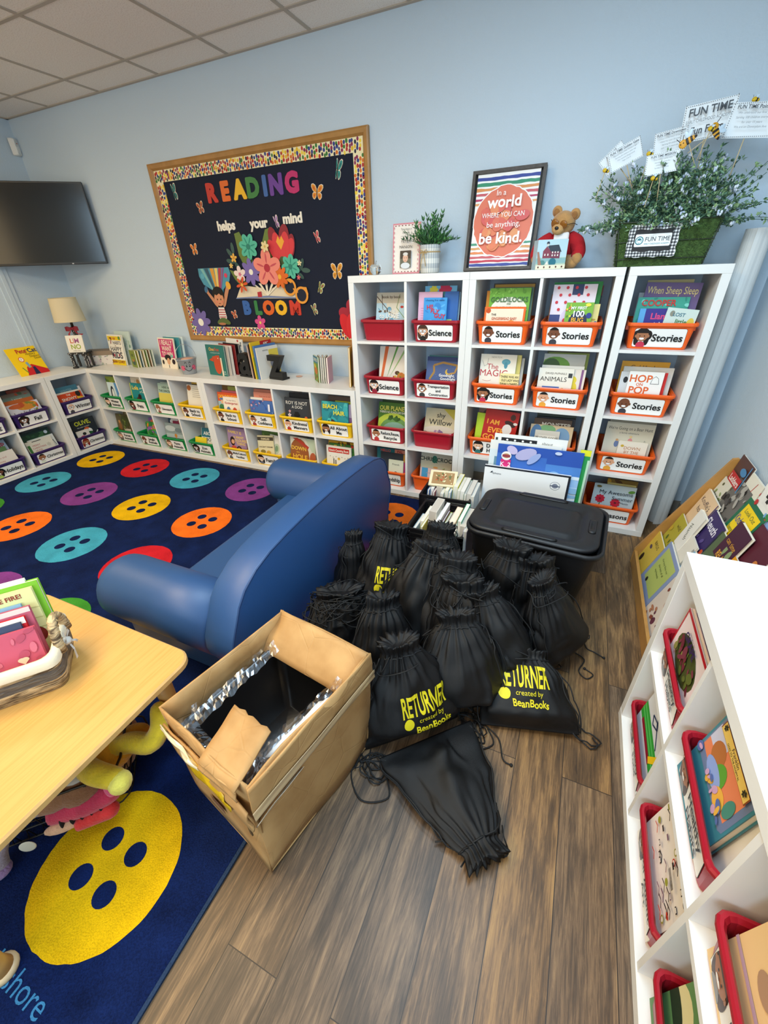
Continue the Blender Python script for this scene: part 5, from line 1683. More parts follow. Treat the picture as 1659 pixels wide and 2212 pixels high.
CR1 = T(.700, -1.225, .0112) @ Rz(.0)
CR2 = T(.648, -.862, .0112) @ Rz(.03)
crate(CR1, .315, .33, .275, 'black milk crate of thin books, the nearer of two beside the tote')
crate(CR2, .315, .32, .285, 'black milk crate of thin books, the farther of two, against the shelf')


def upright_books(M, spec, where, tk=1.42):
    """books stand side by side along x, covers facing -x, top edges along y"""
    x = .018
    for (t_, w, h, y, lean, col, page, art, lab) in spec:
        # local frame of book_local: x = width -> crate y, y = thickness -> crate x
        B = M @ T(x, y + w / 2, .008) @ Ry(lean) @ Matrix(((0, 1, 0, 0), (-1, 0, 0, 0), (0, 0, 1, 0), (0, 0, 0, 1)))
        book_local(B, w, h, t_ * tk, col, art, lab + ' ' + where, 'thin books standing in the milk crates', board=t_ > .012, pagecol=page)
        x += t_ * tk + .0015


_c = random.Random(11)
PAGE = '#E9E4D8'
upright_books(CR1, [
    (.012, .18, .25, .02, .05, '#9DB5C9', PAGE, [], 'pale blue book, first along the near row'),
    (.016, .18, .262, .10, .05, '#D8D3B9', '#F3EFE4', [], 'cream board book beside the pale blue one'),
    (.010, .20, .27, .03, .05, '#C6B847', PAGE, [], 'yellow-green book near the corner'),
    (.030, .16, .33, .11, .06, '#EDEAE0', '#C9BFB2', [], 'fat fanned-out board book with white pages'),
    (.012, .20, .285, .02, .05, '#B7A48B', PAGE, [], 'tan book after the fanned one'),
    (.014, .22, .315, .04, .05, '#DDE0DF', '#F2F0EA', [], 'grey-white book in the middle'),
    (.008, .20, .285, .03, .05, '#6B2636', PAGE, [], 'maroon book in the middle'),
    (.010, .21, .275, .02, .05, '#A8B35A', PAGE, [], 'moss-green book in the middle'),
    (.008, .20, .28, .03, .05, '#54264F', PAGE, [], 'plum book in the middle'),
    (.024, .17, .30, .09, .05, '#D9BFA0', '#EFE6D4', [], 'peach board book with thick pages'),
    (.012, .20, .275, .02, .04, '#E3D9CB', PAGE, [], 'ivory book after the peach one'),
    (.016, .20, .325, .07, .03, '#3FA37C', '#F2EEE4', [('r', 0, .9, 1, 1, '#E9C23A')], 'sea-green book near the tote'),
    (.020, .20, .31, .05, .02, '#E6E2D6', '#D9D0C2', [], 'thick off-white book near the tote'),
    (.014, .19, .30, .02, .0, '#B9B2C9', PAGE, [blob(10, '#7A6AA0,#D9CFC0', 81, size=.1)], 'lavender patterned book against the tote')], 'in the nearer crate')
upright_books(CR2, [
    (.010, .20, .285, .06, .06, '#3F66A8', PAGE, [], 'blue book, first in the row'),
    (.014, .20, .29, .08, .06, '#CFE0E8', '#F3F0E8', [], 'icy blue book beside the first'),
    (.010, .21, .28, .05, .06, '#8A2B3A', PAGE, [], 'wine-red book'),
    (.026, .19, .30, .09, .05, '#EAE6DA', '#D3C9B9', [], 'fat white board book'),
    (.014, .20, .285, .04, .05, '#C8D0D4', PAGE, [], 'silver-grey book'),
    (.016, .21, .30, .06, .05, '#E8E1A0', '#F2EEE0', [], 'straw-yellow book'),
    (.012, .20, .295, .05, .05, '#87A9CB', PAGE, [], 'powder-blue book'),
    (.022, .19, .32, .09, .05, '#E4D53B', '#EFEBDC', [('e', .5, .7, .2, .15, '#7AB0D0')], 'bright yellow book'),
    (.014, .20, .31, .06, .05, '#A9B58F', PAGE, [], 'sage-green book'),
    (.018, .20, .315, .05, .05, '#DAD7CF', '#EFECE4', [], 'pale stone-grey book'),
    (.012, .21, .30, .04, .04, '#6F8C6A', PAGE, [], 'fern-green book'),
    (.022, .20, .31, .04, .03, '#8E8B86', '#D9D4CA', [], 'dark grey book next to the pads'),
    (.014, .20, .30, .03, .02, '#C9D4D8', PAGE, [], 'pale blue-grey book next to the pads')], 'in the farther crate')
book_local(CR2 @ T(.115, .10, .312) @ Rz(.10) @ Rx(-1.02), .17, .115, .010, '#E6DBB6', [('r', .1, .12, .9, .88, '#A9855A'), blob(26, '#D9C48A,#7A5A3A,#C8553A,#E8DCB0,#6A7A4A', 83, (.14, .18, .86, .82), .05)],
           'cream-bordered picture book lying flat on top of the farther crate', 'thin books standing in the milk crates')

# ------------------------------------------------------------------ pads and posters standing behind the tote
PB = dict(lean=.10)


def pad(name, x0, x1, z1, y, th, m, ops, label, cat, tilt=.11, roll=0.0, z0=.0115, extra=None):
    M = T((x0 + x1) / 2, y, z0) @ Rx(-tilt) @ Ry(roll)
    w = x1 - x0
    mb = MB()
    mb.box(-w / 2, w / 2, 0, th, 0, z1, m)
    p = Print(mb, T(-w / 2, 0, 0) @ Rx(PI / 2), w, z1)
    p.ops(ops)
    o = mb.obj(name)
    o.matrix_basis = M
    tag(o, label, cat, 'pads and posters behind the tote')
    return o


sk = []
for i in range(34):
    r_ = random.Random(100 + i)
    sk.append(('e', r_.uniform(0, 1), r_.uniform(.35, .78), r_.uniform(.06, .2), r_.uniform(.015, .04), r_.choice(['#A9CBEA', '#C9DFF2', '#DCEAF6', '#8FBCE6'])))
pad('paper_pad', .985, 1.478, .425, -.640, .018, P_('#F0F1F1'), [('r', 0, .975, 1, 1, '#22242E'), ('r', .975, .4, 1, 1, '#22242E'), ('e', .845, .83, .058, .052, '#8A90A0'), ('e', .845, .83, .052, .047, '#F0F1F1'), ('e', .845, .83, .034, .03, '#7F879A'), ('r', .79, .82, .9, .835, '#5A6378'),
    ('p', [(.07, .895), (.10, .93), (.10, .90), (.085, .895)], '#22242E'), tx('Sylvamo', .155, .895, .026, '#2A2C33', b=0)], 'white easel pad with a dark edge, the frontmost behind the tote', 'paper pad', tilt=.10)
pad('sky_poster', 1.045, 1.522, .557, -.612, .006, P_('#4F86D0'), [('r', 0, .84, 1, 1, '#2F56B0'), ('r', 0, .70, .6, .9, '#3F6FC4'), ('r', 0, .60, 1, .72, '#9CC3EC'), ('r', 0, .5, 1, .62, '#D3E5F5'), ('r', 0, 0, 1, .5, '#9FCBEE')] + sk +
    [('e', .35, .92, .13, .07, '#B7B4DC', .4), ('e', .18, .95, .07, .05, '#C9BEE2', -.5), ('e', .45, .88, .1, .04, '#9FB0E0', .8), ('e', .72, .97, .04, .02, '#C9D6F0'),
     ('r', .055, .74, .18, .84, '#D8327A'), ('e', .118, .88, .062, .058, '#F4F0EC'), ('e', .118, .88, .045, .03, '#C08A5A'), ('r', .07, .865, .166, .892, '#9A3A4A'), tx('K  2', .118, .785, .045, '#F6E6EE')], 'blue sky-and-clouds poster with a pink K 2 badge, behind the tote', 'poster', tilt=.10)
pad('bordered_sheet', 1.50, 1.556, .570, -.596, .006, P_('#2E9A50'), [('r', 0, .94, 1, 1, '#E6E62F'), ('e', .5, .2, .6, .6, '#DDE83A'), ('r', .8, 0, 1, .9, '#BFE3C6')], 'green and yellow bordered sheet at the edge of the sky poster', 'poster', tilt=.10)
pad('white_chart', .993, 1.40, .565, -.580, .005, P_('#ECEBE4'), [('r', .0, .70, .3, .9, '#DDE8EA'), ('r', .08, .72, .2, .82, '#6F9AB0')], 'white chart behind the sky poster with a small blue picture', 'poster', tilt=.10)
pad('patterned_chart', 1.01, 1.425, .602, -.565, .005, P_('#F0EFEA'), [('r', .10, .905, .60, .965, '#1F1F22')] + [('e', .13 + .055 * i, .925 + .02 * (i % 2), .016, .014, '#F0EFEA') for i in range(9)] + [('r', .12, .86, .58, .905, '#EBD99A'),
    tx('about', .74, .945, .03, '#8A8A86', b=0), tx('the stuff', .8, .90, .04, '#9A9A96', b=0), ('r', .02, .86, .05, .96, '#3A3A3C')], 'white chart with a black and white patterned band, at the back behind the tote', 'poster', tilt=.10)

# ------------------------------------------------------------------ drawstring bags
BAGM = mat('#0A0A0C', .50, bump=.35, bscale=900, spec=.40)
BAGF = mat('#101114', .6, bump=.2, bscale=900, spec=.4)
CORD = mat('#0C0C0E', .7)
YEL = mat('#DCCB17', .6)


def sstep(a, b, x):
    x = min(max((x - a) / (b - a), 0), 1)
    return x * x * (3 - 2 * x)


def drawstring_bag(base, neck, front, w, d, label, seed, printed=False, neck_r=.36, bend=0.0, tw=0.0, loops=2, pside=1.0, flat=0.0, roll=0.0, pr=(0, .13), tails=(), tangle=2):
    base, neck = Vector(base), Vector(neck)
    w, d = w * 1.12, d * 1.15
    zx = (neck - base)
    L = zx.length / .9
    zx.normalize()
    y = -Vector(front)
    y = (y - zx * y.dot(zx)).normalized()
    x = y.cross(zx)
    M = Matrix((x, y, zx)).transposed().to_4x4()
    M.translation = base
    rr = random.Random(seed)
    ph = [rr.uniform(0, 6.28) for _ in range(6)]
    npl = rr.choice([17, 19, 22])
    NU, NV = 108, 64

    def S_(th, t):
        q0 = min(t / .90, 1.0)
        k = q0 ** 2.1
        fl = sstep(.91, 1.0, t)
        a = w / 2 * (1 - (1 - neck_r) * k + .04 * fl)
        b = d / 2 * (sstep(-.02, .24, t) * .93 + .07) * (1 - k ** 1.3) + w / 2 * neck_r * .62 * k + w / 2 * .05 * fl
        pw = .72 + .28 * sstep(0, .5, t)
        c, s = math.cos(th), math.sin(th)
        px = a * math.copysign(abs(c) ** pw, c)
        py = b * math.copysign(abs(s) ** (pw * 1.05), s)
        A = .022 * sstep(.30, .65, t) + .065 * sstep(.60, .90, t)
        wv = math.cos(npl * th + ph[0] + 1.6 * math.sin(2 * th + ph[1]) + 2.0 * t) + .6 * math.cos((npl + 8) * th + ph[2] + 5 * t + 2 * math.sin(3 * th + ph[3]))
        g = 1 + A * wv
        px *= g
        py *= g
        z = t * L
        # slump and creases
        q = Vector((px * 7 + seed, py * 7, z * 6))
        n1 = noise.noise(q * .8) * .036 + noise.noise(q * 2.3 + Vector((5, 2, seed))) * .014
        rid = 1 - abs(noise.noise(Vector((px * 9 + 3, py * 9 + seed, z * 4 + px * 6))) * 2)
        n1 += (max(rid, 0) ** 3) * .018 * noise.noise(q * .6 + Vector((9, seed, 2))) * 2
        n1 *= sstep(.0, .18, t) * (1 - .4 * k)
        rad = Vector((px, py, 0))
        if rad.length > 1e-6:
            rad.normalize()
        px += rad.x * n1
        py += rad.y * n1
        if fl > 0:
            z += fl * (.014 * noise.noise(Vector((th * 3, seed, 1))) + .004 * wv)
        # tilt of the mouth and bend of the whole
        z -= .10 * k * px * tw
        py += bend * t * t * L
        if flat:
            py = py if py < 0 else py * (1 - flat)
        return Vector((px, py, max(z, 0)))
    loops_ = []
    for j in range(NV + 1):
        t = j / NV
        loops_.append([S_(2 * PI * i / NU, t) for i in range(NU)])
    # mouth closes inward
    for f, dz in ((.7, -.006), (.4, -.02)):
        c = sum(loops_[NV], Vector()) / NU
        loops_.append([c + (p - c) * f + Vector((0, 0, dz)) for p in loops_[NV]])
    root = thing('drawstring_bag', label, 'bag', M, 'black drawstring bags in a heap')
    mb = MB().loft(loops_, BAGM, smooth=True)

    def SN(th, t, e):
        p = S_(th, t)
        a, b = S_(th + .01, t) - S_(th - .01, t), S_(th, t + .004) - S_(th, t - .004)
        n = a.cross(b)
        if n.length > 0:
            n.normalize()
        return p + n * e
    if printed:
        pm = MB()
        I = Matrix()
        cx, z0 = pr
        pm.text('RETURNER', cx, z0 + .070, .072, YEL, I, maxw=.172, bold=1, wave=.0)
        pm.text('created by', cx + .016, z0 + .014, .017, YEL, I, maxw=.095)
        pm.text('BeanBooks', cx + .02, z0 - .020, .024, YEL, I, maxw=.13, bold=1, wave=.08)
        pm.add([(px, py, 0) for px, py in ellipse(cx - .066, z0 + .008, .017, .02, 18)], [tuple(range(18))], YEL)
        bm = bmesh.new()
        vv = [bm.verts.new(p) for p in pm.v]
        for f in pm.f:
            try:
                bm.faces.new([vv[i] for i in f])
            except ValueError:
                pass
        bmesh.ops.triangulate(bm, faces=list(bm.faces))
        for _ in range(2):
            bmesh.ops.subdivide_edges(bm, edges=[e for e in bm.edges if e.calc_length() > .010], cuts=1)
            bmesh.ops.triangulate(bm, faces=list(bm.faces))
        bm.verts.index_update()
        out = []
        for v in bm.verts:
            px, pz = v.co.x, v.co.y
            t = min(max(pz / L, .01), .8)
            a = w / 2 * (1 - (1 - neck_r) * min(t / .90, 1) ** 2.1)
            pw = .72 + .28 * sstep(0, .5, t)
            u = min(max(px / a, -.97), .97)
            th = -math.acos(math.copysign(abs(u) ** (1 / pw), u))
            out.append(SN(th, t, .0018))
        mb.add(out, [[v.index for v in f.verts] for f in bm.faces], YEL, None, True)
        bm.free()
    mb.obj('bag_body', root)
    # cords: two strands down each side from the gathered mouth to the lower corner
    mb = MB()
    for s in (0, PI):
        for k in range(2):
            pts = []
            o_ = rr.uniform(-.35, .35)
            for j in range(22):
                t = .875 - .85 * j / 21
                th = s + o_ * math.sin(PI * j / 21) + (k - .5) * .10 - .25 * (1 if s == 0 else -1) * math.sin(PI * j / 21)
                pts.append(SN(th, max(t, .02), .004 + .010 * math.sin(PI * j / 21)))
            mb.tube(pts, .0026, CORD, 5)
    # gathering ring
    mb.tube([SN(2 * PI * i / 40, .875, .001) for i in range(40)], .003, CORD, 5, closed=True)
    Mi = M.inverted()
    for lo in range(loops):
        s = (0, PI)[lo % 2]
        c = M @ S_(s, .03)
        pts = []
        a0 = rr.uniform(0, 6.28)
        ctr = Vector((c.x + (c.x - base.x) * .18 + rr.uniform(-.02, .02), c.y + (c.y - base.y) * .18 + rr.uniform(-.02, .02), 0))
        rad = rr.uniform(.030, .055)
        pts.append(Mi @ c)
        for j in range(26):
            a = a0 + 6.283 * 1.6 * j / 25
            r2 = rad * (1 + .35 * math.sin(2.3 * a + lo))
            zz = .0045 + max(0, c.z) * max(0, 1 - j / 5)
            pts.append(Mi @ Vector((ctr.x + r2 * math.cos(a), ctr.y + r2 * .8 * math.sin(a), zz + .004 * (j % 3))))
        mb.tube(pts, .0026, CORD, 5)
    for k in range(tangle):
        a0, tl0 = rr.uniform(0, 6.28), rr.uniform(.72, .97)
        q = []
        for j in range(5):
            th = a0 + j * rr.uniform(.5, 1.3)
            q.append((*SN(th, min(max(tl0 + rr.uniform(-.14, .10), .3), .99), rr.uniform(.004, .035)), .0024))
        mb.tube(limb(*q)[1], .0024, CORD, 5)
    for tl_ in tails:
        q = limb(*[(x, y, .0045, .0026) for x, y in tl_])
        mb.tube([Mi @ Vector(p) for p in q[1]], .0026, CORD, 5)
        e = Vector(q[1][-1])
        mb.ball(Mi @ e, (.006, .006, .006), CORD, 8, 6)
    mb.obj('drawcord', root)
    return root


BAGS = [
    # base, neck, front normal, width, depth, label, seed, kwargs
    ((1.075, -2.125, .004), (1.005, -2.055, .35), (.67, -.745, .1), .335, .15, 'black drawstring bag with upright yellow lettering, front of the heap by the carton', 3, dict(printed=True, pr=(.04, .115), tails=[[(.965, -2.25), (.93, -2.33), (1.0, -2.40), (1.08, -2.36), (1.05, -2.30), (1.09, -2.31)], [(.96, -2.24), (.985, -2.30), (1.04, -2.27), (1.01, -2.24), (.95, -2.29)]])),
    ((.905, -2.02, .004), (.868, -1.885, .36), (.8, -.6, 0), .29, .17, 'plain black drawstring bag squeezed between the carton and the front lettered bag', 5, dict(loops=1)),
    ((1.225, -1.945, .004), (1.150, -1.865, .36), (.35, -.93, .1), .31, .19, 'plain black drawstring bag beside the front lettered bag, ruffled mouth upright', 8, dict()),
    ((1.335, -1.79, .004), (1.215, -1.715, .37), (.5, -.86, .1), .32, .20, 'plain black drawstring bag leaning behind the slumped lettered one', 12, dict()),
    ((1.470, -1.955, .018), (1.415, -1.765, .17), (.12, -.55, .85), .31, .14, 'slumped black drawstring bag with slanting yellow lettering at the heap edge', 15, dict(printed=True, pr=(-.02, .11), loops=2, tails=[[(1.29, -1.99), (1.33, -2.06), (1.25, -2.05), (1.29, -1.99), (1.37, -2.02), (1.40, -2.09), (1.428, -2.10)], [(1.33, -2.0), (1.36, -2.05), (1.31, -2.09), (1.28, -2.04)]])),
    ((1.545, -1.575, .004), (1.425, -1.555, .37), (.90, -.43, .1), .30, .17, 'plain black drawstring bag on the side of the heap nearest the rack', 18, dict(loops=2, tails=[[(1.60, -1.46), (1.64, -1.42), (1.66, -1.46), (1.69, -1.47), (1.725, -1.487)], [(1.60, -1.50), (1.65, -1.53), (1.63, -1.60), (1.66, -1.63), (1.685, -1.60), (1.655, -1.58)]])),
    ((.715, -1.60, .004), (.730, -1.475, .405), (.50, -.86, .15), .32, .16, 'black drawstring bag with faded yellow lettering against the sofa back', 21, dict(printed=True, pr=(.02, .17), loops=1)),
    ((.565, -1.62, .014), (.560, -1.550, .375), (.9, -.43, 0), .17, .13, 'small narrow black drawstring bag squeezed against the sofa back', 24, dict(loops=0)),
    ((.660, -1.93, .004), (.645, -1.86, .31), (.75, -.66, .2), .30, .22, 'black drawstring bag topped by a tangle of cords, next to the sofa', 27, dict(neck_r=.50, loops=1, tangle=34)),
    ((.93, -1.72, .004), (.960, -1.56, .41), (.35, -.93, .2), .36, .17, 'large plain black drawstring bag with a smooth panel, middle of the heap', 30, dict(loops=0)),
    ((1.075, -1.70, .004), (1.075, -1.60, .41), (.3, -.95, .1), .28, .18, 'black drawstring bag with a ruffled mouth, behind the middle of the heap', 33, dict(loops=0, neck_r=.44, tangle=10)),
    ((1.165, -1.79, .004), (1.130, -1.695, .385), (.2, -.97, .1), .28, .17, 'black drawstring bag with a wide ruffled mouth in the centre of the heap', 36, dict(loops=0, neck_r=.44, tangle=10)),
    ((.935, -1.44, .004), (.945, -1.375, .40), (.1, -.99, .1), .30, .16, 'black drawstring bag standing right against the nearer book crate', 39, dict(loops=0)),
    ((1.245, -1.47, .004), (1.275, -1.415, .40), (.2, -.97, .1), .30, .13, 'black drawstring bag at the back of the heap, touching the tote', 42, dict(loops=0, neck_r=.42)),
    ((1.395, -1.50, .004), (1.375, -1.43, .37), (.5, -.86, .1), .27, .13, 'black drawstring bag behind the rack-side bag, close to the tote corner', 45, dict(loops=0, neck_r=.42)),
]
for a in BAGS:
    drawstring_bag(*a[:7], **a[7])
drawstring_bag((1.137, -2.139, .030), (1.385, -2.385, .030), (0, 0, 1), .325, .055, 'empty-looking black drawstring bag lying flat on the bare floor', 51, loops=3, flat=.55, neck_r=.31)
# loose cord ends on the floor
# ------------------------------------------------------------------ bulletin board
BX0, BX1, BZ0, BZ1 = -1.858, .004, .998, 2.232
t = thing('bulletin_board', 'large navy bulletin board with an oak frame and dotted paper border', 'bulletin board', T(0, -.0005, 0))
OAK = mat('#A97A3F', .42, var=.12, vscale=14)
fw = .042
mb = MB()
prof = [(0, 0), (0, .022), (.010, .027), (.030, .024), (fw, .012), (fw, 0)]
cs = [(BX0, BZ0), (BX1, BZ0), (BX1, BZ1), (BX0, BZ1)]
dirs = [(1, 1), (-1, 1), (-1, -1), (1, -1)]
for i in range(4):
    j = (i + 1) % 4
    mb.loft([[(cs[i][0] + dirs[i][0] * q, -e, cs[i][1] + dirs[i][1] * q) for q, e in prof],
             [(cs[j][0] + dirs[j][0] * q, -e, cs[j][1] + dirs[j][1] * q) for q, e in prof]], OAK)
mb.obj('frame', t)
NAVYB = mat('#0D162B', .9, bump=.3, bscale=500)
MB().box(BX0 + fw, BX1 - fw, -.008, 0, BZ0 + fw, BZ1 - fw, NAVYB).obj('fabric_panel', t)
mb = MB()
bw_, ix0, ix1, iz0, iz1 = .072, BX0 + fw, BX1 - fw, BZ0 + fw, BZ1 - fw
strips = [(ix0, ix1, iz0, iz0 + bw_), (ix0, ix1, iz1 - bw_, iz1), (ix0, ix0 + bw_, iz0 + bw_, iz1 - bw_), (ix1 - bw_, ix1, iz0 + bw_, iz1 - bw_)]
_b = random.Random(4)
DOT = ['#B5302C', '#2F3F86', '#3D7A3A', '#E2B62A', '#D9702A', '#23263F', '#8A2B55', '#F0D04A', '#2F3F86', '#B5302C']
for k, (x0, x1, z0, z1) in enumerate(strips):
    mb.box(x0, x1, -.0105, -.008, z0, z1, P_('#F0E4B8'))
    n = 0
    x = x0 + .011
    while x < x1 - .006:
        z = z0 + .010 + (.008 if n % 2 else 0)
        while z < z1 - .008:
            mb.add([(px, -.0108 - .0001 * (n % 2), pz) for px, pz in ellipse(x + _b.uniform(-.003, .003), z + _b.uniform(-.004, .004), _b.uniform(.007, .0095), _b.uniform(.0095, .012), 9)], [tuple(range(9))], P_(_b.choice(DOT)))
            z += .0215
        x += .0182
        n += 1
mb.obj('paper_border', t)

ZB = -.0095      # front of the fabric


def solid_text(name, s, x, z, h, col, label, cat, group, bold=1, th=.004, edge=None, rot=0.0, maxw=None, fat=0.0):
    mb0 = MB()
    for a in range(8 if fat else 1):
        mb0.text(s, fat * math.cos(a * PI / 4), fat * math.sin(a * PI / 4), h, P_(col), T(0, 0, a * 2e-5), bold=bold, rot=rot, maxw=maxw)
    bm = bmesh.new()
    vv = [bm.verts.new(p) for p in mb0.v]
    for f in mb0.f:
        try:
            bm.faces.new([vv[i] for i in f])
        except ValueError:
            pass
    bmesh.ops.remove_doubles(bm, verts=list(bm.verts), dist=1e-5)
    r = bmesh.ops.extrude_face_region(bm, geom=list(bm.faces))
    for v in r['geom']:
        if isinstance(v, bmesh.types.BMVert):
            v.co.z += th
    bmesh.ops.recalc_face_normals(bm, faces=list(bm.faces))
    bm.verts.index_update()
    mb = MB().add([v.co.copy() for v in bm.verts], [[v.index for v in f.verts] for f in bm.faces], P_(col))
    bm.free()
    o = mb.obj(name)
    o.matrix_basis = T(x, ZB, z) @ Rx(PI / 2)
    return tag(o, label, cat, group)


for c, x, col, nm in zip('READING', (-1.293, -1.163, -1.031, -.912, -.806, -.712, -.581), ('#C2392F', '#DE6A2C', '#EDB62C', '#3E7C43', '#3F66A3', '#6A3F93', '#BF2F6B'), ('red', 'orange', 'yellow', 'green', 'blue', 'purple', 'magenta')):
    solid_text('cutout_letter', c, x, 2.016, .100, col, f'{nm} card letter {c} in the top word on the bulletin board', 'letter', 'cutout letters on the board', fat=.0065)
for k, (c, x, col, nm) in enumerate(zip('BLOOM', (-1.157, -1.043, -.937, -.815, -.682), ('#3A64A6', '#3A7F46', '#DE6426', '#F0B62A', '#CC3D2C'), ('blue', 'green', 'orange', 'yellow', 'red'))):
    solid_text('cutout_letter', c, x, 1.259, .087, col, f'{nm} card letter {c} in the bottom word on the bulletin board', 'letter', 'cutout letters on the board', fat=.0065)
for s, x, z, w in (('helps', -1.212, 1.815, .175), ('your', -.907, 1.812, .165), ('mind', -.611, 1.822, .19)):
    solid_text('cutout_word', s, x, z, .056, '#F1E9D8', f'cream script word {s} on the bulletin board', 'word', 'cutout words on the board', maxw=w, fat=.0018)


def cutout(name, pieces, x, z, label, cat, group=None, rot=0.0, s=1.0, y=ZB, outline=None):
    """layered paper cut-out; pieces: (polygon, colour) drawn from the back to the front"""
    mb = MB()
    e = 0.0
    for i, (poly, col) in enumerate(pieces):
        t0 = 0 if i == 0 else e
        if i == 0 or i % 1 == 0:
            mb.prism([(px * s, py * s) for px, py in poly], -.001 if i == 0 else e - .0002, e + .0012 if i == 0 else e + .0003, P_(col))
        e += .0012 if i == 0 else .0003
    o = mb.obj(name)
    o.matrix_basis = T(x, y - .001, z) @ Rx(PI / 2) @ Rz(rot)
    return tag(o, label, cat, group)


UPW = [(.04, .0), (.10, .45), (.34, .86), (.66, 1.0), (.92, .92), (.95, .66), (.78, .36), (.48, .10)]
LOW = [(.04, .02), (.50, .06), (.72, -.12), (.74, -.42), (.58, -.66), (.38, -.72), (.20, -.52), (.08, -.22)]


def wing(sx, up, col, spot):
    return [(sx * a, b) for a, b in (UPW if up else LOW)][::sx]


def butterfly(x, z, size, col, dark, label, rot=0.0, squash=1.0, side=False):
    P = []

    def sc(p, f):
        cx = sum(q[0] for q in p) / len(p)
        cy = sum(q[1] for q in p) / len(p)
        return [((cx + (a - cx) * f) * squash, cy + (b - cy) * f) for a, b in p]
    sides = (1, -1)
    for sx in sides:
        q = .45 if (side and sx < 0) else 1
        for up in (0, 1):
            w = [(a * q, b) for a, b in wing(sx, up, col, dark)]
            P.append((sc(w, 1.14), '#F2E0C8'))
    for sx in sides:
        q = .45 if (side and sx < 0) else 1
        for up in (0, 1):
            w = [(a * q, b) for a, b in wing(sx, up, col, dark)]
            P.append((sc(w, .92), col))
            P.append((sc(w, .42), dark))
    P.append((ellipse(0, 0, .06, .55, 12), '#3A2A22'))
    cutout('paper_butterfly', P, x, z, label, 'butterfly', 'paper butterflies on the board', rot, size)


ON = 'on the bulletin board'
for a in [(-.226, 2.043, .058, '#2F8F86', '#1F6A68', 'teal paper butterfly near the upper right corner of the bulletin board', -.25, .55, True),
          (-1.655, 2.045, .056, '#3A8A84', '#235F60', 'teal paper butterfly beside the first letter column of the bulletin board', .15, .55, True),
          (-.392, 1.943, .046, '#E0912F', '#C8602A', 'orange paper butterfly after the last letter of the top word', -.15),
          (-1.423, 1.934, .040, '#C8703A', '#7A2A3A', 'small orange and plum butterfly below the red letter R', .2, .8),
          (-.752, 1.803, .042, '#C9A0C8', '#8F6AA8', 'lilac paper butterfly between the words your and mind', .3, .6, True),
          (-.427, 1.695, .040, '#D96A6A', '#B53A4A', 'pink paper butterfly right of the red flower on the board', .35, .7, True),
          (-1.580, 1.675, .042, '#E0852F', '#C8602A', 'orange paper butterfly above the painted child on the board', .1, .8),
          (-.287, 1.485, .055, '#E09A2F', '#B5702A', 'largest orange paper butterfly, beside the tall shelf corner', 0, .85),
          (-.443, 1.388, .042, '#8FA23F', '#9A2A5A', 'green and magenta butterfly above the green one by the word BLOOM', -.4, .8, True),
          (-.512, 1.240, .042, '#8FA05A', '#B5405A', 'green and rose butterfly right of the letter M', .35, .8, True),
          (-1.297, 1.204, .034, '#D9703A', '#8A2A3A', 'small orange and plum butterfly beside the seated painted child', .25, .8)]:
    butterfly(*a)


def petals(cx, cy, r, n, col, cc, rot=0.2, lw=.30, k=.62, inner=None):
    out = []
    for i in range(n):
        a = 2 * PI * i / n + rot
        out.append((ellipse(cx + math.cos(a) * r * k, cy + math.sin(a) * r * k, r * .44, r * lw, 14, a), col))
    if inner:
        for i in range(n):
            a = 2 * PI * i / n + rot
            out.append((ellipse(cx + math.cos(a) * r * .5, cy + math.sin(a) * r * .5, r * .26, r * .05, 10, a), inner))
    out.append((ellipse(cx, cy, r * .22, r * .22, 14), cc))
    return out


FX, FZ = -.92, 1.33


def fp(x, z):
    return (x - FX, z - FZ)


fl = []
fl.append(([fp(-1.245, 1.327), fp(-.605, 1.322), fp(-.66, 1.405), fp(-.72, 1.415), fp(-.86, 1.40), fp(-.92, 1.372), fp(-.98, 1.40), fp(-1.12, 1.415), fp(-1.185, 1.405)], '#E4D3B4'))
for q in ([(-1.15, 1.76), (-1.10, 1.77), (-1.02, 1.62), (-1.0, 1.48), (-1.08, 1.50), (-1.14, 1.62)], [(-.86, 1.77), (-.81, 1.78), (-.79, 1.66), (-.86, 1.56), (-.92, 1.60), (-.91, 1.68)], [(-1.26, 1.53), (-1.16, 1.50), (-1.10, 1.42), (-1.17, 1.41), (-1.22, 1.46)]):
    fl.append(([fp(*a) for a in q], '#6C7F3C'))
for (x, z, a) in ((-1.225, 1.64, 2.3), (-1.20, 1.60, 2.0), (-1.235, 1.585, 2.9), (-1.19, 1.67, 1.6), (-1.17, 1.55, 2.2), (-.60, 1.515, .6), (-.545, 1.505, -.1), (-.575, 1.545, 1.2), (-.60, 1.475, -.6), (-.63, 1.50, .3)):
    fl.append((ellipse(*fp(x, z), .038, .016, 12, a), '#3F5A52'))
fl.append(([fp(-1.24, 1.333), fp(-.92, 1.345), fp(-.605, 1.328), fp(-.605, 1.322), fp(-.92, 1.330), fp(-1.245, 1.325)], '#7A86A8'))
fl.append(([fp(-1.02, 1.335), fp(-.98, 1.336), fp(-.98, 1.375), fp(-1.02, 1.37)], '#B5303A'))
for a in (-.5, -.25, 0, .25, .5):
    fl.append(([fp(-.925, 1.345), fp(-.915, 1.345), fp(-.92 + a * .25 + .012, 1.43), fp(-.92 + a * .25 - .012, 1.43)], '#EFE2C8'))
fl += [(ellipse(*fp(x, z), rx, rz, 16, a), '#8F2A36') for x, z, rx, rz, a in ((-.79, 1.70, .042, .085, .25), (-.70, 1.71, .045, .085, -.2), (-.65, 1.655, .035, .08, -.25), (-.735, 1.66, .07, .06, 0))]
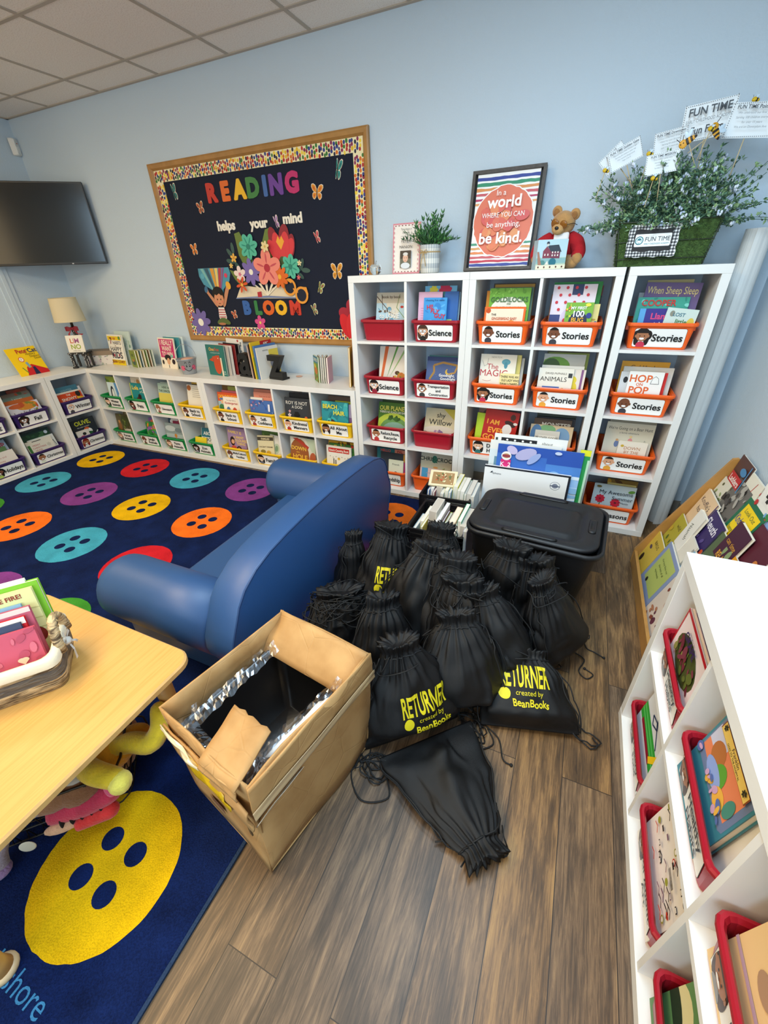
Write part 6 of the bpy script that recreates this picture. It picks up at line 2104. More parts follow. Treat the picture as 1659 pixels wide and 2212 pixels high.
fl += [(ellipse(*fp(-.734 + dx, 1.64 + dz), rx, rz, 16, a), '#D93F45') for dx, dz, rx, rz, a in ((-.07, 0, .035, .075, .5), (.07, 0, .035, .075, -.5), (-.03, .02, .04, .09, .15), (.035, .02, .04, .09, -.15), (0, 0, .04, .08, 0))]
fl += [([fp(-.77, 1.69), fp(-.735, 1.64), fp(-.70, 1.69), fp(-.72, 1.725), fp(-.735, 1.70), fp(-.75, 1.725)], '#F0A83A'), (ellipse(*fp(-.735, 1.565), .03, .035), '#4A5A36')]
fl += petals(*fp(-1.028, 1.672), .085, 7, '#57B79A', '#2F7F6C', .2, .30, .58, '#2F8F7A')
fl += petals(*fp(-.668, 1.532), .080, 7, '#57B79A', '#2F7F6C', .5, .30, .58, '#2F8F7A')
fl += petals(*fp(-1.035, 1.508), .090, 8, '#7A68A8', '#F0EAD8', .1, .24, .6)
fl += petals(*fp(-1.146, 1.496), .055, 5, '#F0D8CE', '#D9708A', .4, .34)
fl += petals(*fp(-.770, 1.470), .075, 9, '#DF6A26', '#F0B03A', .1, .22)
fl += petals(*fp(-.872, 1.530), .125, 5, '#EE8A78', '#B5303F', .3, .36, .58, '#C8505A')
fl += petals(*fp(-1.137, 1.424), .055, 6, '#D9542A', '#E8B04A', .2, .18)
fl += petals(*fp(-.575, 1.552), .018, 5, '#EAD9A8', '#E8B04A') + petals(*fp(-.595, 1.462), .016, 5, '#D95A6A', '#E8B04A') + petals(*fp(-1.205, 1.555), .018, 5, '#F0C86A', '#E8A03A') + petals(*fp(-1.165, 1.605), .03, 5, '#E8B04A', '#D9892F') + petals(*fp(-.855, 1.665), .035, 6, '#E8D29A', '#D9B05A')
cutout('flower_bouquet_cutout', fl, FX, FZ, 'paper cut-out of a bouquet growing from an open book on the bulletin board', 'paper cutout')
gl = []
for (x, z) in ((-.700, 1.400), (-.600, 1.345)):
    gl.append((ellipse(x + .65, z - 1.37, .058, .058, 24), '#E89A3A'))
    gl.append((ellipse(x + .65, z - 1.37, .042, .042, 24), '#1A2133'))
gl.append(([(-.02, .012), (.02, -.010), (.02, .004), (-.02, .024)], '#E89A3A'))
gl += [([(-.085, .075), (-.05, .085), (-.02, .07), (-.03, .055), (-.06, .07), (-.085, .06)], '#E89A3A'), ([(.06, .03), (.10, .028), (.112, -.02), (.095, -.02), (.085, .012), (.06, .015)], '#E89A3A')]
cutout('spectacles_cutout', gl, -.65, 1.37, 'orange paper spectacles overlapping the open book on the bulletin board', 'paper cutout', y=ZB - .0135)
bo = [([(-.165, .185), (.155, .185), (.165, .145), (.14, .09), (.06, .03), (.05, -.02), (-.03, -.02), (-.06, .03), (-.14, .07), (-.17, .13)], '#4F93A8')]
for (x0, x1, c) in ((-.10, -.06, '#3A5A6A'), (-.04, 0, '#D99A3A'), (.01, .04, '#E8C86A'), (.05, .08, '#B5404A'), (.09, .11, '#8A5A8A'), (-.14, -.11, '#7FB5B0')):
    bo.append(([(x0, .183), (x1, .183), (.005 + (x0 + x1) * .12, .0), (-.008 + (x0 + x1) * .12, .0)], c))
bo += [(ellipse(.115, .13, .016, .016), '#D9405A'), (ellipse(-.13, .13, .02, .02), '#5FA8B8')]
bo += [([(-.035, -.10), (-.055, -.085), (-.125, .01), (-.135, .04), (-.105, .045), (-.10, .015), (-.02, -.075)], '#C98A66'), ([(.035, -.10), (.055, -.085), (.115, .02), (.14, .055), (.115, .075), (.095, .05), (.02, -.075)], '#C98A66')]
bo += [(ellipse(.122, .06, .024, .03, 12, .4), '#E8A83A'), (ellipse(-.122, .035, .018, .026, 12, -.4), '#3F6A8A')]
bo += [([(-.032, -.10), (.032, -.10), (.042, -.175), (.03, -.20), (-.03, -.20), (-.042, -.175)], '#E9DFD6')]
bo += [([(-.036, -.115 - .018 * i), (.036, -.115 - .018 * i), (.036, -.122 - .018 * i), (-.036, -.122 - .018 * i)], '#B5404A') for i in range(5)]
bo += [(ellipse(-.02, -.205, .055, .022, 16, .3), '#5A6A36'), (ellipse(.02, -.205, .055, .022, 16, -.3), '#5A6A36'), (ellipse(-.02, -.226, .04, .010, 12), '#B5764F')]
bo += [(ellipse(0, -.005, .062, .06, 20), '#1F1713'), (ellipse(0, -.038, .050, .052, 20), '#D59068'), ([(-.055, .0), (-.045, .03), (0, .045), (.045, .03), (.055, .0), (.03, -.012), (.01, .004), (-.02, -.01), (-.04, .0)], '#1F1713'),
       (ellipse(-.018, -.04, .005, .007, 8), '#2A1A14'), (ellipse(.018, -.04, .005, .007, 8), '#2A1A14'), (ellipse(-.03, -.058, .009, .006, 8), '#E07A66'), (ellipse(.03, -.058, .009, .006, 8), '#E07A66'), (ellipse(0, -.07, .012, .003, 8), '#9A3A36')]
cutout('painted_child_cutout', bo, -1.425, 1.362, 'paper cut-out of a seated painted child in a striped shirt with a colourful stream above', 'paper cutout')
cutout('paper_flower', petals(0, 0, .105, 8, '#7566A2', '#F0ECDE', .1, .26) + [(ellipse(.0, .0, .03, .03), '#EFEAD9')], -1.69, 1.146, 'big purple paper flower at the bottom corner of the bulletin board', 'paper flower', 'paper flowers on the board', y=ZB - .002)
cutout('paper_flower', petals(0, 0, .052, 5, '#D9508A', '#E8C86A', .4, .36), -1.042, 1.150, 'small pink paper flower at the lower edge of the bulletin board', 'paper flower', 'paper flowers on the board', y=ZB - .002)
cutout('paper_flower', petals(0, .03, .105, 5, '#A8283A', '#A8283A', .35, .38) + [(ellipse(-.05, -.04, .045, .09, 16, .4), '#D8262F'), (ellipse(.05, -.04, .045, .09, 16, -.4), '#D8262F'), (ellipse(0, -.04, .05, .09), '#E02F36')],
       -.19, 1.175, 'big red paper flower partly hidden by the tall shelf', 'paper flower', 'paper flowers on the board', y=ZB - .002)

# ------------------------------------------------------------------ television, sensor
ta = math.atan2(2.661, 2.980)
TVM = T(-2.612, -.045, 1.905) @ Rz(ta) @ Rx(.03)
t = thing('television', 'wall-mounted flat black television across the room corner', 'television', TVM)
mb = MB()
TW, TH_ = .925, .575
mb.bev(-TW, 0, 0, .03, -TH_ / 2, TH_ / 2, mat('#111113', .35), .004)
mb.bev(-TW + .2, -.2, .03, .06, -TH_ / 2 + .08, TH_ / 2 - .12, mat('#111113', .5), .01)
mb.obj('casing', t)
mb = MB().box(-TW + .010, -.010, -.0012, 0, -TH_ / 2 + .018, TH_ / 2 - .010, mat('#060607', .14, spec=.6))
mb.obj('screen', t)
MB().box(-.275, -.262, -.0018, 0, -TH_ / 2 + .004, -TH_ / 2 + .011, P_('#C9C9C9')).obj('badge', t)
mb = MB()
mb.box(-.56, -.40, .06, .075, -.12, .12, mat('#1A1A1C', .5))
mb.tube([(-.48, .075, 0), (-.48, .30, 0)], .022, mat('#1A1A1C', .5), 10)
mb.obj('wall_bracket', t)
t = thing('motion_sensor', 'small white alarm sensor high on the wall above the television', 'sensor', T(-3.33, -.045, 2.488) @ Rz(PI / 2 + .55))
mb = MB()
mb.loft([[(x, -y_, z) for x, z in rrect(-.032 * f, .032 * f, -.058 * g_, .058 * g_, .012, 3)] for f, g_, y_ in ((1, 1, .0), (1, 1, .028), (.85, .92, .042))], mat('#E6E4DE', .4))
mb.obj('housing', t)
MB().box(-.02, .02, -.044, -.041, -.035, .0, mat('#F4F3EE', .25)).obj('lens', t)
MB().box(-.006, .006, -.0435, -.041, .02, .026, mat('#B9553A', .4)).obj('indicator', t)
# ------------------------------------------------------------------ on the tall shelves
ZT = HT + .0006


def leaf_mesh(mb, p, d, up, l, w, m):
    p, d, up = Vector(p), Vector(d).normalized(), Vector(up)
    s = d.cross(up)
    if s.length < 1e-4:
        s = d.orthogonal()
    s.normalize()
    n = s.cross(d)
    a = p + d * l * .45
    mb.add([p, a + s * w * .5 + n * w * .1, p + d * l, a - s * w * .5 + n * w * .1, a - n * w * .12], [(0, 4, 1), (1, 4, 2), (2, 4, 3), (3, 4, 0)], m)


# crystal apple
t = thing('glass_apple', 'small clear glass apple ornament at the end of the tall shelf top', 'ornament', T(.15, -.30, ZT))
GL = mat('#F4FAFA', .02, trans=1.0)
MB().lathe([(.006, .004), (.018, .0), (.030, .012), (.036, .030), (.034, .046), (.024, .056), (.012, .055), (.004, .048)], GL, 20).obj('apple_body', t)
MB().tube([(0, 0, .048), (.002, 0, .062), (.007, .0, .074)], .0025, mat('#9AA0A0', .2, metal=.9), 6).obj('stem', t)

# memorial sign
SGN = T(.292, -.155, ZT) @ Rx(-.10) @ Rz(-.04)
mb = MB()
w, h = .185, .268
mb.box(-w / 2, w / 2, 0, .003, 0, h, P_('#F1E9E0'))
p = Print(mb, T(-w / 2, 0, 0) @ Rx(PI / 2), w, h)
p.ops([('r', 0, 0, 1, .028, '#D98A96'), ('r', 0, .972, 1, 1, '#D98A96'), ('r', 0, 0, .035, 1, '#D98A96'), ('r', .965, 0, 1, 1, '#D98A96')] +
      [('r', .08 + .12 * i, .035, .13 + .12 * i, .05, '#8A2A3A') for i in range(8)] + [('r', .08 + .12 * i, .945, .13 + .12 * i, .96, '#8A2A3A') for i in range(8)] +
      [('r', .05, .08 + .09 * i, .075, .12 + .09 * i, '#D98A96') for i in range(10)] + [('r', .925, .08 + .09 * i, .95, .12 + .09 * i, '#D98A96') for i in range(10)] +
      [tx('This Library is', .5, .88, .032, '#3A3A3A', b=0, mw=.6), tx('Dedicated', .5, .81, .03, '#3A3A3A', b=0), tx('in loving memory of', .5, .745, .022, '#3A3A3A', b=0), tx('PETER', .5, .65, .06, '#3A3A3A', b=0), tx('MANION', .5, .535, .055, '#3A3A3A', b=0),
       ('r', .30, .12, .70, .46, '#4A4038'), ('r', .30, .12, .70, .30, '#6A6A5A'), ('e', .5, .16, .17, .09, '#D9DDE0'), ('e', .5, .31, .095, .12, '#E0B39A'), ('e', .5, .39, .09, .05, '#D9D4CE'), ('e', .46, .315, .014, .01, '#4A3A34'), ('e', .54, .315, .014, .01, '#4A3A34'), ('e', .5, .26, .03, .008, '#B57A6A')])
o = mb.obj('printed_sign')
o.matrix_basis = SGN
tag(o, 'white paper notice with a pink border and a portrait photo, behind the potted plant', 'sign')

# potted plant with gingham pot
PM_ = T(.463, -.19, ZT)
t = thing('potted_plant', 'leafy green artificial plant in a gingham pot tied with twine', 'plant', PM_)


def gingham(c0, c1, s):
    m, nt, b = node_mat('gingham')
    N, L = nt.nodes.new, nt.links.new
    tc = N('ShaderNodeTexCoord')
    sp = N('ShaderNodeSeparateXYZ')
    L(tc.outputs['Object'], sp.inputs[0])
    at = N('ShaderNodeMath')
    at.operation = 'ARCTAN2'
    L(sp.outputs['X'], at.inputs[0])
    L(sp.outputs['Y'], at.inputs[1])
    outs = []
    for src, k in ((at.outputs[0], 4.0), (sp.outputs['Z'], 1 / s)):
        a = N('ShaderNodeMath')
        a.operation = 'MULTIPLY'
        a.inputs[1].default_value = k
        L(src, a.inputs[0])
        f = N('ShaderNodeMath')
        f.operation = 'FRACT'
        L(a.outputs[0], f.inputs[0])
        g = N('ShaderNodeMath')
        g.operation = 'GREATER_THAN'
        g.inputs[1].default_value = .5
        L(f.outputs[0], g.inputs[0])
        outs.append(g)
    ad = N('ShaderNodeMath')
    ad.operation = 'ADD'
    L(outs[0].outputs[0], ad.inputs[0])
    L(outs[1].outputs[0], ad.inputs[1])
    hf = N('ShaderNodeMath')
    hf.operation = 'MULTIPLY'
    hf.inputs[1].default_value = .5
    L(ad.outputs[0], hf.inputs[0])
    mx = N('ShaderNodeMix')
    mx.data_type = 'RGBA'
    mx.inputs[6].default_value = lin(c0)
    mx.inputs[7].default_value = lin(c1)
    L(hf.outputs[0], mx.inputs[0])
    L(mx.outputs[2], b.inputs['Base Color'])
    b.inputs['Roughness'].default_value = .8
    return m


MB().lathe([(.050, 0), (.056, .004), (.058, .06), (.057, .115), (.060, .120), (.061, .142), (.056, .146), (.052, .140), (.05, .11)], gingham('#E9E6DD', '#A5ABAF', .05), 28, smooth=True).obj('pot', t)
mb = MB()
TW_ = mat('#B99A66', .8)
mb.tube([(.0605 * math.cos(a), .0605 * math.sin(a), .108) for a in [2 * PI * k / 28 for k in range(28)]], .0028, TW_, 6, closed=True)
for s in (-1, 1):
    mb.tube([(-.02 + s * .0, -.061, .108), (-.02 + s * .018, -.068, .12), (-.02 + s * .03, -.07, .11), (-.02 + s * .015, -.066, .10), (-.02, -.062, .107)], .0022, TW_, 6)
    mb.tube([(-.02, -.062, .107), (-.02 + s * .010, -.068, .07), (-.022 + s * .018, -.067, .025 + .01 * s)], .0022, TW_, 6)
mb.obj('twine_bow', t)
mb = MB()
r_ = random.Random(9)
GR = [mat('#2F5F33', .5), mat('#3F7A3C', .5), mat('#24502C', .5), mat('#5A8F4A', .5)]
for s in range(46):
    a = r_.uniform(0, 2 * PI)
    lean = r_.uniform(.1, 1.0)
    ln = r_.uniform(.10, .20)
    p = Vector((.02 * math.cos(a), .02 * math.sin(a), .12))
    d = Vector((math.cos(a) * math.sin(lean), math.sin(a) * math.sin(lean) * .6, math.cos(lean)))
    pts = [p + d * ln * k / 7 + Vector((0, 0, -.05 * lean * (k / 7) ** 2 * ln / .15)) for k in range(8)]
    mb.tube(pts, .0012, GR[2], 4)
    for k in range(2, 8):
        for q in range(3):
            dd = (d + Vector((r_.uniform(-.8, .8), r_.uniform(-.8, .8), r_.uniform(-.3, .7)))).normalized()
            leaf_mesh(mb, pts[k], dd, (r_.uniform(-1, 1), r_.uniform(-1, 1), 1), r_.uniform(.022, .036), r_.uniform(.008, .013), r_.choice(GR))
mb.obj('foliage', t)

# framed sign
FW_, FH_ = .392, .490
FM = T(.862, -.150, ZT) @ Rx(-.21)
t = thing('framed_sign', 'dark wooden framed sign with rainbow stripes and an orange watercolour circle', 'framed sign', FM)
DK = mat('#4A4541', .55, var=.2, vscale=60)
mb = MB()
for (x0, x1, z0, z1) in ((-FW_ / 2, FW_ / 2, 0, .016), (-FW_ / 2, FW_ / 2, FH_ - .016, FH_), (-FW_ / 2, -FW_ / 2 + .016, .016, FH_ - .016), (FW_ / 2 - .016, FW_ / 2, .016, FH_ - .016)):
    mb.box(x0, x1, -.018, .022, z0, z1, DK)
mb.obj('frame', t)
mb = MB()
pw_, ph_ = .335, .455
mb.box(-FW_ / 2 + .016, FW_ / 2 - .016, .012, .016, .016, FH_ - .016, mat('#1F1D1D', .6))
mb.box(-pw_ / 2, pw_ / 2, -.006, .012, .018, .018 + ph_, P_('#F5F3F0'))
p = Print(mb, T(-pw_ / 2, -.006, .018) @ Rx(PI / 2), pw_, ph_)


def wob(y0, y1, col, sd):
    q = random.Random(sd)
    n = 14
    top = [(i / n, y1 + q.uniform(-.004, .004)) for i in range(n + 1)]
    bot = [(i / n, y0 + q.uniform(-.004, .004)) for i in range(n, -1, -1)]
    return ('p', bot + top[::1][::-1][::-1] if False else bot[::-1] + top[::-1], col)


st = [(.93, .965, '#3D4E9A'), (.875, .91, '#3C9070'), (.825, .855, '#D9925A'), (.775, .803, '#C8606A'), (.725, .75, '#B8466A'), (.68, .70, '#E2A06A'), (.25, .27, '#4F9A80'), (.20, .225, '#D9A06A'), (.15, .175, '#E28A5A'), (.10, .125, '#C8606A'), (.055, .08, '#C23F55'), (.012, .04, '#3D4E9A')]
p.ops([wob(a, b_, c, i) for i, (a, b_, c) in enumerate(st)])
q = random.Random(3)
cir = [(.5 + .485 * (1 + q.uniform(-.025, .02)) * math.cos(2 * PI * k / 60), .49 + .375 * (1 + q.uniform(-.025, .02)) * math.sin(2 * PI * k / 60)) for k in range(60)]
p.poly([((a - .5) * 1.03 + .5, (b_ - .49) * 1.03 + .49) for a, b_ in cir], '#F8F4F0')
p.poly(cir, '#DE7A62')
for i in range(60):
    a = q.uniform(0, 2 * PI)
    rr_ = q.uniform(0, .36)
    p.ops([('e', .5 + rr_ * math.cos(a), .47 + rr_ * .72 * math.sin(a), q.uniform(.05, .12), q.uniform(.04, .09), q.choice(['#E0805F', '#E28A62', '#D96A5C', '#DC7560', '#E29A6A', '#D4605E']), q.uniform(0, 3))])
W_ = '#FBF7F2'
p.ops([tx('In a', .43, .785, .055, W_, b=0), tx('world', .5, .69, .115, W_, mw=.74, wv=.05), tx('WHERE YOU CAN', .5, .555, .05, W_, b=0, mw=.7), tx('be anything,', .52, .455, .058, W_, mw=.6, b=0), tx('be kind.', .5, .31, .115, W_, mw=.80, wv=.04)])
mb.obj('picture', t)

# teddy bear and the painted house box
TBM = T(1.185, -.15, ZT)
t = thing('teddy_bear', 'tan teddy bear in a red knitted sweater with amber glasses on the tall shelf', 'teddy bear', TBM)
FURT = mat('#B98A52', .95, bump=.8, bscale=220, var=.15, vscale=40, sheen=.3)
FURD = mat('#9A6A38', .95, bump=.8, bscale=220, var=.15, vscale=40, sheen=.3)
KNIT = mat('#B4121F', .9, bump=.7, bscale=260)
mb = MB()
mb.ball((0, .02, .07), (.075, .06, .085), FURT)
for s in (-1, 1):
    mb.tube(*limb((s * .04, -.01, .035, .033), (s * .075, -.04, .028, .032), (s * .085, -.06, .03, .028))[1:], FURT, 12)
mb.obj('body', t)
HM = T(.005, -.02, .205) @ Rz(-.25) @ Ry(.20) @ Rx(.18)
mb = MB()
mb.ball((0, 0, 0), (.060, .054, .056), FURT, 20, 14, HM)
mb.ball((-.002, -.048, -.018), (.033, .030, .026), mat('#C79A63', .95, bump=.8, bscale=220), 16, 10, HM)
head = mb.obj('head', t)
for s in (-1, 1):
    m2 = MB()
    m2.ball((s * .048, .002, .046), (.026, .014, .026), FURT, 14, 9, HM)
    m2.ball((s * .048, -.008, .044), (.017, .008, .017), FURD, 12, 8, HM)
    m2.obj('ear', head)
    m2 = MB()
    m2.lathe([(.0, -.002), (.019, -.002), (.020, 0), (.019, .002), (0, .002)], mat('#A5661E', .15, trans=.35), 18, HM @ T(s * .023, -.0595, .006) @ Rx(PI / 2 + .15), cap0=False, cap1=False)
    m2.tube([HM @ Vector((s * .040, -.056, .008)), HM @ Vector((s * .060, -.02, .012)), HM @ Vector((s * .070, .012, .002))], .0016, mat('#4A3A2A', .3, metal=.6), 6)
    m2.obj('glasses_lens', head)
    MB().ball((s * .022, -.053, .006), (.006, .005, .006), mat('#150E0A', .15), 10, 7, HM).obj('eye', head)
MB().ball((-.002, -.076, -.010), (.011, .007, .008), mat('#15110F', .3), 12, 8, HM).obj('nose', head)
MB().tube([HM @ Vector((-.002, -.0775, -.018)), HM @ Vector((-.002, -.074, -.028)), HM @ Vector((.008, -.068, -.032))], .0014, mat('#2A1A12', .6), 5).obj('mouth', head)
mb = MB()
mb.lathe([(.062, .05), (.078, .075), (.080, .11), (.066, .145), (.040, .165)], KNIT, 24, S(1, .85, 1) @ T(0, .022, 0))
for s in (-1, 1):
    mb.tube(*limb((s * .050, .01, .140, .034), (s * .088, -.02, .115, .036), (s * .105, -.05, .075, .034), (s * .102, -.062, .060, .031))[1:], KNIT, 14)
mb.obj('sweater', t)
mb = MB()
mb.lathe([(.040, .158), (.046, .166), (.042, .176), (.032, .178)], mat('#E9E4E2', .85), 20, S(1, .85, 1) @ T(0, .018, 0))
mb.bev(-.03, .045, -.058, -.045, .120, .165, mat('#E9E4E2', .85), .008)
mb.obj('collar', t)
mb = MB()
for s in (-1, 1):
    mb.ball((s * .102, -.075, .048), (.026, .024, .028), FURT, 12, 8)
mb.obj('paws', t)
t = thing('painted_box', 'small painted wooden house-scene box held by the teddy bear', 'box', T(1.165, -.300, ZT) @ Rz(.32))
mb = MB()
bw2, bh2, bd2 = .150, .132, .095
mb.box(-bw2 / 2, bw2 / 2, 0, bd2, 0, bh2, P_('#A9C9D6'))
p = Print(mb, T(-bw2 / 2, 0, 0) @ Rx(PI / 2), bw2, bh2)
p.ops([('r', 0, 0, 1, 1, '#BBD6DE'), ('r', 0, 0, 1, .4, '#B9CDB9'), ('r', 0, .2, 1, .38, '#8FB5B5'), ('p', [(.2, .38), (.45, .38), (.45, .62), (.32, .78), (.2, .62)], '#8A4452'), ('p', [(.45, .38), (.78, .36), (.78, .60), (.45, .62)], '#7A3F52'), ('p', [(.32, .80), (.46, .60), (.82, .58), (.7, .82)], '#3D4450'), ('e', .34, .88, .05, .05, '#3D4450'), ('r', .31, .78, .37, .86, '#D9D4C8')] +
      [('r', .50 + .09 * i, .44 + .1 * j, .54 + .09 * i, .50 + .1 * j, '#E6DDD4') for i in range(3) for j in range(2)] + [('r', .25 + .1 * i, .46, .29 + .1 * i, .53, '#E6DDD4') for i in range(2)] + [('e', .55, .24, .12, .12, '#2F6F80'), ('e', .2, .22, .1, .08, '#5A8A86'), ('p', [(.3, .16), (.42, .16), (.38, .3)], '#E9E2D2'), ('p', [(0, .6), (.06, .6), (.2, .1), (.08, .1)], '#A97A66'),
       ('r', 0, 0, 1, .15, '#E9DFC4')] + [('e', .09 + .2 * i, .075, .025, .03, '#5A2F2A') for i in range(5)])
p = Print(mb, T(bw2 / 2, 0, 0) @ Rz(PI / 2) @ Rx(PI / 2), bd2, bh2)
p.ops([('r', 0, 0, 1, 1, '#A3BCD0'), ('r', 0, .2, 1, .4, '#7F8F90'), ('p', [(0, .35), (1, .42), (1, .62), (.5, .5)], '#3F5A58'), ('r', 0, 0, 1, .15, '#C9C2AE')] + [('e', .1 + .2 * i, .075, .03, .04, '#4A2A26') for i in range(5)])
mb.obj('painted_panel', t)

# grass planter with bushes, tags and bees
GM = T(1.657, -.235, ZT)
t = thing('grass_planter', 'square planter covered in artificial grass, holding a flowering bush', 'planter', GM)
TURF = mat('#3C5426', .95, bump=1.0, bscale=150, var=.45, vscale=70)
gw, gd, gh = .185, .10, .178
mb = MB()
mb.loft([[(x, y, z) for x, y in rrect(-gw * f, gw * f, -gd * f, gd * f, .012, 2)] for f, z in ((.955, 0), (1.0, .06), (1.04, .12), (1.09, gh), (1.06, gh), (1.0, gh - .02))], TURF, cap1=True)
r_ = random.Random(2)
TG = [mat('#44602A', .8), mat('#33491F', .8), mat('#5A7638', .8)]
for i in range(2600):
    f = r_.random()
    z = r_.uniform(.004, gh)
    sc_ = .96 + .13 * z / gh
    if f < .6:
        p0, nn = (r_.uniform(-gw, gw) * sc_, -gd * sc_, z), Vector((0, -1, 0))
    elif f < .85:
        p0, nn = (gw * sc_, r_.uniform(-gd, gd) * sc_, z), Vector((1, 0, 0))
    else:
        p0, nn = (-gw * sc_, r_.uniform(-gd, gd) * sc_, z), Vector((-1, 0, 0))
    d = nn * r_.uniform(.2, .8) + Vector((r_.uniform(-1, 1), r_.uniform(-.4, .4), r_.uniform(-.9, .9)))
    leaf_mesh(mb, p0, d, nn, r_.uniform(.008, .016), .0022, r_.choice(TG))
mb.obj('grass_box', t)
mb = MB()
W4 = mat('#26301C', .5)
for z, f in ((.03, .985), (.10, 1.035), (gh, 1.10)):
    mb.tube([(x, y, z) for x, y in rrect(-gw * f - .004, gw * f + .004, -gd * f - .004, gd * f + .004, .012, 2)], .0025, W4, 5, closed=True)
for sx in (-1, 1):
    for sy in (-1, 1):
        mb.tube([(sx * gw * .96, sy * gd * .96, .001), (sx * gw * 1.10, sy * gd * 1.10, gh)], .0028, W4, 5)
mb.tube([(gw * 1.11, -.03, gh - .01), (gw * 1.16, -.02, gh - .05), (gw * 1.16, .02, gh - .05), (gw * 1.11, .03, gh - .01)], .003, W4, 5)
mb.obj('wire_band', t)
mb = MB()
r_ = random.Random(21)
BG = [mat('#4E7058', .55), mat('#5F8468', .55), mat('#3A5A48', .55), mat('#7E9E72', .55), mat('#8FAE7A', .55)]
BL = [mat('#B9C6DC', .5), mat('#D9E0EA', .5)]
for s in range(430):
    a = r_.uniform(0, 2 * PI)
    e = r_.uniform(-.15, 1.35)
    ln = r_.uniform(.15, .31)
    if -2.3 < a - PI < -.85 or .85 < a - PI < 2.3:
        ln *= .75
    p0 = Vector((r_.uniform(-.15, .15), r_.uniform(-.07, .07), gh - .02))
    d = Vector((math.cos(a) * math.cos(e), math.sin(a) * math.cos(e) * .62, max(math.sin(e), .1) * .85))
    N_ = 9
    pts = [p0 + d * ln * k / N_ + Vector((0, 0, .03 * (k / N_) - .05 * (k / N_) ** 2 * (1 if e < .5 else 0))) for k in range(N_ + 1)]
    mb.tube(pts[::3], .0011, BG[2], 4)
    for k in range(2, N_ + 1):
        for q_ in range(5):
            dd = (d * .5 + Vector((r_.uniform(-1, 1), r_.uniform(-1, 1), r_.uniform(-.6, 1)))).normalized()
            leaf_mesh(mb, pts[k] + Vector((r_.uniform(-.008, .008), r_.uniform(-.008, .008), r_.uniform(-.008, .008))), dd, (r_.uniform(-1, 1), r_.uniform(-1, 1), 1), r_.uniform(.014, .025), r_.uniform(.008, .014), r_.choice(BG))
    if r_.random() < .65:
        c = pts[r_.randint(5, 9)]
        for q_ in range(4):
            mb.ball(c + Vector((r_.uniform(-.008, .008), r_.uniform(-.010, .004), r_.uniform(-.008, .008))), (.0055, .0055, .008), r_.choice(BL), 6, 4)
mb.obj('foliage', t)

SM = T(1.607, -.36, ZT + .038) @ Rx(-.10)
t = thing('gingham_plaque', 'small black plaque with a gingham border hanging on the grass planter', 'sign', SM)
mb = MB()
pw2, ph2 = .205, .132


def scal(x0, x1, z0, z1, n1, n2, am):
    out = []
    for k in range(n1):
        out.append((x0 + (x1 - x0) * k / n1, z0 + am * math.sin(k * 1.9)))
    for k in range(n2):
        out.append((x1 + am * math.sin(k * 2.3), z0 + (z1 - z0) * k / n2))
    for k in range(n1):
        out.append((x1 - (x1 - x0) * k / n1, z1 + am * math.sin(k * 1.9 + 1)))
    for k in range(n2):
        out.append((x0 + am * math.sin(k * 2.3 + 1), z1 - (z1 - z0) * k / n2))
    return out


L0 = T(-pw2 / 2, 0, 0) @ Rx(PI / 2)
mb.prism(scal(0, pw2, 0, ph2, 10, 7, .0035), -.004, 0, P_('#ECEBEA'), L0)
p = Print(mb, L0, pw2, ph2)
c_ = .0064
for i in range(int(pw2 / c_)):
    for j in range(int(ph2 / c_)):
        x, z = i * c_, j * c_
        if .028 < x < pw2 - .032 and .026 < z < ph2 - .030:
            continue
        if i % 2 == 0 and j % 2 == 0:
            mb.add([(x, z, .0003), (x + c_, z, .0003), (x + c_, z + c_, .0003), (x, z + c_, .0003)], [(0, 1, 2, 3)], P_('#1B1B1D'), L0)
        elif (i + j) % 2 == 1:
            mb.add([(x, z, .0003), (x + c_, z, .0003), (x + c_, z + c_, .0003), (x, z + c_, .0003)], [(0, 1, 2, 3)], P_('#7F8082'), L0)
mb.prism(scal(.024, pw2 - .024, .022, ph2 - .022, 8, 6, .003), .0004, .0012, P_('#211C1C'), L0)
mb.prism(rrect(.030, pw2 - .028, .042, .092, .005, 3), .0013, .0018, P_('#F2F4F4'), L0)
p.z = .0020
p.ops([('e', .235, .505, .085, .085, '#2E7480'), ('e', .235, .505, .066, .066, '#DCE8E8'), ('e', .235, .50, .045, .05, '#2E7480'), ('p', [(.20, .44), (.27, .44), (.27, .52), (.235, .50), (.20, .52)], '#F2F4F4'), tx('FUN TIME', .595, .54, .13, '#26292C', b=0, mw=.50), tx('EARLY CHILDHOOD ACADEMY', .595, .40, .045, '#4A8088', b=0, mw=.50)])
mb.obj('plaque', t)
mb = MB()
for x in (-.055, .062):
    mb.tube([(x, .0, ph2 - .004), (x + .004, .006, ph2 + .012), (x - .003, .02, ph2 + .024)], .0022, mat('#A98A5A', .8), 5)
mb.obj('twine_loop', t)

STK = mat('#C9B48A', .7)


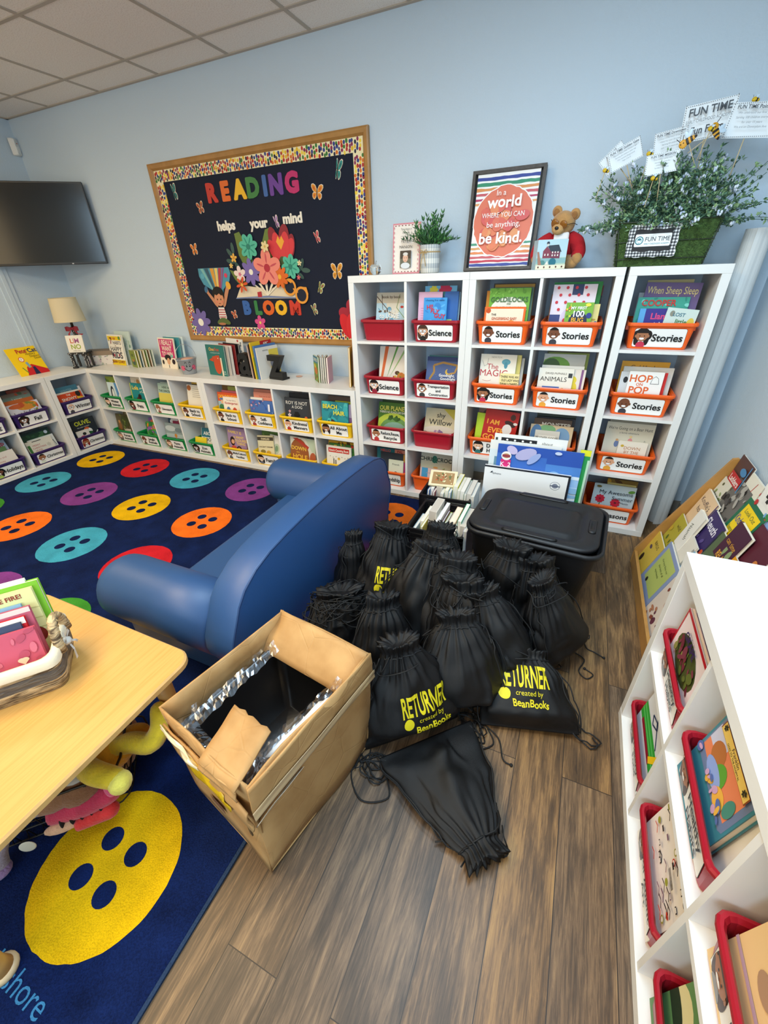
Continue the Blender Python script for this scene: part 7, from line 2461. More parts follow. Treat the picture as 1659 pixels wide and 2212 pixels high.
def card(cx, cz, w, h, rot, yaw, y, title, lines, label, stick=.2, sub=None):
    M = T(cx, y, cz) @ Rz(yaw) @ Ry(rot)
    t = thing('card_pick', label, 'card', M, 'printed cards on sticks in the planter')
    mb = MB()
    mb.box(-w / 2, w / 2, 0, .0008, -h / 2, h / 2, P_('#E9EEF1'))
    p = Print(mb, T(-w / 2, 0, -h / 2) @ Rx(PI / 2), w, h)
    n = int(w / .007)
    for i in range(n):
        x0 = (i + .25) / n
        p.ops([('r', x0, .025, x0 + .5 / n, .045, '#55585C'), ('r', x0, .955, x0 + .5 / n, .975, '#55585C')])
    n = int(h / .007)
    for i in range(n):
        z0 = (i + .25) / n
        p.ops([('r', .015, z0, .03, z0 + .5 / n, '#55585C'), ('r', .97, z0, .985, z0 + .5 / n, '#55585C')])
    if sub:
        p.ops([tx(title, .5, .76, .20, '#3F444A', mw=.82, b=1), tx(sub[0], .5, .52, .085, '#5A6066', mw=.86, b=0), tx(sub[1], .5, .26, .19, '#3F444A', mw=.62, b=1)])
    else:
        p.ops([tx(title, .5, .84, .10, '#4A4F55', mw=.86, b=1)])
        for i, s in enumerate(lines):
            p.ops([tx(s, .5, .68 - .13 * i, .062, '#8A9198', mw=.84, b=0)])
    mb.obj('card', t)
    if stick:
        MB().tube([(0, .003, -h / 2 + .01), (.004, .006, -h / 2 - stick)], .002, STK, 6).obj('stick', t)


card(1.715, 2.000, .185, .125, -.06, -.12, -.215, 'FUN TIME', None, 'largest white card, topmost above the planter', .16, ('EARLY CHILDHOOD ACADEMY', 'Fun Facts'))
card(1.868, 1.975, .170, .112, .10, .0, -.245, 'FUN TIME Poinciana', ['We celebrated our first year', 'Serving 100 children everyday', 'for over 15 years', 'We are on Doverplum Ave'], 'white card overlapping the largest one on its outer side', .14)
card(1.592, 1.945, .125, .085, -.12, -.1, -.205, 'FUN TIME Downtown', ['Located in the heart of the city', 'Open for over 20 years', 'Serving 80 children', 'ages 1 to 5 years old'], 'white card half hidden behind the largest card', .12)
card(1.418, 1.910, .135, .080, -.42, .1, -.25, 'FUN TIME Golden Gate', ['Opened more than 10 years ago', 'Serving 60 children each day', 'Our newest playground', 'Ages 2 to 5'], 'steeply tilted white card above the planter end nearest the bear', .12)
card(1.375, 1.905, .11, .075, -.75, .1, -.225, 'FUN TIME', ['Serving families', 'Every day', 'Ages 1 to 5'], 'white card peeking out from behind the steeply tilted one', .12)
card(1.572, 1.855, .125, .075, -.09, -.05, -.325, 'FUN TIME MISSION', ['To provide a quality early', 'learning program for', 'children from all', 'families in our area'], 'lowest white card, in front of the bush', .10)


def bee(x, z, y, s, rot, label, wood=False, flip=1):
    M = T(x, y, z) @ Rz(rot * .3) @ Ry(rot)
    t = thing('paper_bee' if wood else 'bee_pick', label, 'bee', M, 'bees in the planter')
    Yb = mat('#D99A1E' if wood else '#E2B91E', .5)
    K_ = mat('#231A12', .5)
    mb = MB()
    if wood:
        for i, (cx, r1, c) in enumerate(((-.5, .62, Yb), (.10, .50, K_), (.38, .48, Yb), (.66, .42, K_), (.92, .34, Yb), (1.15, .22, K_))):
            mb.ball((cx * s, 0, 0), (.30 * s if i else .60 * s, .12 * s, r1 * s), c, 14, 8)
    else:
        mb.ball((0, 0, 0), (.8 * s, .7 * s, .7 * s), Yb, 14, 9)
        mb.ball((.75 * s, .05 * s, -.1 * s), (.7 * s, .6 * s, .55 * s), K_, 12, 8)
        mb.ball((1.05 * s, .05 * s, -.15 * s), (.6 * s, .55 * s, .5 * s), Yb, 12, 8)
    mb.obj('body', t)
    mb = MB()
    Wg = mat('#C6D8E6', .3)
    for a in (-.4, .45):
        mb.ball((.45 * s + a * .5 * s, .1 * s, .85 * s), (.30 * s, .05 * s, .62 * s), Wg, 12, 8, None, Ry(a + .3))
    mb.obj('wings', t)
    mb = MB()
    ex = -.62 if wood else -.3
    for a in (-.2, .2):
        mb.ball((ex * s + a * s, -.13 * s if wood else -.66 * s, .1 * s), (.08 * s, .04 * s, .1 * s), K_, 8, 6)
        mb.tube([(ex * s + a * s, 0, .5 * s), (ex * s + a * 2.5 * s, 0, 1.15 * s)], .05 * s, K_, 5)
    mb.obj('face', t)
    MB().tube([(.2 * s, .1 * s, -.3 * s), (.25 * s, .15 * s, -.3 * s - .10)], .0016, STK, 5).obj('stick', t)


bee(1.648, 1.922, -.30, .026, -.5, 'large wooden bee below the biggest card', True)
bee(1.742, 1.948, -.30, .026, .95, 'large wooden bee in front of the biggest card, head up', True)
bee(1.720, 1.953, -.315, .011, .2, 'tiny yellow bee between the two large wooden bees')
bee(1.86, 2.045, -.22, .0115, .1, 'tiny yellow bee on top of the outer card')
bee(1.512, 1.897, -.30, .012, .1, 'tiny yellow bee above the lowest card')
bee(1.548, 1.80, -.36, .012, .1, 'tiny yellow bee just under the lowest card')
bee(1.345, 1.855, -.30, .012, .2, 'tiny yellow bee on the steeply tilted card')

# rolled sheet leaning in the corner
t = thing('rolled_sheet', 'tall white rolled-up sheet standing between the narrow shelf and the corner', 'roll', T(2.058, -.125, .0006))
mb = MB()
WR = mat('#E3E4E2', .45)
n = 54
lo, hi = [], []
for k in range(n + 1):
    a = 2 * PI * 1.75 * k / n - 1.9
    r = .058 - .010 * k / n if k > 3 else .058 + .016 * (3 - k) / 3
    lo.append((r * math.cos(a), r * math.sin(a), 0))
    hi.append((r * math.cos(a) , r * math.sin(a), 1.60))
inn_lo = [(x * .955, y * .955, z) for x, y, z in lo]
inn_hi = [(x * .955, y * .955, z) for x, y, z in hi]
k0 = len(mb.v)
mb.add(lo + hi + inn_lo + inn_hi, [(i, i + 1, n + 2 + i, n + 1 + i) for i in range(n)] + [(3 * (n + 1) + i, 3 * (n + 1) + i + 1, 2 * (n + 1) + i + 1, 2 * (n + 1) + i) for i in range(n)] +
       [(n + 1 + i, n + 2 + i, 3 * (n + 1) + i + 1, 3 * (n + 1) + i) for i in range(n)] + [(0, n + 1, 3 * (n + 1), 2 * (n + 1)), (n, 2 * (n + 1) + n, 3 * (n + 1) + n, 2 * n + 1)], WR, None, False)
mb.obj('sheet', t)
MB().lathe([(.044, .001), (.044, 1.597)], mat('#B9BCBC', .6), 20).obj('core', t)
# ------------------------------------------------------------------ on the low shelves
ZL = H2 + .0006
GD = 'picture books standing on the low shelves'


def stand(x, y, yaw, w, h, th, col, ops, label, lean=.16, board=False, base=ZL, back=None):
    return book_local(T(x, y, base) @ Rz(yaw) @ Rx(-lean), w, h, th, col, ops, label, GD, board=board, back=back)


stand(-3.165, -.70, PI / 2, .245, .245, .006, '#F0C915', [('p', [(.25, 0), (1, 0), (1, .12), (.55, .38), (.35, .30)], '#C41F26'), ('p', [(.5, 0), (.68, 0), (.62, .28), (.54, .28)], '#20264A'), ('e', .33, .58, .09, .09, '#C9454A'), ('e', .33, .58, .07, .07, '#EFE6DA'), ('l', [(.33, .58), (.33, .63)], .01, '#222222'), ('l', [(.33, .58), (.30, .55)], .01, '#222222'), ('e', .45, .30, .07, .05, '#C8803A'), ('p', [(.38, .45), (.46, .48), (.5, .3), (.42, .25)], '#7FA3B5'), ('l', [(.2, .3), (.3, .08)], .03, '#5A8A3A'),
      tx('Pete', .47, .86, .14, '#B5302A', mw=.35), tx('the', .66, .9, .05, '#5A4A2A', b=0), tx('Cat', .84, .86, .14, '#2A3A5A', mw=.3), tx('Hickory', .72, .74, .07, '#5A4A1A', b=0), tx('Dickory', .82, .65, .07, '#5A4A1A', b=0), tx('Dock', .88, .57, .07, '#5A4A1A', b=0)], 'yellow and red picture book propped open-faced near the wall trim', lean=.38)
stand(-2.75, -.16, -.08, .225, .275, .018, '#ECE6D8', [('r', .03, .82, .97, .95, '#E9C51F'), ('r', 0, 0, 1, .17, '#EBCB1C'), tx('7', .24, .80, .20, '#7A1A22'), tx('THE', .09, .80, .04, '#4A2A2A', b=0), tx('HABITS', .64, .74, .11, '#2A2A3A', mw=.56, b=0), tx('of', .5, .645, .05, '#8A4A2A', b=0), tx('HAPPY', .5, .53, .145, '#26263A', b=0), tx('KIDS', .5, .33, .20, '#26263A', b=1), tx('SEAN COVEY', .5, .11, .085, '#8A1F2A'), ('e', .87, .90, .07, .07, '#5A8A3A'), ('e', .5, .88, .1, .04, '#C8802A'), ('e', .3, .32, .05, .06, '#A8304A'), ('e', .66, .33, .04, .05, '#A8304A')], 'white and yellow picture book standing beside the floral box', lean=.12)
stand(-2.705, -.105, -.08, .235, .30, .012, '#C6D6D0', [blob(8, '#7A9A8A,#A8C0B4', 91, (.6, .3, 1, .8), .06)], 'pale green book half hidden behind the white and yellow one', lean=.12)
cols = ['#7F8F3A', '#A9A24A', '#5A7A86', '#C9B27A', '#6A8A4A', '#8A6A4A', '#9AB0A0']
for i in range(7):
    stand(-2.475 + .019 * i, -.20 + .016 * i, -.30, .125, .150, .013, cols[i], [tx('ABC', .5, .72, .15, '#3A4A1F', mw=.6), ('e', .5, .3, .32, .22, '#3F5A4A'), ('e', .4, .4, .08, .1, '#D9A23A'), ('e', .6, .42, .07, .1, '#C8702F')] if i == 0 else [],
          'mossy green alphabet board book at the front of the little row' if i == 0 else f'{["", "mustard", "slate blue", "sand-coloured", "leaf green", "brown", "pale sage"][i]} board book in the little row behind the alphabet book', lean=.05, board=True)
stand(-2.065, -.155, -.10, .225, .262, .010, '#EFE2CC', [('r', .05, .36, .95, .96, '#C22F6A'), tx('I REALLY', .5, .85, .15, '#EFE2CC', mw=.78), tx('WANT', .5, .66, .15, '#EFE2CC', mw=.62), tx('TO WIN', .5, .48, .14, '#EFE2CC', mw=.7), ('e', .48, .36, .2, .12, '#1F1815'), ('e', .5, .24, .1, .13, '#D9A27A'), ('e', .82, .24, .1, .1, '#2A1A22'), ('e', .75, .42, .09, .06, '#7FB5A0'), ('e', .15, .2, .06, .09, '#2A1F1C'), ('l', [(.5, .12), (.5, .02)], .03, '#2A1A1A')], 'hot pink picture book standing near the smiling bucket', lean=.12)
stand(-2.035, -.118, -.10, .225, .265, .010, '#3F8F9A', [], 'teal book directly behind the hot pink one', lean=.12)
stand(-2.02, -.092, -.10, .225, .268, .008, '#DDEBEA', [], 'pale aqua book last behind the hot pink one', lean=.12)
# One Fox group: seen obliquely
for i, (c, ops, lab, w, h, th) in enumerate([
    ('#2E6F66', [tx('One', .32, .86, .10, '#E0A84A', mw=.3), tx('Fox', .62, .86, .10, '#C2502F', mw=.3), tx('a counting book thriller', .5, .75, .035, '#CFE0D8', b=0), ('e', .55, .36, .2, .34, '#C24A26'), ('p', [(.3, .62), (.7, .68), (.72, .5), (.45, .4)], '#C24A26'), ('p', [(.1, .5), (.35, .6), (.35, .45)], '#C24A26'), ('e', .62, .58, .02, .02, '#F0E8D8'), ('r', .74, 0, .82, .6, '#E2D2B4'), tx('Kate', .88, .15, .05, '#E0E8E0', b=0), tx('Read', .88, .08, .05, '#E0E8E0', b=0)], 'teal picture book with a big orange animal, front of its row', .22, .24, .012),
    ('#D9C8B9', [], 'cream-spined book behind the teal picture book', .22, .235, .012),
    ('#E4DED6', [], 'white book in the teal picture book row', .21, .232, .012),
    ('#8A2A2A', [], 'dark red book in the teal picture book row', .22, .236, .008),
    ('#1E1A1C', [], 'black book in the teal picture book row', .215, .238, .012),
    ('#EDE9E2', [('e', .74 + .16 * (k % 2), .95 - .12 * k, .05, .04, ['#B5303A', '#7A8288'][k % 2]) for k in range(8)] + [('e', .92 - .16 * (k % 2), .90 - .12 * k, .045, .035, ['#7A8288', '#B5303A'][k % 2]) for k in range(7)], 'white book dotted with red and grey drops, back of the teal row', .235, .27, .010)]):
    stand(-1.372 + .016 * i, -.262 + .030 * i, -.12 - .03 * i, w, h, th, c, ops, lab, lean=.06)
# bucket
t = thing('metal_bucket', 'small silver bucket with a painted smiling face on the low shelf', 'bucket', T(-1.70, -.265, ZL))
MT = mat('#A9AEB4', .38, metal=.55)
mb = MB()
mb.lathe([(.055, 0), (.058, .004), (.078, .118), (.082, .120), (.083, .126), (.079, .127), (.074, .115), (.055, .02)], MT, 32, smooth=True)
ang = math.atan2(-2.962 + .265, 1.384 + 1.70)


def on_bucket(u, z, e=.0008):
    f = .058 + .020 * (z / .118) + e
    return (f * math.cos(ang + u / f), f * math.sin(ang + u / f), z)


def bdot(u0, z0, ru, rz, c, e=.0008):
    pts = [(u0, z0)] + ellipse(u0, z0, ru, rz, 18)
    mb.add([on_bucket(u, z, e) for u, z in pts], [(0, 1 + k, 1 + (k + 1) % 18) for k in range(18)], P_(c))


for s in (-1, 1):
    bdot(s * .048, .056, .020, .021, '#D9607A')
    bdot(s * .012, .072, .006, .010, '#1F1F22')
    bdot(s * .0105, .075, .002, .003, '#E8E8E8', .0012)
    mb.tube([on_bucket(s * (.010 + .016 * k / 5), .093 + .010 * math.sin(PI * k / 5)) for k in range(6)], .0016, mat('#1F1F22'), 5)
mb.tube([on_bucket(-.04 + .08 * k / 14, .058 - .028 * math.sin(PI * k / 14), .001) for k in range(15)], .0018, mat('#1F1F22'), 5)
mb.obj('pail', t)
mb = MB()
mb.tube([(.081 * math.cos(ang + PI / 2 + .35), .081 * math.sin(ang + PI / 2 + .35), .118), *[Vector((.088 * math.cos(b_) * math.cos(ang + PI / 2 + .35), .088 * math.cos(b_) * math.sin(ang + PI / 2 + .35), .118 + .12 * math.sin(b_))) for b_ in [PI * k / 16 for k in range(17)]]], .0016, mat('#C9CCD0', .3, metal=.8), 6)
mb.obj('bail_handle', t)
mb = MB()
for s in (-1, 1):
    mb.ball((s * .080 * math.cos(ang + PI / 2 + .35), s * .080 * math.sin(ang + PI / 2 + .35), .116), (.006, .006, .012), MT, 8, 6)
mb.obj('ear_lug', t)
mb = MB()
mb.ball((.01, .0, .118), (.055, .05, .014), mat('#D9A890', .8), 14, 8)
tag(mb.obj('folded_cloth'), 'peach cloth lying inside the silver bucket', 'cloth').matrix_basis = T(-1.70, -.265, ZL)

# a and z bookends with books
KB = mat('#141415', .45)


def bookend(M, c, label):
    t = thing('bookend', label, 'bookend', M, 'letter bookends')
    mb0 = MB().text(c, 0, 0, .125, KB, Matrix(), bold=1)
    zmin = min(v[1] for v in mb0.v)
    bm = bmesh.new()
    vv = [bm.verts.new(p) for p in mb0.v]
    for f in mb0.f:
        try:
            bm.faces.new([vv[i] for i in f])
        except ValueError:
            pass
    bmesh.ops.remove_doubles(bm, verts=list(bm.verts), dist=1e-5)
    r = bmesh.ops.extrude_face_region(bm, geom=list(bm.faces))
    for v in r['geom']:
        if isinstance(v, bmesh.types.BMVert):
            v.co.z += .026
    bmesh.ops.recalc_face_normals(bm, faces=list(bm.faces))
    bm.verts.index_update()
    sc_ = 1.85
    MB().add([v.co * sc_ for v in bm.verts], [[v.index for v in f.verts] for f in bm.faces], KB, T(0, .018, .014 - zmin * sc_) @ Rx(PI / 2)).obj('letter', t)
    bm.free()
    MB().bev(-.075, .075, -.035, .045, 0, .014, KB, .003).obj('foot', t)
    return t


bookend(T(-1.085, -.215, ZL) @ Rz(-.15), 'a', 'black letter a bookend on the low shelf')
bookend(T(-.775, -.225, ZL) @ Rz(-.15), 'z', 'black letter z bookend on the low shelf')
for i, (c, w, h, th, ops, lab) in enumerate([
    ('#D9B8A8', .20, .25, .006, [], 'pale peach book right beside the letter a'),
    ('#3A2A2A', .20, .262, .006, [], 'dark brown book near the letter a'),
    ('#B5C0A0', .19, .258, .008, [], 'sage book near the letter a'),
    ('#E2B82A', .215, .275, .014, [('r', .45, .86, 1, 1, '#B5242A'), ('r', 0, 0, .4, .6, '#9DA83A'), tx('ABC', .72, .92, .07, '#F2E6D8')], 'yellow book with a red corner between the letter bookends'),
    ('#6F8A5A', .20, .25, .008, [], 'moss-green book between the letter bookends'),
    ('#4F78B0', .215, .25, .016, [tx('IT COULD', .5, .84, .10, '#DCE6F0'), ('e', .55, .3, .3, .3, '#3F66A0'), ('r', .3, .05, .6, .35, '#26324A'), ('e', .3, .55, .15, .1, '#8FA8CC')], 'blue book between the letter bookends'),
    ('#DCD9D0', .21, .235, .012, [('r', .55, 0, 1, .9, '#D9C24A'), ('e', .75, .45, .2, .25, '#8A8FA0'), tx('winnie', .4, .9, .06, '#5A5A5A', b=0)], 'white and yellow book against the letter z')]):
    stand(-.975 + .0165 * i, -.185, PI / 2 - .10 - .02 * i, w, h, th, c, ops, lab, lean=.03)
# small open fan of a board book
t = None
for i, (c, ops, lab) in enumerate([
    ('#6F9A4A', [('r', 0, .75, 1, 1, '#3F7FA0'), tx('DINOS', .5, .87, .12, '#E8E8D8'), ('e', .5, .45, .35, .25, '#C8742F'), ('e', .35, .62, .2, .12, '#D9C03A'), blob(10, '#B5402A,#4A7A2A,#E8D04A', 95, (.1, .05, .9, .35), .08)], 'bright small board book cover, front of the fanned set'),
    ('#3A2A22', [blob(8, '#8A4A2A,#5A6A3A', 96, size=.15)], 'dark small board book, second in the fanned set'),
    ('#4A2F2A', [blob(8, '#8A3A3A,#2A2A2A', 97, size=.15)], 'brown small board book, third in the fanned set'),
    ('#39492F', [blob(8, '#7A8A3A,#2A3A2A', 98, size=.15)], 'dark green small board book, fourth in the fanned set'),
    ('#C9A0B0', [blob(8, '#8A5A9A,#D9C04A,#3A8A5A', 99, size=.15)], 'pink small board book, last in the fanned set')]):
    stand(-.425 + .026 * i, -.215 + .004 * i, -.75 - .14 * i, .125, .185, .012, c, ops, lab, lean=.03, board=True)
stand(-.115, -.215, -1.30, .20, .27, .012, '#E2B23A', [('r', .2, .3, .8, .9, '#5A5A52'), ('e', .5, .2, .3, .12, '#D9802F')], 'yellow picture book wedged against the tall shelf side', lean=.03)
stand(-.085, -.205, -1.32, .20, .245, .014, '#7A4A3F', [('e', .5, .6, .3, .3, '#A56A55')], 'brown picture book wedged against the tall shelf side', lean=.03)
o = MB().ball((0, 0, .004), (.03, .022, .004), mat('#D9A890', .7)).obj('paper_tag')
o.matrix_basis = T(-.66, -.11, ZL)
tag(o, 'small peach tag lying on the low shelf behind the letter z', 'tag')

# chair-shaped lamp on the corner shelf
LMP = T(-3.015, -.335, ZL) @ Rz(.55)
t = thing('table_lamp', 'small lamp with a cream drum shade on a polka-dot chair base with a red bow', 'lamp', LMP)
DKB = mat('#17181C', .4)
mb = MB()
WD = P_('#D9D9D6')


def dots_on(x0, x1, z0, z1, y, n, sd):
    q = random.Random(sd)
    for i in range(n):
        x, z = q.uniform(x0 + .004, x1 - .004), z0 + (z1 - z0) * (i + .5) / n
        mb.add([(px, y, pz) for px, pz in ellipse(x, z, .0035, .0035, 8)], [tuple(range(8))], WD)


for s in (-1, 1):
    x = s * .062
    mb.bev(x - .014, x + .014, -.05, -.03, 0, .125, DKB, .004)
    mb.bev(x - .022, x + .020, -.058, -.02, 0, .014, DKB, .004)
    dots_on(x - .014, x + .014, .01, .12, -.0503, 9, 4 + s)
    mb.bev(x - .010, x + .010, .045, .06, 0, .125, DKB, .003)
mb.bev(-.085, .085, -.055, .065, .125, .142, DKB, .004)
dots_on(-.08, .08, .127, .140, -.0553, 8, 9)
mb.bev(-.020, .020, .040, .062, .142, .36, DKB, .006)
dots_on(-.018, .018, .25, .35, .0397, 8, 12)
mb.obj('chair_base', t)
mb = MB()
mb.lathe([(.012, .355), (.012, .40), (.006, .42), (.006, .56)], mat('#3A342E', .4, metal=.5), 14, T(0, .05, 0))
mb.obj('stem', t)
mb = MB()
SH = mat('#D6C8A6', .9, bump=.15, bscale=400)
mb.lathe([(.128, .405), (.108, .60)], SH, 40, T(0, .05, 0), cap0=False, cap1=False)
mb.lathe([(.1265, .4055), (.1065, .5995)], SH, 40, T(0, .05, 0), cap0=False, cap1=False)
for z, r in ((.405, .1285), (.60, .1085)):
    mb.tube([(r * math.cos(2 * PI * k / 40), .05 + r * math.sin(2 * PI * k / 40), z) for k in range(40)], .002, SH, 5, closed=True)
mb.obj('lamp_shade', t)
mb = MB()
RD = mat('#8E1526', .6)
mb.ball((0, .032, .345), (.016, .012, .014), RD, 10, 7)
for s in (-1, 1):
    mb.loft([[(s * .004, .03, .338), (s * .004, .03, .352)], [(s * .03, .018, .322), (s * .034, .018, .366)], [(s * .058, .02, .325), (s * .058, .02, .360)], [(s * .05, .034, .33), (s * .05, .034, .355)], [(s * .004, .036, .34), (s * .004, .036, .35)]], RD, closed=False, smooth=True)
    mb.loft([[(s * .002, .026, .345), (s * .012, .026, .338)], [(s * .03, .016, .30), (s * .046, .016, .30)], [(s * (.035 if s < 0 else .075), .014, .255 if s < 0 else .285), (s * (.055 if s < 0 else .088), .014, .262 if s < 0 else .298)]], RD, closed=False, smooth=True)
mb.obj('bow', t)
mb = MB()
mb.tube([(-.03, .07, .13), (-.09, .09, .07), (-.11, .10, .02), (-.12, .10, .004)], .002, mat('#222222'), 6)
mb.obj('power_cord', t)
book_local(LMP @ T(0, -.035, .1425) @ Rx(-.22), .148, .150, .010, '#E8E2D4', [tx('LIM', .5, .68, .26, '#C8603A', mw=.75), ('r', .45, .55, .78, .82, '#E8E2D4'), tx('M', .62, .68, .26, '#A05A8A', mw=.35), tx('NO', .5, .33, .26, '#9AAA3A', mw=.7), tx('a little story', .5, .10, .06, '#6A6A62', b=0)], 'small cream book with colourful capitals sitting on the polka-dot lamp base', GD)
t = thing('floral_box', 'floral storage box with a taupe lid behind the small lamp', 'storage box', T(-2.985, -.135, ZL) @ Rz(.50))
mb = MB()
mb.box(-.16, .16, -.075, .085, 0, .095, P_('#DAD3CC'))
p = Print(mb, T(-.16, -.075, 0) @ Rx(PI / 2), .32, .095)
p.ops([blob(26, '#B9A0B0,#8A7A90,#A8B0A0,#C9B0B8,#6A6A70', 93, (.03, .05, .97, .95), .045)])
p = Print(mb, T(.16, -.075, 0) @ Rz(PI / 2) @ Rx(PI / 2), .16, .095)
p.ops([blob(12, '#B9A0B0,#8A7A90,#A8B0A0', 94, (.03, .05, .97, .95), .06), ('e', .5, .5, .05, .12, '#3A342E')])
mb.obj('box_body', t)
MB().bev(-.164, .164, -.079, .089, .088, .128, mat('#8A7866', .7), .003).obj('lid', t)

# ------------------------------------------------------------------ wooden book rack against the right-hand wall
BIR = mat('#B98645', .4, var=.14, vscale=12)
RKX, RKY0, RKY1 = 1.876, -.675, -1.70
t = thing('book_rack', 'wooden tiered book display rack against the side wall', 'book rack', T(0, 0, .0006))
side = [(RKX, 0), (2.181, 0), (2.181, .655), (2.174, .672), (2.160, .680), (2.140, .674), (RKX, .088)]
for y in (RKY0, RKY1):
    mb = MB()
    rs = 1 if y == RKY0 else -1
    mb.loft([[(x, y - rs * d, z) for x, z in side] for d in (0, .018)], BIR)
    mb.obj('side_panel', t)
ya, yb = RKY1 + .018, RKY0 - .018
mb = MB().box(RKX + .002, RKX + .016, ya, yb, .0, .082, BIR)
mb.obj('front_board', t)
MB().box(2.169, 2.180, ya, yb, .02, .668, BIR).obj('back_board', t)
NT = 5
for k in range(NT):
    x0 = RKX + .018 + k * .056
    zb = .03 + k * .112
    mb = MB()
    mb.box(x0, x0 + .050, ya, yb, zb, zb + .008, BIR)
    if k:
        mb.box(x0 - .002, x0 + .004, ya, yb, zb, zb + .016, BIR)
    mb.obj('ledge', t)


def rack_book(k, yc, w, h, th, col, ops, label, roll=0.0, dx=.004, lean=None, s=1.0):
    w, h = w * 1.07 * s, h * 1.2 * s
    if k == 4:
        h *= .88
    th *= .7
    lean = lean or (.30 if k < 4 else .17)
    x0 = RKX + .020 + k * .056 + dx
    zb = .0385 + k * .112
    M = T(x0, yc, zb + abs(math.sin(roll)) * w / 2) @ Rz(-PI / 2) @ Rx(-lean) @ Ry(roll)
    book_local(M, w, h, th, col, ops, label, 'books on the wooden display rack', back='#E6E0D4')


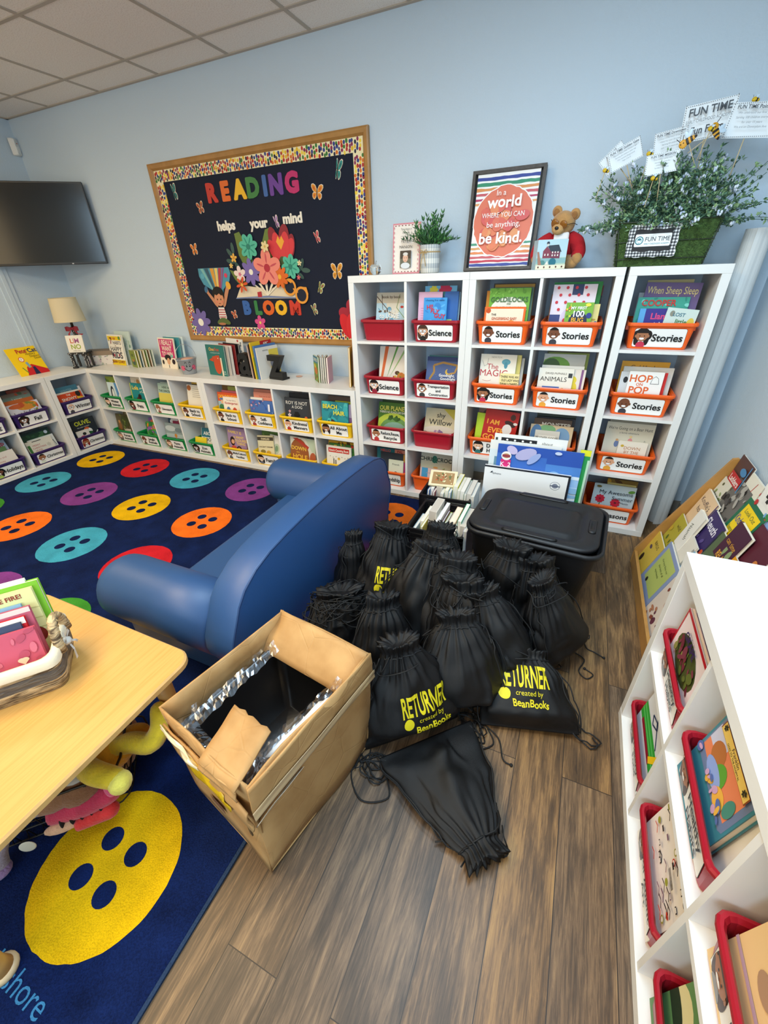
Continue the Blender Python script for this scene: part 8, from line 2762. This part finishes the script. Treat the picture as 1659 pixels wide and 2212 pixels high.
R_ = [
    (0, -.775, .17, .17, .012, '#D9B94A', [tx('BIRDS', .55, .8, .1, '#3A2A1A', b=0), ('e', .3, .6, .1, .06, '#5A4A5A'), ('e', .25, .2, .1, .14, '#2A2420')], 'mustard yellow book at the far end of the rack bottom tier'),
    (0, -1.00, .24, .215, .014, '#8E9CC0', [('r', .12, .16, .9, .92, '#B9C46A'), tx('the boy likes me', .5, .72, .05, '#4A5A2A', b=0), tx('the best of all', .5, .6, .05, '#4A5A2A', b=0), tx('my friends', .45, .48, .05, '#4A5A2A', b=0), ('e', .3, .2, .05, .05, '#2A2A22')], 'periwinkle book with a lime panel of writing on the rack bottom tier'),
    (0, -1.24, .20, .19, .012, '#E2D2C2', [blob(20, '#8A4A3A,#B57A5A,#6A3A4A', 101, size=.08)], 'brown-speckled book on the rack bottom tier'),
    (0, -1.45, .18, .19, .012, '#8FB5A8', [], 'sea-green book on the rack bottom tier'),
    (1, -.79, .15, .19, .012, '#B5A83A', [tx('wild', .5, .8, .1, '#4A3A1A', b=0), blob(8, '#5A6A2A,#C8A83A', 102, size=.1)], 'olive book at the far end of the rack second tier'),
    (1, -.965, .17, .20, .012, '#E6E0D2', [], 'off-white book on the rack second tier'),
    (1, -1.14, .19, .185, .016, '#8FB5CF', [('r', .1, 0, .9, .4, '#B5BE4A'), ('e', .5, .62, .25, .2, '#C5D9E6')], 'light blue book with a green meadow on the rack second tier'),
    (1, -1.36, .20, .20, .012, '#D9C9A0', [], 'pale tan book on the rack second tier'),
    (2, -.80, .18, .225, .016, '#E5C49C', [tx("Knuffle's", .42, .82, .10, '#3A2A3A', b=0, mw=.7), tx('house', .45, .66, .10, '#3A2A3A', b=0, mw=.5), ('e', .25, .2, .12, .1, '#3A2A2A'), ('l', [(.97, 0), (.97, 1)], .04, '#3A2A66')], 'peach book with a violet edge on the rack middle tier'),
    (2, -.985, .17, .21, .016, '#3A2C63', [tx('Sleuth', .45, .80, .15, '#E9E4EF', mw=.8), blob(18, '#A9A090,#C8502F,#5A4A8A,#D9C9B0', 103, (0, 0, 1, .55), .1)], 'dark violet book with white lettering on the rack middle tier'),
    (2, -1.16, .18, .20, .014, '#5A6A4A', [blob(12, '#8A9A6A,#3A4A2A', 104, size=.12)], 'mottled green book on the rack middle tier'),
    (2, -1.35, .19, .20, .012, '#E39A1C', [('r', .6, .85, .85, 1, '#C82A22'), tx('ROSIE', .5, .5, .12, '#B5501A', b=0), tx('goes', .5, .3, .12, '#B5501A', b=0)], 'orange-yellow book on the rack middle tier'),
    (2, -1.53, .18, .19, .012, '#6F9ACB', [], 'sky-blue book low on the rack middle tier'),
    (3, -.765, .12, .19, .012, '#D9D4C0', [blob(12, '#8A9A5A,#5A5A3A', 105, (0, .2, 1, 1), .12), tx('STRIPES', .5, .6, .1, '#3A3A2A', b=0)], 'pale leafy book at the far end of the rack fourth tier'),
    (3, -.905, .17, .235, .012, '#6A6660', [blob(26, '#2F2C2A,#A9A49A,#4A4744', 106, (0, .2, 1, 1), .12), ('r', 0, 0, 1, .2, '#E6E1D6'), tx('A Season', .5, .11, .12, '#2A2A2A', b=0)], 'grey book with a dark tangle on the rack fourth tier'),
    (3, -1.095, .185, .225, .014, '#1F6A4A', [('r', .12, .05, .9, .92, '#F0CD1C'), tx('Kindergarten', .5, .68, .12, '#2A4A8A', mw=.74), tx('Look Out', .5, .84, .07, '#2A5A3A', b=0), tx('here I come!', .5, .5, .07, '#2A5A3A', b=0), ('e', .5, .2, .12, .1, '#C8642A')], 'yellow book with a green frame on the rack fourth tier'),
    (3, -1.29, .19, .21, .014, '#5A2230', [blob(10, '#8A4A2A,#C87A3A', 107, (0, 0, 1, .6), .12)], 'maroon book on the rack fourth tier'),
    (3, -1.49, .19, .225, .016, '#EFE7D9', [('l', [(.02, .6), (.5, .98), (.98, .6)], .06, '#B5402F'), ('e', .5, .82, .05, .05, '#4A4A44'), tx('Chrysanthemum', .5, .5, .09, '#6A2A3A', mw=.9, b=0), ('e', .5, .22, .26, .2, '#D9A51F'), ('e', .5, .3, .2, .12, '#C88A1A')], 'cream book with a red gable line and golden flower on the rack fourth tier'),
    (4, -.795, .16, .215, .010, '#5A3A33', [blob(26, '#2F1F1C,#7A4A3A,#A9705A', 108, (0, 0, 1, .5), .1), ('r', .1, .45, .9, .68, '#C22A2F'), tx('Ladders', .5, .56, .12, '#F0E4DA', mw=.7), ('e', .7, .8, .2, .1, '#4A86B5'), ('r', .95, 0, 1, 1, '#4A86B5')], 'dark red-brown book with a red title band on the rack top tier'),
    (4, -.965, .15, .20, .012, '#E9E2CF', [('l', [(.15, .05), (.6, .95)], .03, '#B5403A'), blob(6, '#C82A3A', 109, size=.05)], 'cream book with a red line on the rack top tier'),
    (4, -1.12, .16, .22, .010, '#EDEAE0', [('r', .3, .72, .85, .95, '#E8E4DA'), ('r', .3, .84, .42, .9, '#222222'), ('r', .54, .84, .66, .9, '#222222'), ('r', .42, .78, .54, .84, '#222222'), ('r', .66, .78, .78, .84, '#222222'), blob(14, '#C8302F,#3A8A4A,#E8C83A,#7FB0D9', 110, (.1, .2, .9, .7), .1)], 'white book with a chequered flag on the rack top tier'),
    (4, -1.285, .17, .21, .012, '#86A9D9', [tx('SPOT', .4, .62, .12, '#8A4A7A', b=0, mw=.5), tx('AT HOME', .55, .42, .12, '#8A4A7A', b=0, mw=.7), ('e', .85, .2, .05, .04, '#2A2A3A')], 'light blue book with mauve letters on the rack top tier'),
    (4, -1.45, .16, .21, .012, '#2E3A6A', [], 'navy book on the rack top tier'),
]
for r in R_:
    rack_book(*r)
# a paperback with its pages spread, pushed in front
rack_book(3, -1.19, .15, .205, .020, '#4A2338', [tx('RELAX!', .55, .3, .14, '#E0A53A', mw=.7), tx('can time', .5, .62, .11, '#E0A53A', b=0, mw=.7)], 'plum paperback with gold letters leaning out of the rack fourth tier', .0, -.016, .27, .86)
rack_book(2, -.895, .11, .215, .022, '#F0ECE2', [tx('Naamah', .5, .5, .12, '#3A4A3A', b=0, rot=-1.2, mw=.9)], 'thick white book leaning out of the rack middle tier', .0, -.017, .27, .84)
